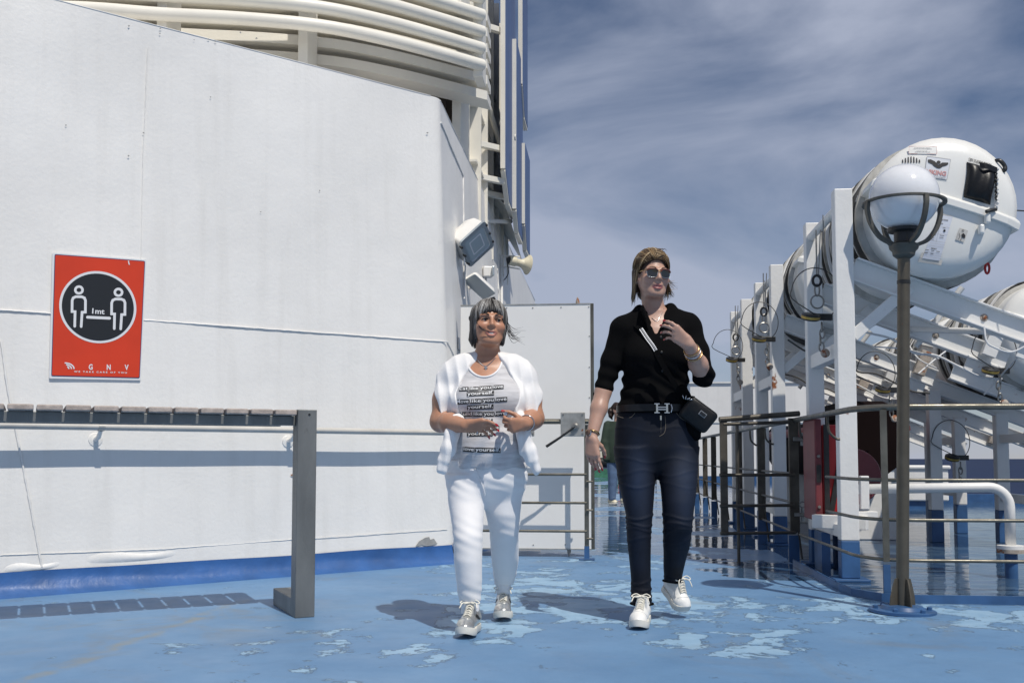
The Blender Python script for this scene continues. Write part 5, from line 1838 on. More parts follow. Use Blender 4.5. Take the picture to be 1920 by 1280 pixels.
def rot(yaw=0, pitch=0, roll=0):
    """yaw>0 turns the face to image right, pitch>0 lifts the chin, roll>0 tilts the head to image right"""
    return np.array(Matrix.Rotation(yaw, 3, 'Z') @ Matrix.Rotation(-pitch, 3, 'X') @ Matrix.Rotation(roll, 3, 'Y'))

def head_field(v, c, R, smile=0.0, jaw=1.0, w=1.0):
    def T(p):
        return c + R @ (np.array(p, float) * np.array([w, 1, 1]))
    def e(p, r, k=0.02, mode='u'):
        v.ell(T(p), np.array(r) * np.array([w, 1, 1]), k, mode, R)
    e((0, 0.020, 0.030), (0.070, 0.090, 0.084), 0.0)
    e((0, -0.022, -0.030), (0.060, 0.066, 0.078), 0.03)
    e((0, -0.038, -0.078), (0.045 * jaw, 0.044, 0.034), 0.025)
    e((0, -0.070, -0.098), (0.020, 0.016, 0.014), 0.02)
    for s in (-1, 1):
        v.cap(T((s * 0.050, 0.0, -0.040)), T((s * 0.022, -0.058, -0.094)), 0.020 * jaw, 0.016 * jaw, 0.025)     # jaw line
        e((s * 0.037, -0.056, -0.030), (0.026, 0.024, 0.024), 0.025)                                      # cheek
        v.cap(T((s * 0.016, -0.080, 0.020)), T((s * 0.045, -0.064, 0.020)), 0.010, 0.009, 0.014)           # brow
        e((s * 0.074, 0.012, -0.012), (0.008, 0.019, 0.030), 0.010)                                       # ear
    v.cap(T((0, -0.083, 0.012)), T((0, -0.104, -0.026)), 0.0075, 0.0105, 0.012)                            # nose
    for s in (-1, 1):
        e((s * 0.0105, -0.094, -0.031), (0.0085, 0.0095, 0.0075), 0.007)
        e((s * 0.031, -0.089, 0.000), (0.0155, 0.014, 0.0095), 0.012, 's')                                # eye socket
        e((s * 0.031, -0.072, -0.001), (0.0165, 0.0135, 0.0105), 0.006)                                   # lids over the ball
        e((s * 0.0065, -0.103, -0.0375), (0.0032, 0.004, 0.003), 0.003, 's')                              # nostril
    e((0, -0.084, -0.052), (0.024, 0.010, 0.012), 0.012)                                                  # muzzle
    q = smile
    cx_ = 0.0215 + 0.0055 * q
    cz_ = -0.0655 + 0.0075 * q
    for s in (-1, 1):                                                                                     # lips, corners drawn up by the smile
        v.chain([T((0, -0.0935, -0.0590)), T((s * 0.010, -0.0920, -0.0585)), T((s * cx_, -0.0800, cz_))], [0.0048, 0.0045, 0.0022], 0.004)
        v.chain([T((0, -0.0905, -0.0735 - 0.003 * q)), T((s * 0.010, -0.0890, -0.0728 - 0.002 * q)), T((s * cx_, -0.0800, cz_ - 0.001))], [0.0054, 0.0050, 0.0022], 0.004)
    for s in (-1, 1):
        for i_, (a_, b_, ra_, rb_) in enumerate((((0, -0.0985, -0.0662), (s * 0.012, -0.0965, -0.0655 + 0.0015 * q), 0.0026 + 0.0040 * q, 0.0022 + 0.0034 * q), ((s * 0.012, -0.0965, -0.0655 + 0.0015 * q), (s * (cx_ - 0.003), -0.0890, cz_ - 0.001), 0.0022 + 0.0034 * q, 0.0012))):
            v.cap(T(a_), T(b_), ra_, rb_, 0.002, 's')
    if smile:
        for s in (-1, 1):
            v.cap(T((s * 0.019, -0.094, -0.036)), T((s * 0.036, -0.080, -0.058)), 0.0026, 0.0022, 0.006, 's')
            e((s * 0.040, -0.062, -0.030), (0.022, 0.020, 0.018), 0.015)
    return T

def skin_col(V, T, c, R, base, lip, w=1.0):
    L = (V - c) @ R / np.array([w, 1, 1])
    col = np.tile(np.array(base, np.float32), (len(V), 1))
    front = L[:, 1] < -0.06
    d = ((L[:, 0] / 0.027) ** 2 + ((L[:, 2] + 0.067 - 6 * L[:, 0] ** 2 * (w > 1.01)) / 0.0130) ** 2)
    m = np.clip((1.15 - d) / 0.3, 0, 1) * front
    col = col * (1 - m[:, None]) + np.array(lip) * m[:, None]
    # flushed cheeks and nose
    for s in (-1, 1):
        d = ((L[:, 0] - s * 0.04) ** 2 + (L[:, 2] + 0.03) ** 2) / 0.022 ** 2
        m = np.exp(-d) * 0.35 * front
        col = col * (1 - m[:, None]) + col * np.array([1.08, 0.80, 0.76]) * m[:, None]
    return col

def hand_field(v, Wp, fd, pn, lat, curl, L=1.0, thumb=0.5, spread=0.10, cup=0.0, k=0.010):
    """wrist, finger direction, palm normal, lateral axis towards the thumb; curl per finger (index..little) in radians"""
    fd, pn, lat = nrm(fd), nrm(pn), nrm(lat)
    Wp = np.array(Wp, float)
    tips = []
    kn = [0.030, 0.0105, -0.0095, -0.0275]
    kl = [0.088, 0.092, 0.087, 0.079]
    fl_ = [0.070, 0.077, 0.072, 0.057]
    fr_ = [0.0083, 0.0085, 0.0080, 0.0070]
    for i in range(4):
        b = Wp + lat * kn[i] * 0.55 * L + fd * 0.012 * L
        kp = Wp + (fd * kl[i] + lat * kn[i]) * L + pn * (cup * (i - 1) * 0.004)
        v.cap(b, kp, 0.0165 * L, 0.0125 * L, 0.014)
        th = 0.0
        p = kp
        for j, f in enumerate((0.44, 0.31, 0.25)):
            th += curl[i] * (0.75, 1.0, 0.7)[j]
            d = nrm(fd * math.cos(th) + pn * math.sin(th) + lat * (1.5 - i) * spread)
            q = p + d * fl_[i] * f * L
            v.cap(p, q, fr_[i] * L * (1.08 - 0.09 * j), fr_[i] * L * (1.0 - 0.1 * j), 0.004)
            p = q
        tips.append((p, d))
    b = Wp + (fd * 0.020 + lat * 0.020) * L
    d = nrm(fd * 0.62 + lat * (0.75 - 0.5 * thumb) + pn * (0.35 + 0.45 * thumb))
    p = b
    for j, (ln, ra, rb) in enumerate(((0.045, 0.0155, 0.0115), (0.032, 0.0105, 0.0092), (0.027, 0.0092, 0.0075))):
        q = p + d * ln * L
        v.cap(p, q, ra * L, rb * L, 0.010 if j == 0 else 0.004)
        d = nrm(d * math.cos(0.3 * thumb) + nrm(fd * 0.8 - lat * 0.6 * thumb) * math.sin(0.35))
        p = q
    tips.append((p, d))
    return tips

def nails(tips, out, parent, idx=(0, 1, 2, 3, 4)):
    for i in idx:
        p, d = tips[i]
        n = nrm(np.array(out) - d * np.dot(out, d))
        x = np.cross(d, n)
        m_ = MB()
        c_ = p + n * 0.0045 + d * 0.0035
        def g(u, w_):
            a = (u - 0.5) * 2
            b = (w_ - 0.5) * 2
            return c_ + x * 0.0056 * a * math.sqrt(max(0, 1 - 0.5 * b * b)) + d * 0.0085 * b + n * (0.0036 * (1 - 0.6 * a * a))
        m_.grid(g, 4, 5)
        m_.build('fingernail', 'nail_red', parent, smooth=True)

mat('nail_red', (0.35, 0.006, 0.012), 0.2, coat=0.5)
mat('skin_tan', (0.5, 0.3, 0.2), 0.42, attr=True, var=0.07, vscale=30, bump=0.08, bscale=220, bdist=0.002, sss=0.08, spec=0.45)
mat('skin_fair', (0.6, 0.42, 0.35), 0.42, attr=True, var=0.06, vscale=30, bump=0.06, bscale=220, bdist=0.002, sss=0.08, spec=0.45)
mat('eye_white', (0.62, 0.58, 0.54), 0.15, spec=0.6)
mat('eye_dark', (0.012, 0.008, 0.006), 0.08, spec=0.6)
mat('teeth', (0.78, 0.75, 0.68), 0.2)
mat('mouth_dark', (0.03, 0.008, 0.008), 0.5)
mat('brow', (0.03, 0.02, 0.015), 0.7)
mat('knit_white', (0.82, 0.805, 0.795), 0.85, var=0.03, vscale=20, bump=0.35, bscale=230, bdist=0.003, sheen=0.2)
mat('jersey_white', (0.82, 0.805, 0.80), 0.8, var=0.02, vscale=12, bump=0.2, bscale=180, bdist=0.002, sheen=0.15)
mat('slub_tee', (0.56, 0.55, 0.56), 0.85, var=0.16, vscale=28, bump=0.25, bscale=160, bdist=0.003, stretch=(0.35, 0.35, 2.2), dirt=0.35, dcol=(0.36, 0.35, 0.36))
mat('black_cloth', (0.0035, 0.0035, 0.0040), 0.9, var=0.2, vscale=14, bump=0.15, bscale=120, bdist=0.002, spec=0.08)
mat('denim', (0.018, 0.030, 0.068), 0.7, attr=True, var=0.22, vscale=9, bump=0.35, bscale=260, bdist=0.0025, spec=0.25)
mat('leather_white', (0.80, 0.79, 0.76), 0.4, var=0.03, vscale=20, bump=0.12, bscale=60, dirt=0.08, dcol=(0.5, 0.47, 0.43))
mat('rubber_white', (0.68, 0.66, 0.60), 0.6, var=0.06, vscale=20, dirt=0.25, dcol=(0.35, 0.32, 0.27))
mat('silver_leather', (0.60, 0.60, 0.58), 0.30, metal=0.75, var=0.1, vscale=20, bump=0.25, bscale=60, bdist=0.004)
mat('lace', (0.78, 0.75, 0.66), 0.8)
mat('bag_nylon', (0.006, 0.006, 0.007), 0.5, bump=0.4, bscale=40, bdist=0.006, spec=0.35)
mat('chrome', (0.62, 0.62, 0.62), 0.15, metal=1.0)
mat('gold', (0.50, 0.33, 0.16), 0.25, metal=1.0)
mat('lens_dark', (0.006, 0.006, 0.007), 0.06, spec=0.7, coat=0.5)
mat('tortoise', (0.10, 0.025, 0.012), 0.2, var=0.6, vscale=60, coat=0.4)
mat('hair', (0.1, 0.1, 0.1), 0.5, attr=True, spec=0.35)

def tube_part(path, r, name, material, parent, n=8, closed=False, sy=1.0):
    return MB().tube(path, r, n, closed, sy).build(name, material, parent, smooth=True, ang=180)

def eyes(T, R, c, parent, look=(0.2, 0, 0), open_=1.0):
    for s in (-1, 1):
        p = T((s * 0.031, -0.0735, -0.0005))
        e_ = MB().ball(p, 0.0122, 16, 10).build('eye', 'eye_white', parent, smooth=True, ang=180)
        fwd = R @ nrm((look[0], -1, look[2]))
        MB().lathe([(0.0066, 0.0104), (0.0058, 0.0116), (0.003, 0.0127), (0.0001, 0.0129)], p, axis=fwd, n=14).build('iris', 'eye_dark', e_, smooth=True)
        for (zz, yy, rr_, mt, nm) in ((0.0075, -0.0865, 0.0030, 'skin', 'eyelid'),):
            pass

def brows(T, parent, h=0.0225, th=0.0028):
    for s in (-1, 1):
        pts = [T((s * x, y, h + dz)) for x, y, dz in ((0.014, -0.0915, -0.001), (0.024, -0.0915, 0.0025), (0.036, -0.086, 0.0045), (0.048, -0.0745, 0.001))]
        MB().tube(smoothpath(pts, 4), [th * q for q in np.interp(np.linspace(0, 1, 13), [0, .3, .8, 1], [0.9, 1.1, 0.8, 0.3])], 6).build('eyebrow', 'brow', parent, smooth=True)

def locks(paths, r, name, cols, parent, rnd, n=5):
    mb_ = MB()
    C = []
    for pth in paths:
        m = len(pth)
        w = r * rnd.uniform(0.6, 1.3)
        rr_ = [w * (0.25 + 0.75 * min(1, 3.5 * i / (m - 1))) * (1 - 0.85 * max(0, (i / (m - 1) - 0.55) / 0.45)) + 0.0003 for i in range(m)]
        mb_.tube(pth, rr_, n, sy=0.55)
        c = np.array(cols[rnd.randrange(len(cols))]) * rnd.uniform(0.75, 1.25)
        C += [c] * (m * n)
    return mb_.build(name, 'hair', parent, smooth=True, ang=180, col=np.array(C, np.float32), kind='stuff')

def shoe(parent, toe, heel, kind, pitch=0.0, roll=0.0, name='shoe', wd=0.052):
    """toe and heel: points where the sole ends meet the ground line (camera-turned frame)"""
    toe = np.array(toe, float)
    heel = np.array(heel, float)
    d = toe - heel
    L = np.linalg.norm(d)
    fx = d / L
    sd = nrm(np.cross(fx, (0, 0, 1)))
    upv = np.cross(sd, fx)
    upm = {'w': ('leather_white', 'rubber_white'), 's': ('silver_leather', 'rubber_white'), 'c': ('cream', 'rubber_white')}[kind]
    def wp(a, b, z):
        return heel + fx * a * L + sd * b + upv * z
    # sole outline, wide at the ball, narrow at the waist
    prof = [(0.0, 0.010), (0.015, 0.024), (0.06, 0.033), (0.2, 0.036), (0.42, 0.034), (0.6, 0.041), (0.74, 0.046), (0.87, 0.041), (0.95, 0.030), (0.99, 0.014), (1.0, 0.004)]
    out = [(a, b) for a, b in prof] + [(a, -b) for a, b in prof[::-1]]
    def spring(a):
        return 0.018 * max(0, (a - 0.72) / 0.28) ** 2
    rings = []
    for (g, z) in ((0.94, 0.0), (1.0, 0.005), (1.02, 0.022), (0.98, 0.031)):
        rings.append([wp(0.5 + (a - 0.5) * (0.97 + 0.03 * g), b * g * wd / 0.050, z + spring(a)) for a, b in out])
    so_ = loft(rings)
    so_v = np.array(so_.v)
    sh = bpy.data.objects.new(name, None)
    COL.objects.link(sh)
    sh.parent = parent
    ORG[sh.name] = ORG[parent.name]
    sh.empty_display_size = 0.05
    so_.build('sole', upm[1], sh, smooth=True, ang=60)
    k_ = wd / 0.050
    v = Vol(np.minimum(toe, heel) - 0.12, np.maximum(toe, heel) + np.array([0.12, 0.12, 0.22]), 0.0042)
    sk = lambda a, b, z: wp(a, b * k_, z)
    v.chain([sk(0.10, 0, 0.052), sk(0.35, 0, 0.056), sk(0.55, 0, 0.050), sk(0.76, 0.002, 0.040), sk(0.90, 0, 0.036)], [0.033, 0.033, 0.034, 0.033, 0.024], 0.02)
    v.cap(sk(0.74, 0.010, 0.036), sk(0.82, -0.008, 0.036), 0.030, 0.027, 0.02)
    v.chain([sk(0.09, 0, 0.06), sk(0.13, 0, 0.095)], [0.031, 0.029], 0.02)
    v.chain([sk(0.22, 0, 0.07), sk(0.24, 0, 0.095)], [0.033, 0.031], 0.02)
    v.chain([sk(0.62, 0, 0.066), sk(0.44, 0, 0.090), sk(0.33, 0, 0.116)], [0.020, 0.022, 0.020], 0.015)
    # trim below the sole top and hollow the collar
    I = np.indices(v.D.shape).reshape(3, -1).T
    P = v.lo + v.h * I
    a_ = ((P - heel) @ fx) / L
    zz = (P - heel) @ upv
    spr = 0.018 * np.clip((a_ - 0.72) / 0.28, 0, 2) ** 2
    v.D = np.maximum(v.D, (0.026 + spr - zz).reshape(v.D.shape)).astype(np.float32)
    v.warp(lambda Q: 0.0012 * vnoise(Q, 120, 5))
    V, Fq = v.mesh()
    body = build_np('upper', V, Fq, upm[0], sh)
    bv = BVHTree.FromPolygons([tuple(p) for p in V], [tuple(q) for q in Fq])
    def onup(a, b, off=0.002):
        o_ = sk(a, b, 0.25)
        h = bv.ray_cast(Vector(o_), Vector(-upv))
        return (np.array(h[0]) + np.array(h[1]) * off) if h[0] is not None else sk(a, b, 0.06)
    # laces and bow
    for i in range(6):
        a = 0.40 + 0.052 * i
        for s in (-1, 1):
            pth = [onup(a - 0.012, -s * 0.017, 0.003), onup(a, 0.0, 0.006), onup(a + 0.020, s * 0.017, 0.003)]
            tube_part(smoothpath(pth, 3), 0.0030, 'lace', 'lace', sh, 6, sy=0.7)
    t0 = onup(0.39, 0, 0.006)
    for s in (-1, 1):
        tube_part(smoothpath([t0, t0 + sd * s * 0.025 + upv * 0.010, t0 + sd * s * 0.045 + fx * 0.012, t0 + sd * s * 0.028 - upv * 0.004 + fx * 0.014, t0 + fx * 0.006], 4), 0.0028, 'lace', 'lace', sh, 6)
        tube_part(smoothpath([t0, t0 + sd * s * 0.030 + fx * 0.02, t0 + sd * s * 0.040 + fx * 0.05 - upv * 0.020], 4), 0.0026, 'lace', 'lace', sh, 6)
    # toe-cap seam and side flashes
    tube_part([onup(0.80 - 0.06 * (t / 0.034) ** 2, t, 0.0008) for t in np.linspace(-0.034, 0.034, 11)], 0.0014, 'seam', upm[0], sh, 6)
    if kind == 's':
        for s in (-1, 1):
            pts2 = [(0.30, 0.040), (0.40, 0.036), (0.52, 0.062), (0.42, 0.064), (0.47, 0.046)]
            P2 = []
            for a, z in ((0.26, 0.038), (0.36, 0.036), (0.50, 0.056), (0.46, 0.066), (0.36, 0.058)):
                h = bv.ray_cast(Vector(sk(a, s * 0.12, z + 0.02)), Vector(-sd * s))
                P2.append(np.array(h[0]) + sd * s * 0.0022 if h[0] is not None else sk(a, s * 0.036, z))
            MB().add(P2, [(0, 1, 2, 3, 4), (4, 3, 2, 1, 0)]).build('flash', 'print_black', sh)
        tv, tf_ = text2('diadora', 1.0, 0.03)
        lo_, hi_ = tv.min(0), tv.max(0)
        tg = MB()
        tc_ = sk(0.355, 0, 0.128)
        tn = nrm(fx * 0.85 + upv * 0.5)
        tu = np.cross(sd, tn)
        if tu[2] < 0:
            tu = -tu
        tg.frame(tc_ + tn * 0.0145, sd, tn, tu, 0.040, 0.004, 0.026)
        tab = tg.build('tongue_tab', 'silver_leather', sh, bevel=0.003)
        W_ = 0.030
        tm = MB().add([tc_ + tn * 0.0175 - sd * W_ * ((p[0] - lo_[0]) / (hi_[0] - lo_[0]) - 0.5) * -1 + tu * (p[1] * W_ / (hi_[0] - lo_[0]) - 0.004) for p in tv], tf_)
        tm.build('lettering', 'print_black', tab)
    else:
        tg = MB()
        tc_ = sk(0.36, 0, 0.122)
        MB().frame(tc_ + fx * 0.012, sd, fx, upv, 0.034, 0.006, 0.026).build('tongue_tab', upm[0], sh, bevel=0.003)
    return sh

def rowsL(rows, D):
    """(py, xl, xr, ry, depth) in photo pixels -> (z, cx, cy, rx, ry)"""
    out = []
    for (py, xl, xr, ry, dd) in rows:
        a = UL(xl, py, D + dd)
        b = UL(xr, py, D + dd)
        out.append(((a[2] + b[2]) / 2, (a[0] + b[0]) / 2, D + dd, (b[0] - a[0]) / 2, ry))
    return out

# ================================================================== walker in white
D1 = 4.72
def W(px, py, dd=0.0):
    return UL(px, py, D1 + dd)
w1 = thing('person', 'person with grey bob in white trousers, printed tee and white sweater over the shoulders', 'person', UL(905, 1165, D1) * np.array([1, 1, 0]), frame=True)
HC = W(917, 606, -0.005)
HR = rot(math.radians(10), math.radians(4), math.radians(3))
tor = rowsL([(676, 880, 945, 0.060, 0.02), (690, 862, 963, 0.080, 0.015), (705, 853, 976, 0.098, 0.005), (722, 852, 983, 0.118, 0.0), (745, 850, 985, 0.135, -0.01),
             (780, 853, 981, 0.135, -0.01), (820, 851, 983, 0.138, -0.01), (850, 846, 986, 0.142, -0.01), (876, 842, 987, 0.142, -0.005)], D1)
# skin: head, neck, chest, arms and hands as one surface
lo = np.array([W(800, 900)[0], D1 - 0.42, 0.62])
hi = np.array([W(1020, 560)[0], D1 + 0.26, 1.66])
v = Vol(lo, hi, 0.0037)
v.stack(tor, 0.0, grow=-0.010)
T1 = head_field(v, HC, HR, smile=1.0, jaw=1.12, w=1.03)
nk = W(914, 680, 0.03)
v.cap(HC + HR @ np.array([0, 0.018, -0.055]), nk, 0.054, 0.060, 0.03)
v.cap(nk, W(862, 694, 0.02), 0.050, 0.052, 0.04)
v.cap(nk, W(964, 694, 0.02), 0.050, 0.052, 0.04)
shL, elL, wrL = W(846, 708, 0.02), W(826, 790, -0.02), W(872, 798, -0.225)
shR, elR, wrR = W(981, 706, 0.02), W(1001, 784, -0.02), W(985, 794, -0.20)
v.chain([shL, (shL + elL) / 2 + np.array([-0.004, 0, 0]), elL], [0.058, 0.055, 0.047], 0.03)
v.chain([elL, elL * 0.6 + wrL * 0.4, wrL], [0.048, 0.046, 0.030], 0.02)
v.chain([shR, (shR + elR) / 2 + np.array([0.004, 0, 0]), elR], [0.058, 0.054, 0.046], 0.03)
v.chain([elR, elR * 0.6 + wrR * 0.4, wrR], [0.047, 0.045, 0.030], 0.02)
tipL = hand_field(v, wrL, nrm(W(918, 797, -0.265) - wrL), (0.15, 0.60, -0.78), (0.1, -0.55, 0.75), (0.32, 0.38, 0.46, 0.55), L=0.92, thumb=0.6, spread=0.03)
tipR = hand_field(v, wrR, nrm(W(938, 801, -0.285) - wrR), (-0.15, 0.75, 0.35), (-0.05, -0.35, 0.9), (0.95, 1.0, 1.05, 1.1), L=0.92, thumb=0.8, spread=0.03)
V, Fq = v.mesh()
col = skin_col(V, T1, HC, HR, (0.45, 0.225, 0.138), (0.44, 0.17, 0.13), 1.03)
body1 = build_np('body', V, Fq, 'skin_tan', w1, col)
skinV1 = v
eyes(T1, HR, HC, w1, (0.25, 0, 0.0))
brows(T1, w1)
for s in (-1, 1):                                   # upper lids, half closed against the sun
    pts = [T1((s * x, y, z)) for x, y, z in ((0.0165, -0.0800, 0.001), (0.024, -0.0872, 0.0045), (0.032, -0.0880, 0.0050), (0.040, -0.0835, 0.0030), (0.0455, -0.0755, -0.001))]
    MB().tube(smoothpath(pts, 3), 0.0022, 6).build('eyelash', 'brow', w1, smooth=True)
mbt = MB()
mbt.grid(lambda u, q: T1((-0.022 + 0.044 * u, -0.0918 + 0.010 * (2 * u - 1) ** 2, -0.0600 + 0.004 * (2 * u - 1) ** 2 - 0.0085 * q)), 12, 2)
mbt.build('teeth', 'teeth', w1, smooth=True)
MB().grid(lambda u, q: T1((-0.021 + 0.042 * u, -0.0835 + 0.010 * (2 * u - 1) ** 2, -0.058 - 0.016 * q)), 8, 3).build('mouth', 'mouth_dark', w1, smooth=True)
nails(tipL, (0.1, -0.8, 0.6), w1)
nails(tipR, (-0.3, -0.8, 0.4), w1)

# tee
v = Vol(lo, hi, 0.0045)
v.stack(tor, 0.0)
for bx in (884, 950):
    v.ell(W(bx, 752, -0.075), (0.082, 0.085, 0.080), 0.05)
v.ell(W(916, 835, -0.05), (0.14, 0.12, 0.13), 0.05)
v.cap(W(866, 690, 0.01), W(850, 706, 0.01), 0.048, 0.050, 0.04)
v.cap(W(962, 690, 0.01), W(978, 706, 0.01), 0.048, 0.050, 0.04)
v.ell(W(908, 672, -0.10), (0.082, 0.17, 0.082), 0.008, 's')
v.cap(W(906, 640, 0.0), W(908, 668, 0.0), 0.085, 0.088, 0.01, 's')
def tee_f(P):
    d = 0.0035 * vnoise(P * np.array([1.2, 1, 0.5]), 34, 3)
    d += 0.0045 * np.sin((P[:, 0] - 0.7 * P[:, 2]) * 60 + 2 * vnoise(P, 14, 8)) * np.clip((1.04 - P[:, 2]) / 0.15, 0, 1)
    return d
v.warp(tee_f)
teeD = v.D.copy()
V, Fq = v.mesh()
tee = build_np('tee', V, Fq, 'slub_tee', w1)
bv1 = BVHTree.FromPolygons([tuple(p) for p in V], [tuple(q) for q in Fq])
def ontee(px, py, off):
    r = ray_l(px, py)
    h = bv1.ray_cast(Vector(CAMP), Vector(nrm(r)))
    if h[0] is None:
        return UL(px, py, D1 - 0.14)
    return np.array(h[0]) - nrm(r) * off
# neckline hem
hem = []
for k in range(25):
    t = math.pi * (0.05 + 0.90 * k / 24)
    q_ = ontee(908 - 33.5 * math.cos(t), 672 + 34.5 * math.sin(t), 0.004)
    if q_[1] < D1 + 0.0:
        hem.append(q_)
MB().tube(hem, 0.0055, 6).build('neck_hem', 'jersey_white', tee, smooth=True)
def ct(cx, cy):                                     # crop 3.554x of the torso
    return (780 + cx / 3.554, 540 + cy / 3.554)
def dec_l(mb_, shape, fn, off):
    vv, ff = shape
    P = [fn(p[0], p[1], off) for p in vv]
    out = []
    for q in ff:
        a, b, c = (np.array(P[q[0]]), np.array(P[q[1]]), np.array(P[q[2]]))
        out.append(q if np.dot(np.cross(b - a, c - a), a - CAMP) < 0 else q[::-1])
    mb_.add(P, out)
PRT = [('Eat', 'like', 'you', 'love', [(286, 682, 350, 680), (354, 680, 418, 678), (422, 676, 504, 672), (508, 670, 584, 666)], 26),
       ('yourself.', [(338, 716, 520, 708)], 28),
       ('Move', 'like', 'you', 'love', [(266, 770, 354, 766), (358, 765, 438, 762), (442, 760, 522, 756), (526, 755, 608, 750)], 29),
       ('yourself.', [(340, 806, 516, 798)], 28),
       ('Build', 'like', 'you', 'love', [(286, 852, 376, 850), (380, 850, 444, 850), (448, 850, 520, 849), (524, 848, 602, 842)], 29),
       ('yourself.', [(338, 898, 512, 894)], 27),
       ('Train', 'like', 'you', 'love', [(300, 950, 376, 948), (380, 946, 444, 944), (448, 944, 504, 942), (508, 942, 556, 940)], 27),
       ('yourself.', [(340, 982, 512, 980)], 26),
       ('love', 'yourself.', [(312, 1082, 388, 1088), (392, 1088, 564, 1092)], 30)]
for row in PRT:
    words, boxes, hh = row[:-2], row[-2], row[-1]
    for wd_, (x0, y0, x1, y1) in zip(words, boxes):
        q = [ct(x0, y0 - hh + 3), ct(x1, y1 - hh + 3), ct(x1, y1 + 6), ct(x0, y0 + 6)]
        mb = MB()
        dec_l(mb, quad_grid(q, 10, 3), ontee, 0.0022)
        st_ = mb.build('print_strip', 'print_black', tee)
        vv, ff = put_text(wd_, ct(x0 + 4, y0 - 3), ct(x1 - 4, y1 - 3), hh * 0.80 / 3.554, 0.008)
        mb = MB()
        dec_l(mb, (vv, ff), ontee, 0.0042)
        mb.build('lettering', 'print_white', st_)

# sweater draped round the shoulders: a layer over tee and arms, cut to its outline
v2 = Vol(lo, hi, 0.0045)
v2.D = np.minimum(teeD, v2.D)
v2.chain([shL, (shL + elL) / 2, elL], [0.060, 0.057, 0.048], 0.03)
v2.chain([shR, (shR + elR) / 2, elR], [0.060, 0.056, 0.047], 0.03)
v2.cap(nk, W(862, 692, 0.02), 0.054, 0.054, 0.04)
v2.cap(nk, W(964, 692, 0.02), 0.054, 0.054, 0.04)
BD = v2.D.copy()
v3 = Vol(lo, hi, 0.0045)
L_ = [W(893, 660, 0.06), W(872, 672, 0.0), W(851, 692, -0.02), W(836, 722, -0.06), W(841, 760, -0.10), W(851, 792, -0.13)]
v3.chain(L_, [0.045, 0.058, 0.072, 0.064, 0.048, 0.040], 0.03)
v3.chain([W(832, 690, 0.04), W(829, 708, 0.02)], [0.055, 0.040], 0.03)
Rr = [W(937, 658, 0.06), W(955, 668, 0.0), W(974, 690, -0.02), W(990, 722, -0.05), W(986, 756, -0.09), W(972, 788, -0.12)]
v3.chain(Rr, [0.040, 0.050, 0.062, 0.066, 0.056, 0.036], 0.03)
v3.chain([W(1000, 705, 0.02), W(998, 745, -0.03)], [0.045, 0.050], 0.03)
v3.chain([W(895, 662, 0.08), W(915, 668, 0.13), W(936, 660, 0.08)], [0.05, 0.055, 0.05], 0.03)
swD = np.maximum(BD - 0.008, v3.D)
v3.D = swD.astype(np.float32)
def fold(P):
    return 0.0075 * (np.abs(np.sin(P[:, 0] * 62 + 0.35 * P[:, 2] * 40 + 2.0 * vnoise(P, 13, 4))) - 0.5) * np.clip((1.30 - P[:, 2]) / 0.1, 0.2, 1) + 0.003 * vnoise(P, 40, 9)
v3.warp(fold)
# sleeves that hang below the hands
v3.chain([W(856, 790, -0.13), W(848, 815, -0.14), W(840, 840, -0.15), W(834, 862, -0.15)], [0.036, 0.033, 0.034, 0.030], 0.015)
v3.chain([W(832, 862, -0.15), W(829, 880, -0.15)], [0.025, 0.023], 0.006)
v3.chain([W(974, 786, -0.12), W(982, 815, -0.14), W(990, 845, -0.14), W(998, 862, -0.14)], [0.036, 0.034, 0.036, 0.032], 0.015)
v3.chain([W(1000, 866, -0.14), W(1006, 880, -0.14)], [0.026, 0.024], 0.006)
v3.warp(lambda P: 0.003 * np.sin(P[:, 0] * 150 + 3 * vnoise(P, 20, 14)) * (P[:, 2] < 0.99))
V, Fq = v3.mesh()
build_np('sweater', V, Fq, 'knit_white', w1)

# trousers
hipr = rowsL([(862, 840, 984, 0.135, 0.0), (880, 837, 986, 0.140, 0.0), (900, 838, 985, 0.136, 0.0), (918, 846, 978, 0.118, 0.0), (936, 866, 956, 0.075, 0.0), (948, 890, 932, 0.03, 0.0)], D1)
lgL = rowsL([(890, 838, 912, 0.112, -0.02), (940, 840, 908, 0.095, -0.06), (980, 847, 906, 0.085, -0.11), (1005, 850, 905, 0.078, -0.14), (1050, 851, 904, 0.071, -0.15), (1090, 856, 904, 0.064, -0.14), (1118, 859, 902, 0.060, -0.12), (1126, 862, 901, 0.054, -0.12)], D1)
lgR = rowsL([(890, 906, 987, 0.112, 0.02), (940, 906, 978, 0.098, 0.03), (965, 911, 975, 0.090, 0.03), (1000, 918, 973, 0.082, 0.06), (1050, 922, 972, 0.073, 0.17), (1080, 925, 968, 0.066, 0.25), (1094, 928, 962, 0.052, 0.28)], D1)
lo2 = np.array([W(815, 900)[0], D1 - 0.32, 0.04])
hi2 = np.array([W(1010, 900)[0], D1 + 0.42, 0.86])
v = Vol(lo2, hi2, 0.005)
v.stack(hipr, 0.0)
v.stack(lgL, 0.03)
v.stack(lgR, 0.03)
cuL = rowsL([(1122, 863, 900, 0.050, -0.12), (1150, 865, 898, 0.044, -0.12)], D1)
cuR = rowsL([(1090, 930, 959, 0.046, 0.285), (1112, 931, 957, 0.042, 0.30)], D1)
v.stack(cuL, 0.006)
v.stack(cuR, 0.006)
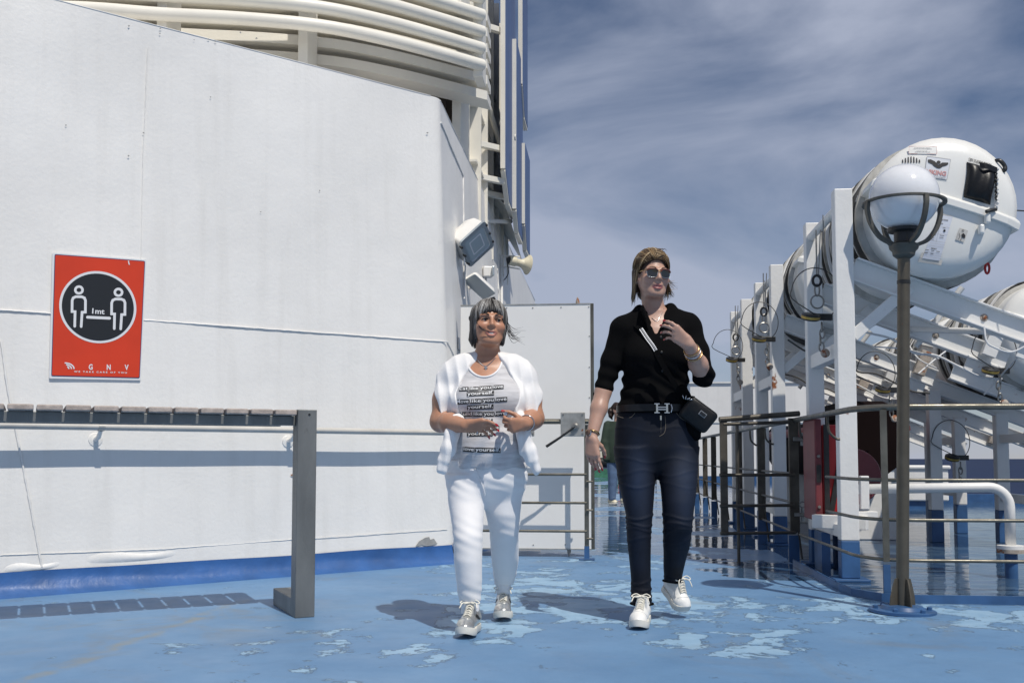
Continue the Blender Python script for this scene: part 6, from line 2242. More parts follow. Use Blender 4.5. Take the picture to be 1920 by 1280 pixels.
def tro(P):
    z = P[:, 2]
    d = 0.0022 * vnoise(P * np.array([1, 1, 0.4]), 30, 6)
    kz = np.exp(-((z - 0.16) / 0.06) ** 2) + 0.6 * np.exp(-((z - 0.44) / 0.07) ** 2) + 0.8 * np.exp(-((z - 0.70) / 0.07) ** 2)
    d += 0.0016 * kz * np.sin(z * 130 + P[:, 0] * 55 + 2.5 * vnoise(P, 13, 2))
    return d
v.warp(tro)
V, Fq = v.mesh()
tr = build_np('trousers', V, Fq, 'jersey_white', w1)
bvt = BVHTree.FromPolygons([tuple(p) for p in V], [tuple(q) for q in Fq])
def ontr(px, py, off):
    r = ray_l(px, py)
    h = bvt.ray_cast(Vector(CAMP), Vector(nrm(r)))
    return np.array(h[0]) - nrm(r) * off if h[0] is not None else UL(px, py, D1 - .1)
tube_part(smoothpath([ontr(890, 878, .003), ontr(899, 895, .004), ontr(905, 912, .004), ontr(910, 930, .006)], 4), 0.0035, 'drawstring', 'jersey_white', tr, 6)
shoe(w1, UL(868, 1195, 4.40), UL(890, 1166, 4.655) * np.array([1, 1, 0]) + np.array([0, 0, 0.004]), 's')
shoe(w1, UL(943, 1163, 4.855), UL(944, 1148, 5.11) * np.array([1, 1, 0]) + np.array([0, 0, 0.015]), 's')

# grey bob with a fringe, blown to one side
rnd = random.Random(11)
def HP(p):
    return HC + HR @ np.array(p, float)
hv = Vol(HC - 0.16, HC + 0.16, 0.0045)
hv.ell(HP((0, 0.018, 0.034)), (0.082, 0.100, 0.088), 0.0, R=HR)
hv.cap(HP((-0.062, 0.010, 0.02)), HP((-0.074, 0.004, -0.085)), 0.030, 0.022, 0.03)
hv.cap(HP((0.062, 0.020, 0.02)), HP((0.068, 0.020, -0.085)), 0.028, 0.016, 0.03)
hv.cap(HP((0, 0.070, 0.02)), HP((0, 0.068, -0.080)), 0.052, 0.042, 0.04)
hv.ell(HP((0.004, -0.095, -0.055)), (0.056, 0.085, 0.098), 0.012, 's', HR)
hv.warp(lambda P: 0.003 * np.sin(((P - HC) @ HR)[:, 0] * 330 + 2 * vnoise(P, 30, 3)))
V, Fq = hv.mesh()
hc = np.tile(np.array([0.035, 0.032, 0.031], np.float32), (len(V), 1))
hair1 = build_np('hair', V, Fq, 'hair', w1, hc)
GREY = [(0.030, 0.026, 0.023), (0.045, 0.039, 0.035), (0.08, 0.073, 0.067), (0.15, 0.14, 0.13), (0.26, 0.245, 0.23), (0.018, 0.015, 0.013)]
LIGHT = [(0.12, 0.113, 0.107), (0.30, 0.29, 0.28), (0.48, 0.47, 0.455), (0.05, 0.045, 0.04), (0.20, 0.19, 0.18)]
def ell_pt(a, z, g=1.0):
    """point round the skull at azimuth a (0 = face, pi/2 = image right) and height z"""
    q = math.sqrt(max(0.03, 1 - ((z - 0.034) / 0.092) ** 2)) if z > 0.034 else 1.0
    return np.array([math.sin(a) * 0.084 * q * g, 0.018 - math.cos(a) * 0.101 * q * g, z])
paths = []
for k in range(560):
    a = rnd.uniform(-math.pi, math.pi)
    part = np.array([0.010 + rnd.uniform(-0.006, 0.006), rnd.uniform(-0.045, 0.06), 0.117])
    frontal = abs(a) < 0.85
    if frontal:
        zend = 0.052 - 0.040 * min(1, abs(a - 0.02) / 0.55) + rnd.uniform(-0.010, 0.016)
    else:
        zend = (-0.092 if a < 0 else -0.080) + rnd.uniform(-0.02, 0.012)
    g = (0.985 if frontal else 1.0) + rnd.uniform(-0.01, 0.025 if frontal else 0.04)
    pth = [HP(part)]
    n = 9
    a2 = a + rnd.uniform(-0.12, 0.12) + (0.22 * (1 if a > 0.02 else -1) if frontal else 0)
    for i in range(1, n + 1):
        t = i / n
        z = 0.122 - (0.122 - zend) * (t ** 1.25)
        aa = a + (a2 - a) * t
        p = ell_pt(aa, z, g * (0.55 + 0.45 * min(1, t * 3.2)))
        if z < 0 and not frontal:
            p = p * np.array([1, 1, 1]) + np.array([math.sin(aa), 0, 0]) * (-0.10 * max(0, -0.03 - z))
            if abs(aa) < 1.5:
                p[1] += 0.01
        pth.append(HP(p))
    paths.append(pth)
locks(paths, 0.0042, 'strands', GREY, hair1, rnd)
paths = []
for k in range(170):
    a = rnd.uniform(-0.95, 0.95)
    part = np.array([0.012 + rnd.uniform(-0.004, 0.004), rnd.uniform(-0.05, 0.02), 0.119])
    pth = [HP(part)]
    zend = 0.054 - 0.036 * min(1, abs(a - 0.02) / 0.55) + rnd.uniform(-0.010, 0.018)
    for i in range(1, 8):
        t = i / 7
        z = 0.124 - (0.124 - zend) * t ** 1.3
        p = ell_pt(a + (0.25 if a > 0.02 else -0.25) * t, z, (1.005 + rnd.uniform(0, 0.012)) * (0.55 + 0.45 * min(1, t * 3.2)))
        pth.append(HP(p))
    paths.append(pth)
locks(paths, 0.0034, 'fringe', LIGHT, hair1, rnd)
# flyaway strands to image right, and one across the cheek
paths = []
for k in range(16):
    z0 = rnd.uniform(-0.03, 0.03)
    s = ell_pt(1.35 + rnd.uniform(-0.2, 0.2), z0, 1.03)
    ex = rnd.uniform(0.05, 0.105)
    paths.append(smoothpath([HP(s), HP(s + np.array([0.012, -0.004, -0.030])), HP(s + np.array([ex * 0.5, -0.008, -0.052 + rnd.uniform(-.01, .01)])), HP(s + np.array([ex, -0.010, -0.060 + rnd.uniform(-0.02, 0.022)]))], 4))
for k in range(7):
    o_ = rnd.uniform(-0.004, 0.004)
    paths.append(smoothpath([HP((-0.074, -0.045 + o_, 0.005)), HP((-0.060, -0.075, -0.030 + o_)), HP((-0.040, -0.094, -0.052 + o_)), HP((-0.012, -0.105, -0.060 + o_ * 0.5))], 4))
locks(paths, 0.0017, 'flyaway', GREY[:4], hair1, rnd, 4)

# jewellery
def onskin1(px, py, off):
    r = ray_l(px, py)
    h = bvs1.ray_cast(Vector(CAMP), Vector(nrm(r)))
    return np.array(h[0]) - nrm(r) * off if h[0] is not None else UL(px, py, D1 - .1)
bvs1 = BVHTree.FromObject(body1, bpy.context.evaluated_depsgraph_get())
bvs1 = BVHTree.FromPolygons([tuple(p.co + Vector(ORG[w1.name])) for p in body1.data.vertices], [tuple(q.vertices) for q in body1.data.polygons])
nkl = MB().tube(smoothpath([onskin1(893, 664, .002), onskin1(897, 676, .002), onskin1(905, 684, .002), onskin1(911, 686, .003), onskin1(919, 681, .002), onskin1(929, 670, .002)], 4), 0.0014, 6).build('necklace', 'chrome', w1, smooth=True)
cpd = onskin1(911, 691, 0.004)
MB().frame(cpd, np.array([1, 0, 0.0]), np.array([0, 1.0, 0]), np.array([0, 0, 1.0]), 0.005, 0.003, 0.028).build('cross', 'chrome', nkl)
MB().frame(cpd + np.array([0, 0, 0.005]), np.array([1, 0, 0.0]), np.array([0, 1.0, 0]), np.array([0, 0, 1.0]), 0.018, 0.0034, 0.005).build('cross_arm', 'chrome', nkl)
def band(c, ax, r, th, name, m_, parent, n=20, sq_=1.0):
    ax = nrm(ax)
    u = nrm(np.cross(ax, (0.2, 0.3, 0.9)))
    w_ = np.cross(ax, u)
    return tube_part([c + (u * math.cos(a) + w_ * math.sin(a) * sq_) * r for a in [2 * math.pi * i / n for i in range(n)]], th, name, m_, parent, 6, True)
band(elR * 0.12 + wrR * 0.88, wrR - elR, 0.036, 0.003, 'bracelet', 'chrome', w1)
band(tipL[2][0] * 0.45 + wrL * 0.55 + np.array([0, 0, -0.012]), nrm(tipL[2][0] - wrL), 0.011, 0.0025, 'ring', 'chrome', w1)
MB().ball(tipR[0][0] + np.array([0.0, -0.012, 0.004]), 0.012, 10, 6).build('ring', 'chrome', w1)

# ================================================================== walker in black
D2 = 4.88
def B(px, py, dd=0.0):
    return UL(px, py, D2 + dd)
w2 = thing('person', 'person in black top, blue jeans and sunglasses, carrying a small black shoulder bag', 'person', UL(1215, 1160, D2) * np.array([1, 1, 0]), frame=True)
KC = B(1223, 516, -0.01)
KR = rot(math.radians(12), math.radians(-3), math.radians(2))
tor2 = rowsL([(588, 1196, 1262, 0.058, 0.02), (600, 1176, 1285, 0.078, 0.015), (615, 1166, 1297, 0.095, 0.005), (640, 1166, 1297, 0.112, 0.0), (668, 1165, 1297, 0.122, -0.005),
              (700, 1167, 1292, 0.112, 0.0), (735, 1164, 1293, 0.108, 0.0), (760, 1157, 1299, 0.113, 0.0), (775, 1154, 1304, 0.118, 0.0)], D2)
lo = np.array([B(1075, 900)[0], D2 - 0.42, 0.66])
hi = np.array([B(1350, 560)[0], D2 + 0.24, 1.86])
v = Vol(lo, hi, 0.0038)
v.stack(tor2, 0.0, grow=-0.016)
T2 = head_field(v, KC, KR, smile=0.35, jaw=1.08, w=1.0)
nk2 = B(1228, 598, 0.03)
v.cap(KC + KR @ np.array([0, 0.018, -0.055]), nk2, 0.052, 0.056, 0.03)
v.cap(nk2, B(1180, 612, 0.02), 0.046, 0.050, 0.04)
v.cap(nk2, B(1284, 608, 0.02), 0.046, 0.050, 0.04)
sL, eL, rL = B(1166, 620, 0.02), B(1131, 733, 0.0), B(1109, 820, -0.08)
sR, eR, rR = B(1292, 616, 0.02), B(1319, 704, -0.08), B(1292, 646, -0.285)
v.chain([sL, (sL + eL) / 2, eL], [0.046, 0.038, 0.037], 0.03)
v.chain([eL, eL * 0.62 + rL * 0.38, rL], [0.041, 0.039, 0.026], 0.02)
v.chain([sR, (sR + eR) / 2, eR], [0.046, 0.040, 0.040], 0.03)
v.chain([eR, eR * 0.62 + rR * 0.38, rR], [0.044, 0.043, 0.028], 0.02)
tp1 = hand_field(v, rL, nrm(B(1113, 884, -0.10) - rL), (0.55, 0.80, 0.10), (0.80, -0.55, 0.05), (0.22, 0.28, 0.34, 0.42), L=0.97, thumb=1.0, spread=0.05)
tp2 = hand_field(v, rR, nrm(B(1256, 616, -0.30) - rR), (-0.25, 0.92, -0.20), (0.30, -0.25, 0.92), (0.42, 0.48, 0.55, 0.62), L=0.97, thumb=0.75, spread=0.06)
V, Fq = v.mesh()
col = skin_col(V, T2, KC, KR, (0.47, 0.285, 0.215), (0.40, 0.14, 0.13))
body2 = build_np('body', V, Fq, 'skin_fair', w2, col)
bvs2 = BVHTree.FromPolygons([tuple(p) for p in V], [tuple(q) for q in Fq])
brows(T2, w2, 0.024, 0.0022)
MB().grid(lambda u, q: T2((-0.015 + 0.030 * u, -0.0885 + 0.010 * (2 * u - 1) ** 2, -0.0615 - 0.0045 * q)), 12, 2).build('teeth', 'teeth', w2, smooth=True)
MB().grid(lambda u, q: T2((-0.021 + 0.042 * u, -0.0835 + 0.010 * (2 * u - 1) ** 2, -0.058 - 0.014 * q)), 8, 3).build('mouth', 'mouth_dark', w2, smooth=True)
nails(tp1, (-0.5, -0.85, 0.0), w2)
nails(tp2, (-0.5, -0.8, 0.2), w2, (0, 1, 2, 3, 4))

# top with three-quarter sleeves and a stand collar
v = Vol(lo, hi, 0.0045)
v.stack(tor2, 0.0, grow=-0.002)
for bx in (1203, 1262):
    v.ell(B(bx, 668, -0.060), (0.070, 0.075, 0.072), 0.05)
v.cap(B(1205, 596, 0.02), B(1172, 614, 0.02), 0.050, 0.062, 0.04)
v.cap(B(1254, 594, 0.02), B(1288, 608, 0.02), 0.050, 0.062, 0.04)
v.chain([sL, (sL + eL) / 2 + np.array([-0.004, 0, 0]), eL + (eL - sL) * 0.03], [0.060, 0.049, 0.045], 0.03)
v.chain([sR, (sR + eR) / 2 + np.array([0.006, 0, 0]), eR], [0.061, 0.053, 0.049], 0.03)
v.cap(eR + np.array([0, 0, 0.0]), eR * 0.86 + rR * 0.14, 0.049, 0.049, 0.02)
# shirt tail that hangs over the hip
v.chain([B(1292, 770, -0.04), B(1298, 800, -0.05), B(1306, 818, -0.05)], [0.045, 0.040, 0.020], 0.03)
# collar and V opening
v.chain([B(1200, 586, 0.03), B(1228, 583, 0.085), B(1257, 582, 0.03)], [0.030, 0.030, 0.030], 0.02)
v.cap(B(1199, 580, 0.02), B(1209, 612, -0.07), 0.022, 0.014, 0.02)
v.cap(B(1258, 577, 0.02), B(1243, 612, -0.07), 0.022, 0.014, 0.02)
v.cap(B(1227, 540, 0.01), B(1228, 594, 0.01), 0.064, 0.060, 0.008, 's')
for (bx, by, rr_) in ((1229, 596, 0.040), (1230, 606, 0.027), (1230, 616, 0.015), (1230, 622, 0.009)):
    v.cap(B(bx, by, -0.22), B(bx, by, -0.03), rr_, rr_, 0.006, 's')
def topf(P):
    d = 0.003 * vnoise(P * np.array([1, 1, 0.7]), 30, 31)
    d += 0.0045 * np.sin(P[:, 2] * 95 + P[:, 0] * 35 + 2.4 * vnoise(P, 14, 32)) * np.clip(1 - np.abs(P[:, 2] - 1.13) / 0.16, 0, 1)
    sl_ = np.clip((np.abs(P[:, 0] - B(1228, 700)[0]) - 0.17) / 0.03, 0, 1)
    d += 0.0022 * sl_ * vnoise(P * np.array([1, 1, 1.6]), 55, 33)
    return d
v.warp(topf)
V, Fq = v.mesh()
top = build_np('top', V, Fq, 'black_cloth', w2)
bvk = BVHTree.FromPolygons([tuple(p) for p in V], [tuple(q) for q in Fq])
def ontop(px, py, off):
    r = ray_l(px, py)
    h = bvk.ray_cast(Vector(CAMP), Vector(nrm(r)))
    return np.array(h[0]) - nrm(r) * off if h[0] is not None else UL(px, py, D2 - .12)
for py in (632, 660, 695):
    c_ = ontop(1239 + (py - 632) * 0.05, py, 0.001)
    MB().lathe([(0.006, 0), (0.006, 0.003), (0.004, 0.004)], c_, axis=(0, -1, 0), n=12).build('button', 'black_paint', top, smooth=True)
# collar blades
for sgn_, pts in ((-1, [(1199, 578), (1206, 572), (1228, 619), (1214, 616)]), (1, [(1262, 574), (1256, 571), (1236, 619), (1250, 608)])):
    P = [ontop(x, y, 0.008 + (0.012 if i in (0, 1) else 0)) for i, (x, y) in enumerate(pts)]
    MB().prism(P, (0, -0.004, 0)).build('collar_blade', 'black_cloth', top)

# jeans
hip2 = rowsL([(764, 1158, 1300, 0.108, 0.0), (780, 1153, 1306, 0.116, 0.0), (810, 1149, 1311, 0.126, 0.005), (840, 1149, 1312, 0.128, 0.01), (862, 1154, 1307, 0.112, 0.01), (885, 1180, 1284, 0.075, 0.0), (897, 1210, 1256, 0.03, 0.0)], D2)
l1 = rowsL([(840, 1150, 1234, 0.105, -0.005), (870, 1152, 1233, 0.103, -0.01), (900, 1156, 1231, 0.097, -0.02), (935, 1164, 1229, 0.087, -0.03), (967, 1171, 1226, 0.079, -0.04), (1000, 1172, 1223, 0.074, -0.04), (1040, 1176, 1223, 0.068, -0.03), (1090, 1180, 1223, 0.060, -0.02), (1118, 1181, 1224, 0.057, -0.02), (1134, 1182, 1225, 0.058, -0.02)], D2)
l2 = rowsL([(840, 1230, 1312, 0.105, 0.01), (870, 1232, 1312, 0.103, -0.02), (900, 1234, 1310, 0.098, -0.05), (940, 1238, 1306, 0.090, -0.08), (985, 1241, 1301, 0.082, -0.09), (1020, 1240, 1297, 0.076, -0.04), (1050, 1241, 1289, 0.068, 0.04), (1075, 1242, 1283, 0.062, 0.12), (1091, 1243, 1281, 0.058, 0.16)], D2)
lo2 = np.array([B(1130, 900)[0], D2 - 0.24, 0.05])
hi2 = np.array([B(1330, 900)[0], D2 + 0.36, 1.06])
v = Vol(lo2, hi2, 0.005)
v.stack(hip2, 0.0, grow=-0.009)
v.stack(l1, 0.02, grow=-0.008)
v.stack(l2, 0.02, grow=-0.008)
xm = B(1232, 900)[0]
def jean(P):
    z = P[:, 2]
    lf = P[:, 0] < xm
    d = 0.0022 * vnoise(P, 34, 41)
    for (zz, am) in ((0.51, 1.2), (0.475, 1.4), (0.445, 1.0), (0.40, 0.7), (0.36, 0.5), (0.66, 0.5), (0.72, 0.5), (0.78, 0.4), (0.17, 1.3), (0.14, 1.5), (0.115, 1.3), (0.20, 0.8), (0.93, 0.5)):
        q = z - zz - 0.012 * np.sin((P[:, 0] - xm) * 26 + zz * 40) - 0.004 * vnoise(P, 20, int(zz * 100))
        d += -0.0055 * am * np.exp(-(q / 0.006) ** 2) * np.clip(0.6 + 0.6 * vnoise(P, 12, int(zz * 77)), 0, 1.2)
    return d
v.warp(jean)
V, Fq = v.mesh()
# indigo, paler down the front of thighs and shins
c0 = np.array([0.0032, 0.0048, 0.0105])
thx = [B(1192, 900)[0], B(1275, 900)[0]]
fade = np.zeros(len(V))
for tx in thx:
    fade = np.maximum(fade, np.exp(-((V[:, 0] - tx) / 0.055) ** 2 - ((V[:, 2] - 0.68) / 0.20) ** 2))
    fade = np.maximum(fade, 0.4 * np.exp(-((V[:, 0] - tx) / 0.045) ** 2 - ((V[:, 2] - 0.36) / 0.12) ** 2))
fade *= (V[:, 1] < D2 + 0.02)
jc = c0[None] * (1 - fade[:, None]) + np.array([0.014, 0.024, 0.050])[None] * fade[:, None]
jeans = build_np('jeans', V, Fq, 'denim', w2, jc.astype(np.float32))
bvj = BVHTree.FromPolygons([tuple(p) for p in V], [tuple(q) for q in Fq])
def onj(px, py, off):
    r = ray_l(px, py)
    h = bvj.ray_cast(Vector(CAMP), Vector(nrm(r)))
    return np.array(h[0]) - nrm(r) * off if h[0] is not None else UL(px, py, D2 - .1)
mat('stitch', (0.16, 0.13, 0.10), 0.8)
for pts in ([(1154, 778), (1168, 783), (1183, 782), (1192, 772)], [(1247, 780), (1248, 800), (1245, 812), (1236, 818)], [(1240, 776), (1239, 812)], [(1268, 774), (1280, 786), (1300, 792)]):
    tube_part(smoothpath([onj(x, y, 0.001) for x, y in pts], 4), 0.0014, 'seam', 'stitch', jeans, 5)
MB().box(onj(1239, 783, 0.004), (0.008, 0.004, 0.022)).build('zip_pull', 'chrome', jeans, bevel=0.001)
MB().box(onj(1193, 766, 0.004), (0.010, 0.004, 0.02)).build('red_tag', 'red_paint', jeans)
# turned hem at the ankle
for rows in (l1[-2:], l2[-2:]):
    z, cx, cy, rx, ry = rows[-1]
    MB().tube([np.array([cx + rx * 1.0 * math.cos(a), cy + ry * 1.0 * math.sin(a), z + 0.008]) for a in [2 * math.pi * i / 24 for i in range(24)]], 0.004, 8, closed=True).build('hem', 'black_cloth', jeans, smooth=True)

# belt with a metal H buckle
bz = B(1230, 767)[2]
rb_ = [np.array([np.interp(bz, [tor2[-1][0], tor2[-2][0]], [tor2[-1][1], tor2[-2][1]]) + (0.191) * math.cos(a), D2 + 0.119 * math.sin(a), bz - 0.004 * math.sin(a)]) for a in [2 * math.pi * i / 40 for i in range(40)]]
V_, F_ = [], []
for i, p in enumerate(rb_):
    V_ += [p + np.array([0, 0, -0.017]), p + np.array([0, 0, 0.017])]
F_ = [(2 * i, 2 * ((i + 1) % 40), 2 * ((i + 1) % 40) + 1, 2 * i + 1) for i in range(40)]
belt = MB().add(V_, F_).build('belt', 'black_vinyl', w2, smooth=True)
bc = UL(1242, 765, D2 - 0.135)
for (dx, dz, sx, sz) in ((-0.026, 0, 0.010, 0.040), (0.022, 0, 0.010, 0.040), (-0.002, 0.005, 0.05, 0.006), (-0.002, -0.006, 0.05, 0.006), (-0.026, 0.021, 0.026, 0.006), (-0.026, -0.021, 0.026, 0.006), (0.022, 0.021, 0.026, 0.006), (0.022, -0.021, 0.026, 0.006)):
    MB().box(bc + np.array([dx, 0, dz]), (sx, 0.006 + 0.0002 * (dz * 1000 % 7), sz)).build('buckle', 'chrome', belt, bevel=0.0015)
tube_part(smoothpath([bc + np.array([0.042, 0.006, -0.020]), bc + np.array([0.047, 0.004, 0]), bc + np.array([0.042, 0.006, 0.020])], 4), 0.003, 'belt_loop', 'chrome', belt, 6)

shoe(w2, UL(1195, 1181, 4.625), UL(1208, 1160, 4.885) * np.array([1, 1, 0]) + np.array([0, 0, 0.006]), 'w')
shoe(w2, UL(1283, 1151, 4.985), UL(1247, 1103, 5.125), 'w')

# short swept hair, brown with fair ends
rnd = random.Random(21)
def KP(p):
    return KC + KR @ np.array(p, float)
hv = Vol(KC - 0.17, KC + 0.17, 0.0045)
hv.ell(KP((0, 0.022, 0.036)), (0.077, 0.098, 0.088), 0.0, R=KR)
hv.cap(KP((-0.030, -0.020, 0.088)), KP((0.036, -0.020, 0.088)), 0.020, 0.020, 0.03)
hv.cap(KP((0, 0.075, 0.02)), KP((-0.01, 0.070, -0.085)), 0.050, 0.036, 0.04)
hv.cap(KP((-0.068, 0.035, 0.01)), KP((-0.070, 0.045, -0.07)), 0.024, 0.016, 0.03)
hv.cap(KP((0.064, 0.035, 0.01)), KP((0.066, 0.040, -0.07)), 0.022, 0.015, 0.03)
hv.ell(KP((0.0, -0.108, -0.030)), (0.069, 0.108, 0.108), 0.012, 's', KR)
hv.warp(lambda P: 0.003 * vnoise(P, 90, 3))
V, Fq = hv.mesh()
hc_ = np.tile(np.array([0.040, 0.022, 0.013], np.float32), (len(V), 1))
hair2 = build_np('hair', V, Fq, 'hair', w2, hc_)
BRN = [(0.060, 0.034, 0.017), (0.105, 0.062, 0.031), (0.045, 0.026, 0.014), (0.17, 0.11, 0.058)]
FAIR = [(0.24, 0.155, 0.075), (0.36, 0.25, 0.13), (0.14, 0.085, 0.04), (0.48, 0.36, 0.21), (0.07, 0.042, 0.02)]
def ep(a, z, g=1.0):
    q = math.sqrt(max(0.03, 1 - ((z - 0.036) / 0.092) ** 2)) if z > 0.036 else 1.0
    return np.array([math.sin(a) * 0.079 * q * g, 0.022 - math.cos(a) * 0.100 * q * g, z])
paths = []
HEC, HER = np.array([0, 0.022, 0.036]), np.array([0.079, 0.100, 0.089])
for k in range(330):                               # combed up from the hairline and over to the side
    x = rnd.uniform(-0.062, 0.062)
    st_ = np.array([x, -0.070 + 9 * x * x, 0.070 - 6.5 * x * x + rnd.uniform(-0.004, 0.006)])
    d0_ = nrm((st_ - HEC) / HER)
    if x < -0.026:
        d1_ = nrm((-0.85 + rnd.uniform(-.1, .1), 0.35 + rnd.uniform(-.3, .5), 0.15 + rnd.uniform(-.3, .3)))
    else:
        d1_ = nrm((0.80 + rnd.uniform(-.25, .1), 0.10 + rnd.uniform(-.35, .7), 0.10 + rnd.uniform(-.35, .35)))
    om = math.acos(max(-1, min(1, float(d0_ @ d1_))))
    up_ = rnd.uniform(0.06, 0.16)
    pth = []
    for i in range(11):
        t = i / 10
        d_ = (math.sin((1 - t) * om) * d0_ + math.sin(t * om) * d1_) / math.sin(om)
        d_ = nrm(d_ + np.array([0, 0, 0.35 * math.sin(math.pi * t)]))
        pth.append(KP(HEC + d_ * HER * (1.0 + up_ * math.sin(math.pi * min(1, t * 1.15 + 0.04)) ** 0.8)))
    paths.append(pth)
for k in range(420):                               # from the parting over both sides and back
    y_ = rnd.uniform(-0.055, 0.085)
    sd_ = 1 if rnd.random() < 0.62 else -1
    d0_ = nrm((-0.30 + rnd.uniform(-.05, .05), (y_ - 0.022) / 0.100, 0.85))
    d1_ = nrm((sd_ * 0.9, (y_ - 0.022) / 0.10 * 0.8 + rnd.uniform(0, .5), -0.05 + rnd.uniform(-.25, .25)))
    om = math.acos(max(-1, min(1, float(d0_ @ d1_))))
    g_ = rnd.uniform(1.05, 1.115)
    pth = []
    for i in range(11):
        t = i / 10
        d_ = nrm((math.sin((1 - t) * om) * d0_ + math.sin(t * om) * d1_) / math.sin(om))
        pth.append(KP(HEC + d_ * HER * (g_ + 0.035 * math.sin(math.pi * t))))
    paths.append(pth)
for k in range(140):                               # straight back between the two sweeps
    x = rnd.uniform(-0.055, 0.020)
    st_ = np.array([x, -0.072 + 9 * x * x, 0.070 - 6.5 * x * x + rnd.uniform(-0.002, 0.020)])
    d0_ = nrm((st_ - HEC) / HER)
    d1_ = nrm((x * 6 + rnd.uniform(-.2, .2), 0.75, 0.55 + rnd.uniform(-.2, .2)))
    om = math.acos(max(-1, min(1, float(d0_ @ d1_))))
    up_ = rnd.uniform(0.08, 0.15)
    pth = []
    for i in range(11):
        t = i / 10
        d_ = nrm((math.sin((1 - t) * om) * d0_ + math.sin(t * om) * d1_) / math.sin(om))
        pth.append(KP(HEC + d_ * HER * (1.0 + up_ * math.sin(math.pi * min(1, t * 0.75 + 0.10)) ** 0.7)))
    paths.append(pth)
locks(paths, 0.0034, 'quiff', BRN + FAIR[:4] + BRN[1:2], hair2, rnd)
paths = []
for k in range(420):                               # sides and back, down to the nape
    side = rnd.choice((-1, -1, 1, 1, 0))
    if side == 0:
        a = math.pi + rnd.uniform(-0.9, 0.9)
    else:
        a = side * rnd.uniform(1.12, 2.3)
    z0 = rnd.uniform(0.03, 0.10)
    zend = -0.085 + rnd.uniform(-0.045, 0.03)
    if side < 0 and rnd.random() < 0.4:
        zend -= 0.02
    pth = []
    n = 8
    fl_ = rnd.uniform(0.0, 1.0)
    for i in range(n + 1):
        t = i / n
        z = z0 + (zend - z0) * t
        aa = a + side * 0.35 * t
        p = ep(aa, z, 1.03 + 0.03 * math.sin(t * 3) + rnd.uniform(0, 0.01))
        if z < -0.02:
            p[0] += (0.040 * fl_ if side > 0 else -0.006 * fl_) * ((-0.02 - z) / 0.08) ** 1.3
            if side >= 0:
                p[2] += 0.02 * fl_ * ((-0.02 - z) / 0.08) ** 2
        pth.append(KP(p))
    paths.append(pth)
locks(paths, 0.0034, 'strands', FAIR[:4] + BRN, hair2, rnd)
paths = []
for k in range(12):
    s_ = ep(1.5, rnd.uniform(-0.04, 0.02), 1.05)
    paths.append(smoothpath([KP(s_), KP(s_ + np.array([0.016, 0, -0.030])), KP(s_ + np.array([0.040 + rnd.uniform(-.01, .02), -0.005, -0.046 + rnd.uniform(-.015, .02)]))], 4))
for k in range(8):
    x = rnd.uniform(-0.05, 0.04)
    paths.append(smoothpath([KP((x, -0.03, 0.120)), KP((x + 0.012, -0.02, 0.131)), KP((x + 0.035, 0.0, 0.132 + rnd.uniform(-.006, .006)))], 4))
locks(paths, 0.0017, 'flyaway', FAIR, hair2, rnd, 4)

# sunglasses
sg = MB()
gl = []
for s in (-1, 1):
    oc = (s * 0.0335, -0.0985, -0.002)
    outl = []
    for i in range(24):
        a = 2 * math.pi * i / 24
        x = math.copysign(abs(math.cos(a)) ** 0.55, math.cos(a)) * 0.0262
        z = math.copysign(abs(math.sin(a)) ** 0.6, math.sin(a)) * 0.0205
        x *= 1.0 if z > 0 else 0.93
        outl.append((oc[0] + x, oc[1] + 0.010 * ((abs(oc[0] + x)) / 0.06) ** 2 * 1.2, oc[2] + z))
    gl.append(outl)
glasses = None
for s, outl in zip((-1, 1), gl):
    ln_ = MB().prism([T2(p) for p in outl], KR @ np.array([0, 0.002, 0])).build('lens', 'lens_dark', w2)
    rim = tube_part([T2((p[0], p[1] - 0.0012, p[2])) for p in outl], 0.0014, 'rim', 'chrome', ln_, 6, True)
    upper = [p for p in outl if p[2] > 0.004]
    upper = sorted(upper, key=lambda p: p[0])
    MB().tube([T2((p[0], p[1] - 0.002, p[2] - 0.001)) for p in upper], 0.0042, 6).build('brow_bar', 'tortoise', ln_, smooth=True)
    tube_part([T2((s * 0.060, -0.086, 0.012)), T2((s * 0.072, -0.060, 0.010)), T2((s * 0.079, 0.012, 0.006))], 0.0022, 'temple', 'gold', ln_, 6)
tube_part(smoothpath([T2((-0.010, -0.100, 0.004)), T2((0, -0.1015, 0.008)), T2((0.010, -0.100, 0.004))], 3), 0.0016, 'bridge', 'gold', w2, 6)
tube_part([T2((-0.010, -0.099, 0.013)), T2((0.010, -0.099, 0.013))], 0.0016, 'bridge', 'gold', w2, 6)
MB().ball(T2((-0.079, 0.000, -0.042)), 0.005, 8, 6).build('earring', 'chrome', w2, smooth=True)

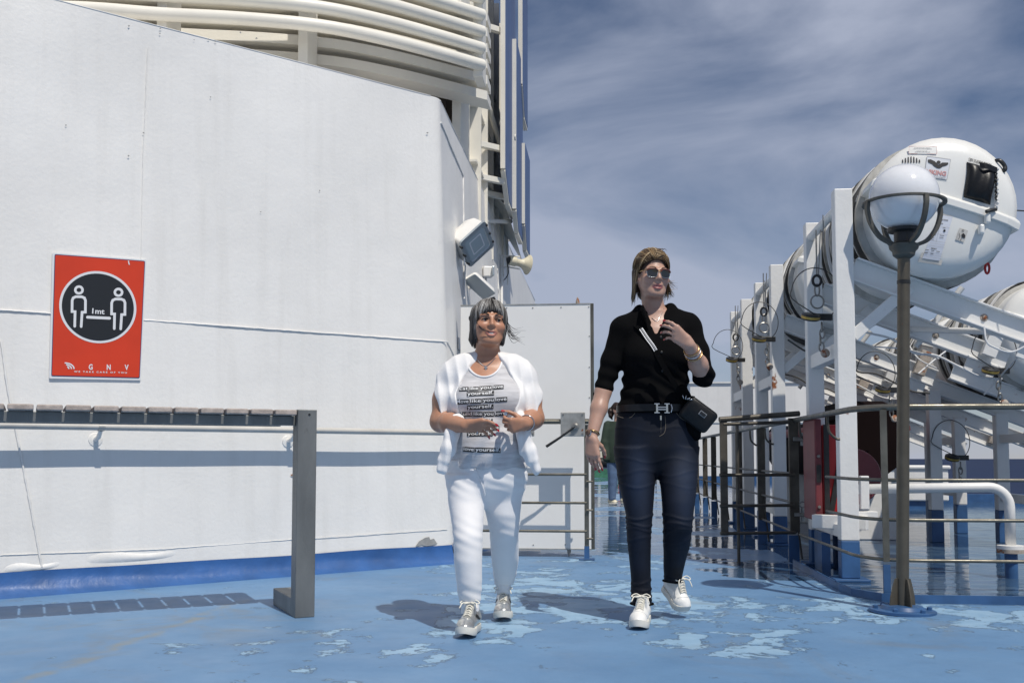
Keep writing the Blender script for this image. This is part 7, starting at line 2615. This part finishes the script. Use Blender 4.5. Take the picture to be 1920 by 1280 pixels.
# watch, bracelets, necklace
band(eL * 0.10 + rL * 0.90, rL - eL, 0.031, 0.005, 'watch_strap', 'gold', w2)
wc = eL * 0.10 + rL * 0.90 + np.array([-0.020, -0.024, 0])
MB().lathe([(0.016, 0), (0.017, 0.004), (0.015, 0.008), (0.0001, 0.0085)], wc, axis=(-0.6, -0.8, 0.1), n=18).build('watch', 'chrome', w2, smooth=True)
for k in range(3):
    band(eR * (0.16 + 0.07 * k) + rR * (0.84 - 0.07 * k), rR - eR + np.array([0.02 * k, 0, 0]), 0.035 + 0.002 * k, 0.0034, 'bracelet', ('gold', 'chrome', 'gold')[k], w2)
def onsk2(px, py, off):
    r = ray_l(px, py)
    h = bvs2.ray_cast(Vector(CAMP), Vector(nrm(r)))
    return np.array(h[0]) - nrm(r) * off if h[0] is not None else UL(px, py, D2 - .06)
tube_part(smoothpath([onsk2(1245, 578, .002), onsk2(1239, 592, .002), onsk2(1231, 602, .002), onsk2(1222, 596, .002)], 4), 0.0014, 'necklace', 'chrome', w2, 5)

# shoulder bag, a thing of its own
bag = thing('shoulder_bag', 'small black shoulder bag with a pale badge at the hip of the walker in black', 'bag', UL(1308, 800, D2 - 0.09), frame=True)
ctr = UL(1309, 777, D2 - 0.10)
bu = nrm(np.array([0.80, 0.0, -0.60]))
bv_ = nrm(np.array([0.55, -0.25, 0.80]))
bv_ = nrm(bv_ - bu * np.dot(bu, bv_))
bn = np.cross(bu, bv_)
if bn[1] > 0:
    bn = -bn
def bsq(w, h, d, r=0.02):
    out = []
    for (sx, sy) in ((1, 1), (-1, 1), (-1, -1), (1, -1)):
        a0_ = math.atan2(sy, sx) - math.pi / 4
        for t in range(4):
            a = a0_ + t / 3 * math.pi / 2
            out.append(ctr + bu * (sx * (w - r) + r * math.cos(a)) + bv_ * (sy * (h - r) + r * math.sin(a)) + bn * d)
    return out
loft([bsq(0.066, 0.046, -0.03), bsq(0.076, 0.055, -0.022), bsq(0.078, 0.057, 0.02), bsq(0.068, 0.048, 0.030)]).build('pouch', 'bag_nylon', bag, smooth=True, ang=50)
tube_part(bsq(0.0785, 0.0575, 0.012), 0.0022, 'zip', 'black_vinyl', bag, 6, True)
MB().frame(ctr + bn * 0.031 + bu * 0.012 + bv_ * 0.018, bu, bv_, bn, 0.036, 0.022, 0.003).build('badge', 'print_grey', bag)
MB().frame(ctr + bn * 0.0331 + bu * 0.012 + bv_ * 0.018, bu, bv_, bn, 0.030, 0.016, 0.002).build('badge_face', 'print_black', bag)
# strap over the image-left shoulder
spts = [ontop(1188, 606, .004) + np.array([0, 0.03, 0.012]), ontop(1194, 610, .006), ontop(1201, 616, .006), ontop(1213, 634, .007), ontop(1226, 652, .007), ontop(1242, 682, .007), ontop(1262, 715, .008), ontop(1280, 742, .010), ctr - bu * 0.06 + bv_ * 0.05]
sp = smoothpath(spts, 5)
def flat(path, w_, name, m_, parent, t_=0.0022):
    V_, F_ = [], []
    for i, p in enumerate(path):
        d_ = nrm(path[min(i + 1, len(path) - 1)] - path[max(i - 1, 0)])
        s_ = nrm(np.cross(d_, (0, -1, 0)))
        V_ += [p - s_ * w_ / 2, p + s_ * w_ / 2, p + s_ * w_ / 2 + np.array([0, -t_, 0]), p - s_ * w_ / 2 + np.array([0, -t_, 0])]
    for i in range(len(path) - 1):
        for j in range(4):
            F_.append((4 * i + j, 4 * i + (j + 1) % 4, 4 * i + 4 + (j + 1) % 4, 4 * i + 4 + j))
    return MB().add(V_, F_ + [(3, 2, 1, 0), (4 * len(path) - 4, 4 * len(path) - 3, 4 * len(path) - 2, 4 * len(path) - 1)]).build(name, m_, parent)
stp = flat(sp, 0.026, 'strap', 'black_cloth', bag)
st2 = sp[10:22]
for k, (o_, mt) in enumerate(((-0.006, 'print_white'), (0.002, 'print_grey'), (0.008, 'print_white'))):
    q = [p + np.array([o_ * 0.85, -0.0026, o_ * 0.5]) for p in st2]
    flat(q, 0.004, 'stripe', mt, stp, 0.001)
for k in range(4):
    band(ctr - bu * (0.075 + 0.012 * k) + bv_ * (0.040 - 0.004 * k) + bn * 0.02, bu + bv_ * (k - 1.5), 0.010, 0.0022, 'clip_ring', 'chrome', bag, 12)

# ================================================================== third person, far down the deck
D3 = 16.6
def Q(px, py, dd=0.0):
    return UL(px, py, D3 + dd)
w3 = thing('person', 'person in green jacket and jeans far behind, mostly hidden by the walker in black', 'person', Q(1156, 943) * np.array([1, 1, 0]), frame=True)
v = Vol(Q(1120, 950) * np.array([1, 1, 0]) + np.array([0, -0.35, 0.02]), np.array([Q(1200, 950)[0], D3 + 0.35, 1.75]), 0.009)
v.stack(rowsL([(790, 1141, 1176, 0.12, 0), (805, 1134, 1182, 0.14, 0), (830, 1131, 1184, 0.15, 0), (850, 1133, 1182, 0.15, 0), (868, 1136, 1180, 0.14, 0)], D3), 0.0)
v.chain([Q(1139, 796), Q(1133, 830, -0.05), Q(1136, 860, -0.1)], [0.065, 0.06, 0.05], 0.03)
v.chain([Q(1178, 796), Q(1184, 830, -0.05), Q(1180, 860, -0.1)], [0.065, 0.06, 0.05], 0.03)
v.warp(lambda P: 0.008 * vnoise(P, 16, 51))
V, Fq = v.mesh()
mat('green_cloth', (0.022, 0.040, 0.026), 0.8, var=0.2, vscale=6)
mat('pale_denim', (0.10, 0.16, 0.27), 0.8, var=0.25, vscale=9)
build_np('jacket', V, Fq, 'green_cloth', w3)
v = Vol(Q(1120, 950) * np.array([1, 1, 0]) + np.array([0, -0.35, 0.02]), np.array([Q(1200, 950)[0], D3 + 0.35, 0.80]), 0.009)
v.stack(rowsL([(862, 1137, 1160, 0.10, 0), (885, 1139, 1159, 0.10, 0), (910, 1140, 1157, 0.08, 0), (937, 1141, 1154, 0.06, 0)], D3), 0.0)
v.stack(rowsL([(862, 1156, 1180, 0.10, 0), (885, 1158, 1178, 0.10, 0), (910, 1160, 1176, 0.08, 0.1), (935, 1162, 1174, 0.06, 0.2)], D3), 0.03)
v.warp(lambda P: 0.006 * vnoise(P, 22, 52))
V, Fq = v.mesh()
build_np('jeans', V, Fq, 'pale_denim', w3)
v = Vol(Q(1130, 790) + np.array([-0.05, -0.25, -0.12]), Q(1185, 760) + np.array([0.05, 0.25, 0.22]), 0.007)
C3 = Q(1158, 768)
head_field(v, C3, rot(math.radians(35)))
v.cap(C3 + np.array([0, 0.02, -0.05]), Q(1158, 792), 0.05, 0.06, 0.03)
for sx in (1139, 1180):
    v.cap(Q(1158, 795), Q(sx, 798), 0.04, 0.04, 0.03)
V, Fq = v.mesh()
build_np('body', V, Fq, 'skin_fair', w3, np.tile(np.array([0.42, 0.26, 0.2], np.float32), (len(V), 1)))
v = Vol(C3 - 0.2 - np.array([0.06, 0, 0.1]), C3 + 0.2, 0.007)
v.ell(C3 + np.array([-0.01, 0.03, 0.035]), (0.085, 0.105, 0.095), 0)
v.chain([C3 + np.array([-0.07, 0.05, 0.02]), C3 + np.array([-0.115, 0.04, -0.02]), C3 + np.array([-0.11, 0.03, -0.10]), C3 + np.array([-0.09, 0.03, -0.15])], [0.05, 0.042, 0.035, 0.015], 0.03)
v.warp(lambda P: 0.012 * vnoise(P, 60, 53))
V, Fq = v.mesh()
build_np('hair', V, Fq, 'hair', w3, np.tile(np.array([0.020, 0.010, 0.007], np.float32), (len(V), 1)))
shoe(w3, Q(1157, 946, -0.05) * np.array([1, 1, 0]), Q(1142, 943, 0.02) * np.array([1, 1, 0]), 'c', wd=0.055)
shoe(w3, Q(1180, 946, 0.1) * np.array([1, 1, 0]), Q(1165, 943, 0.18) * np.array([1, 1, 0]), 'c', wd=0.055)
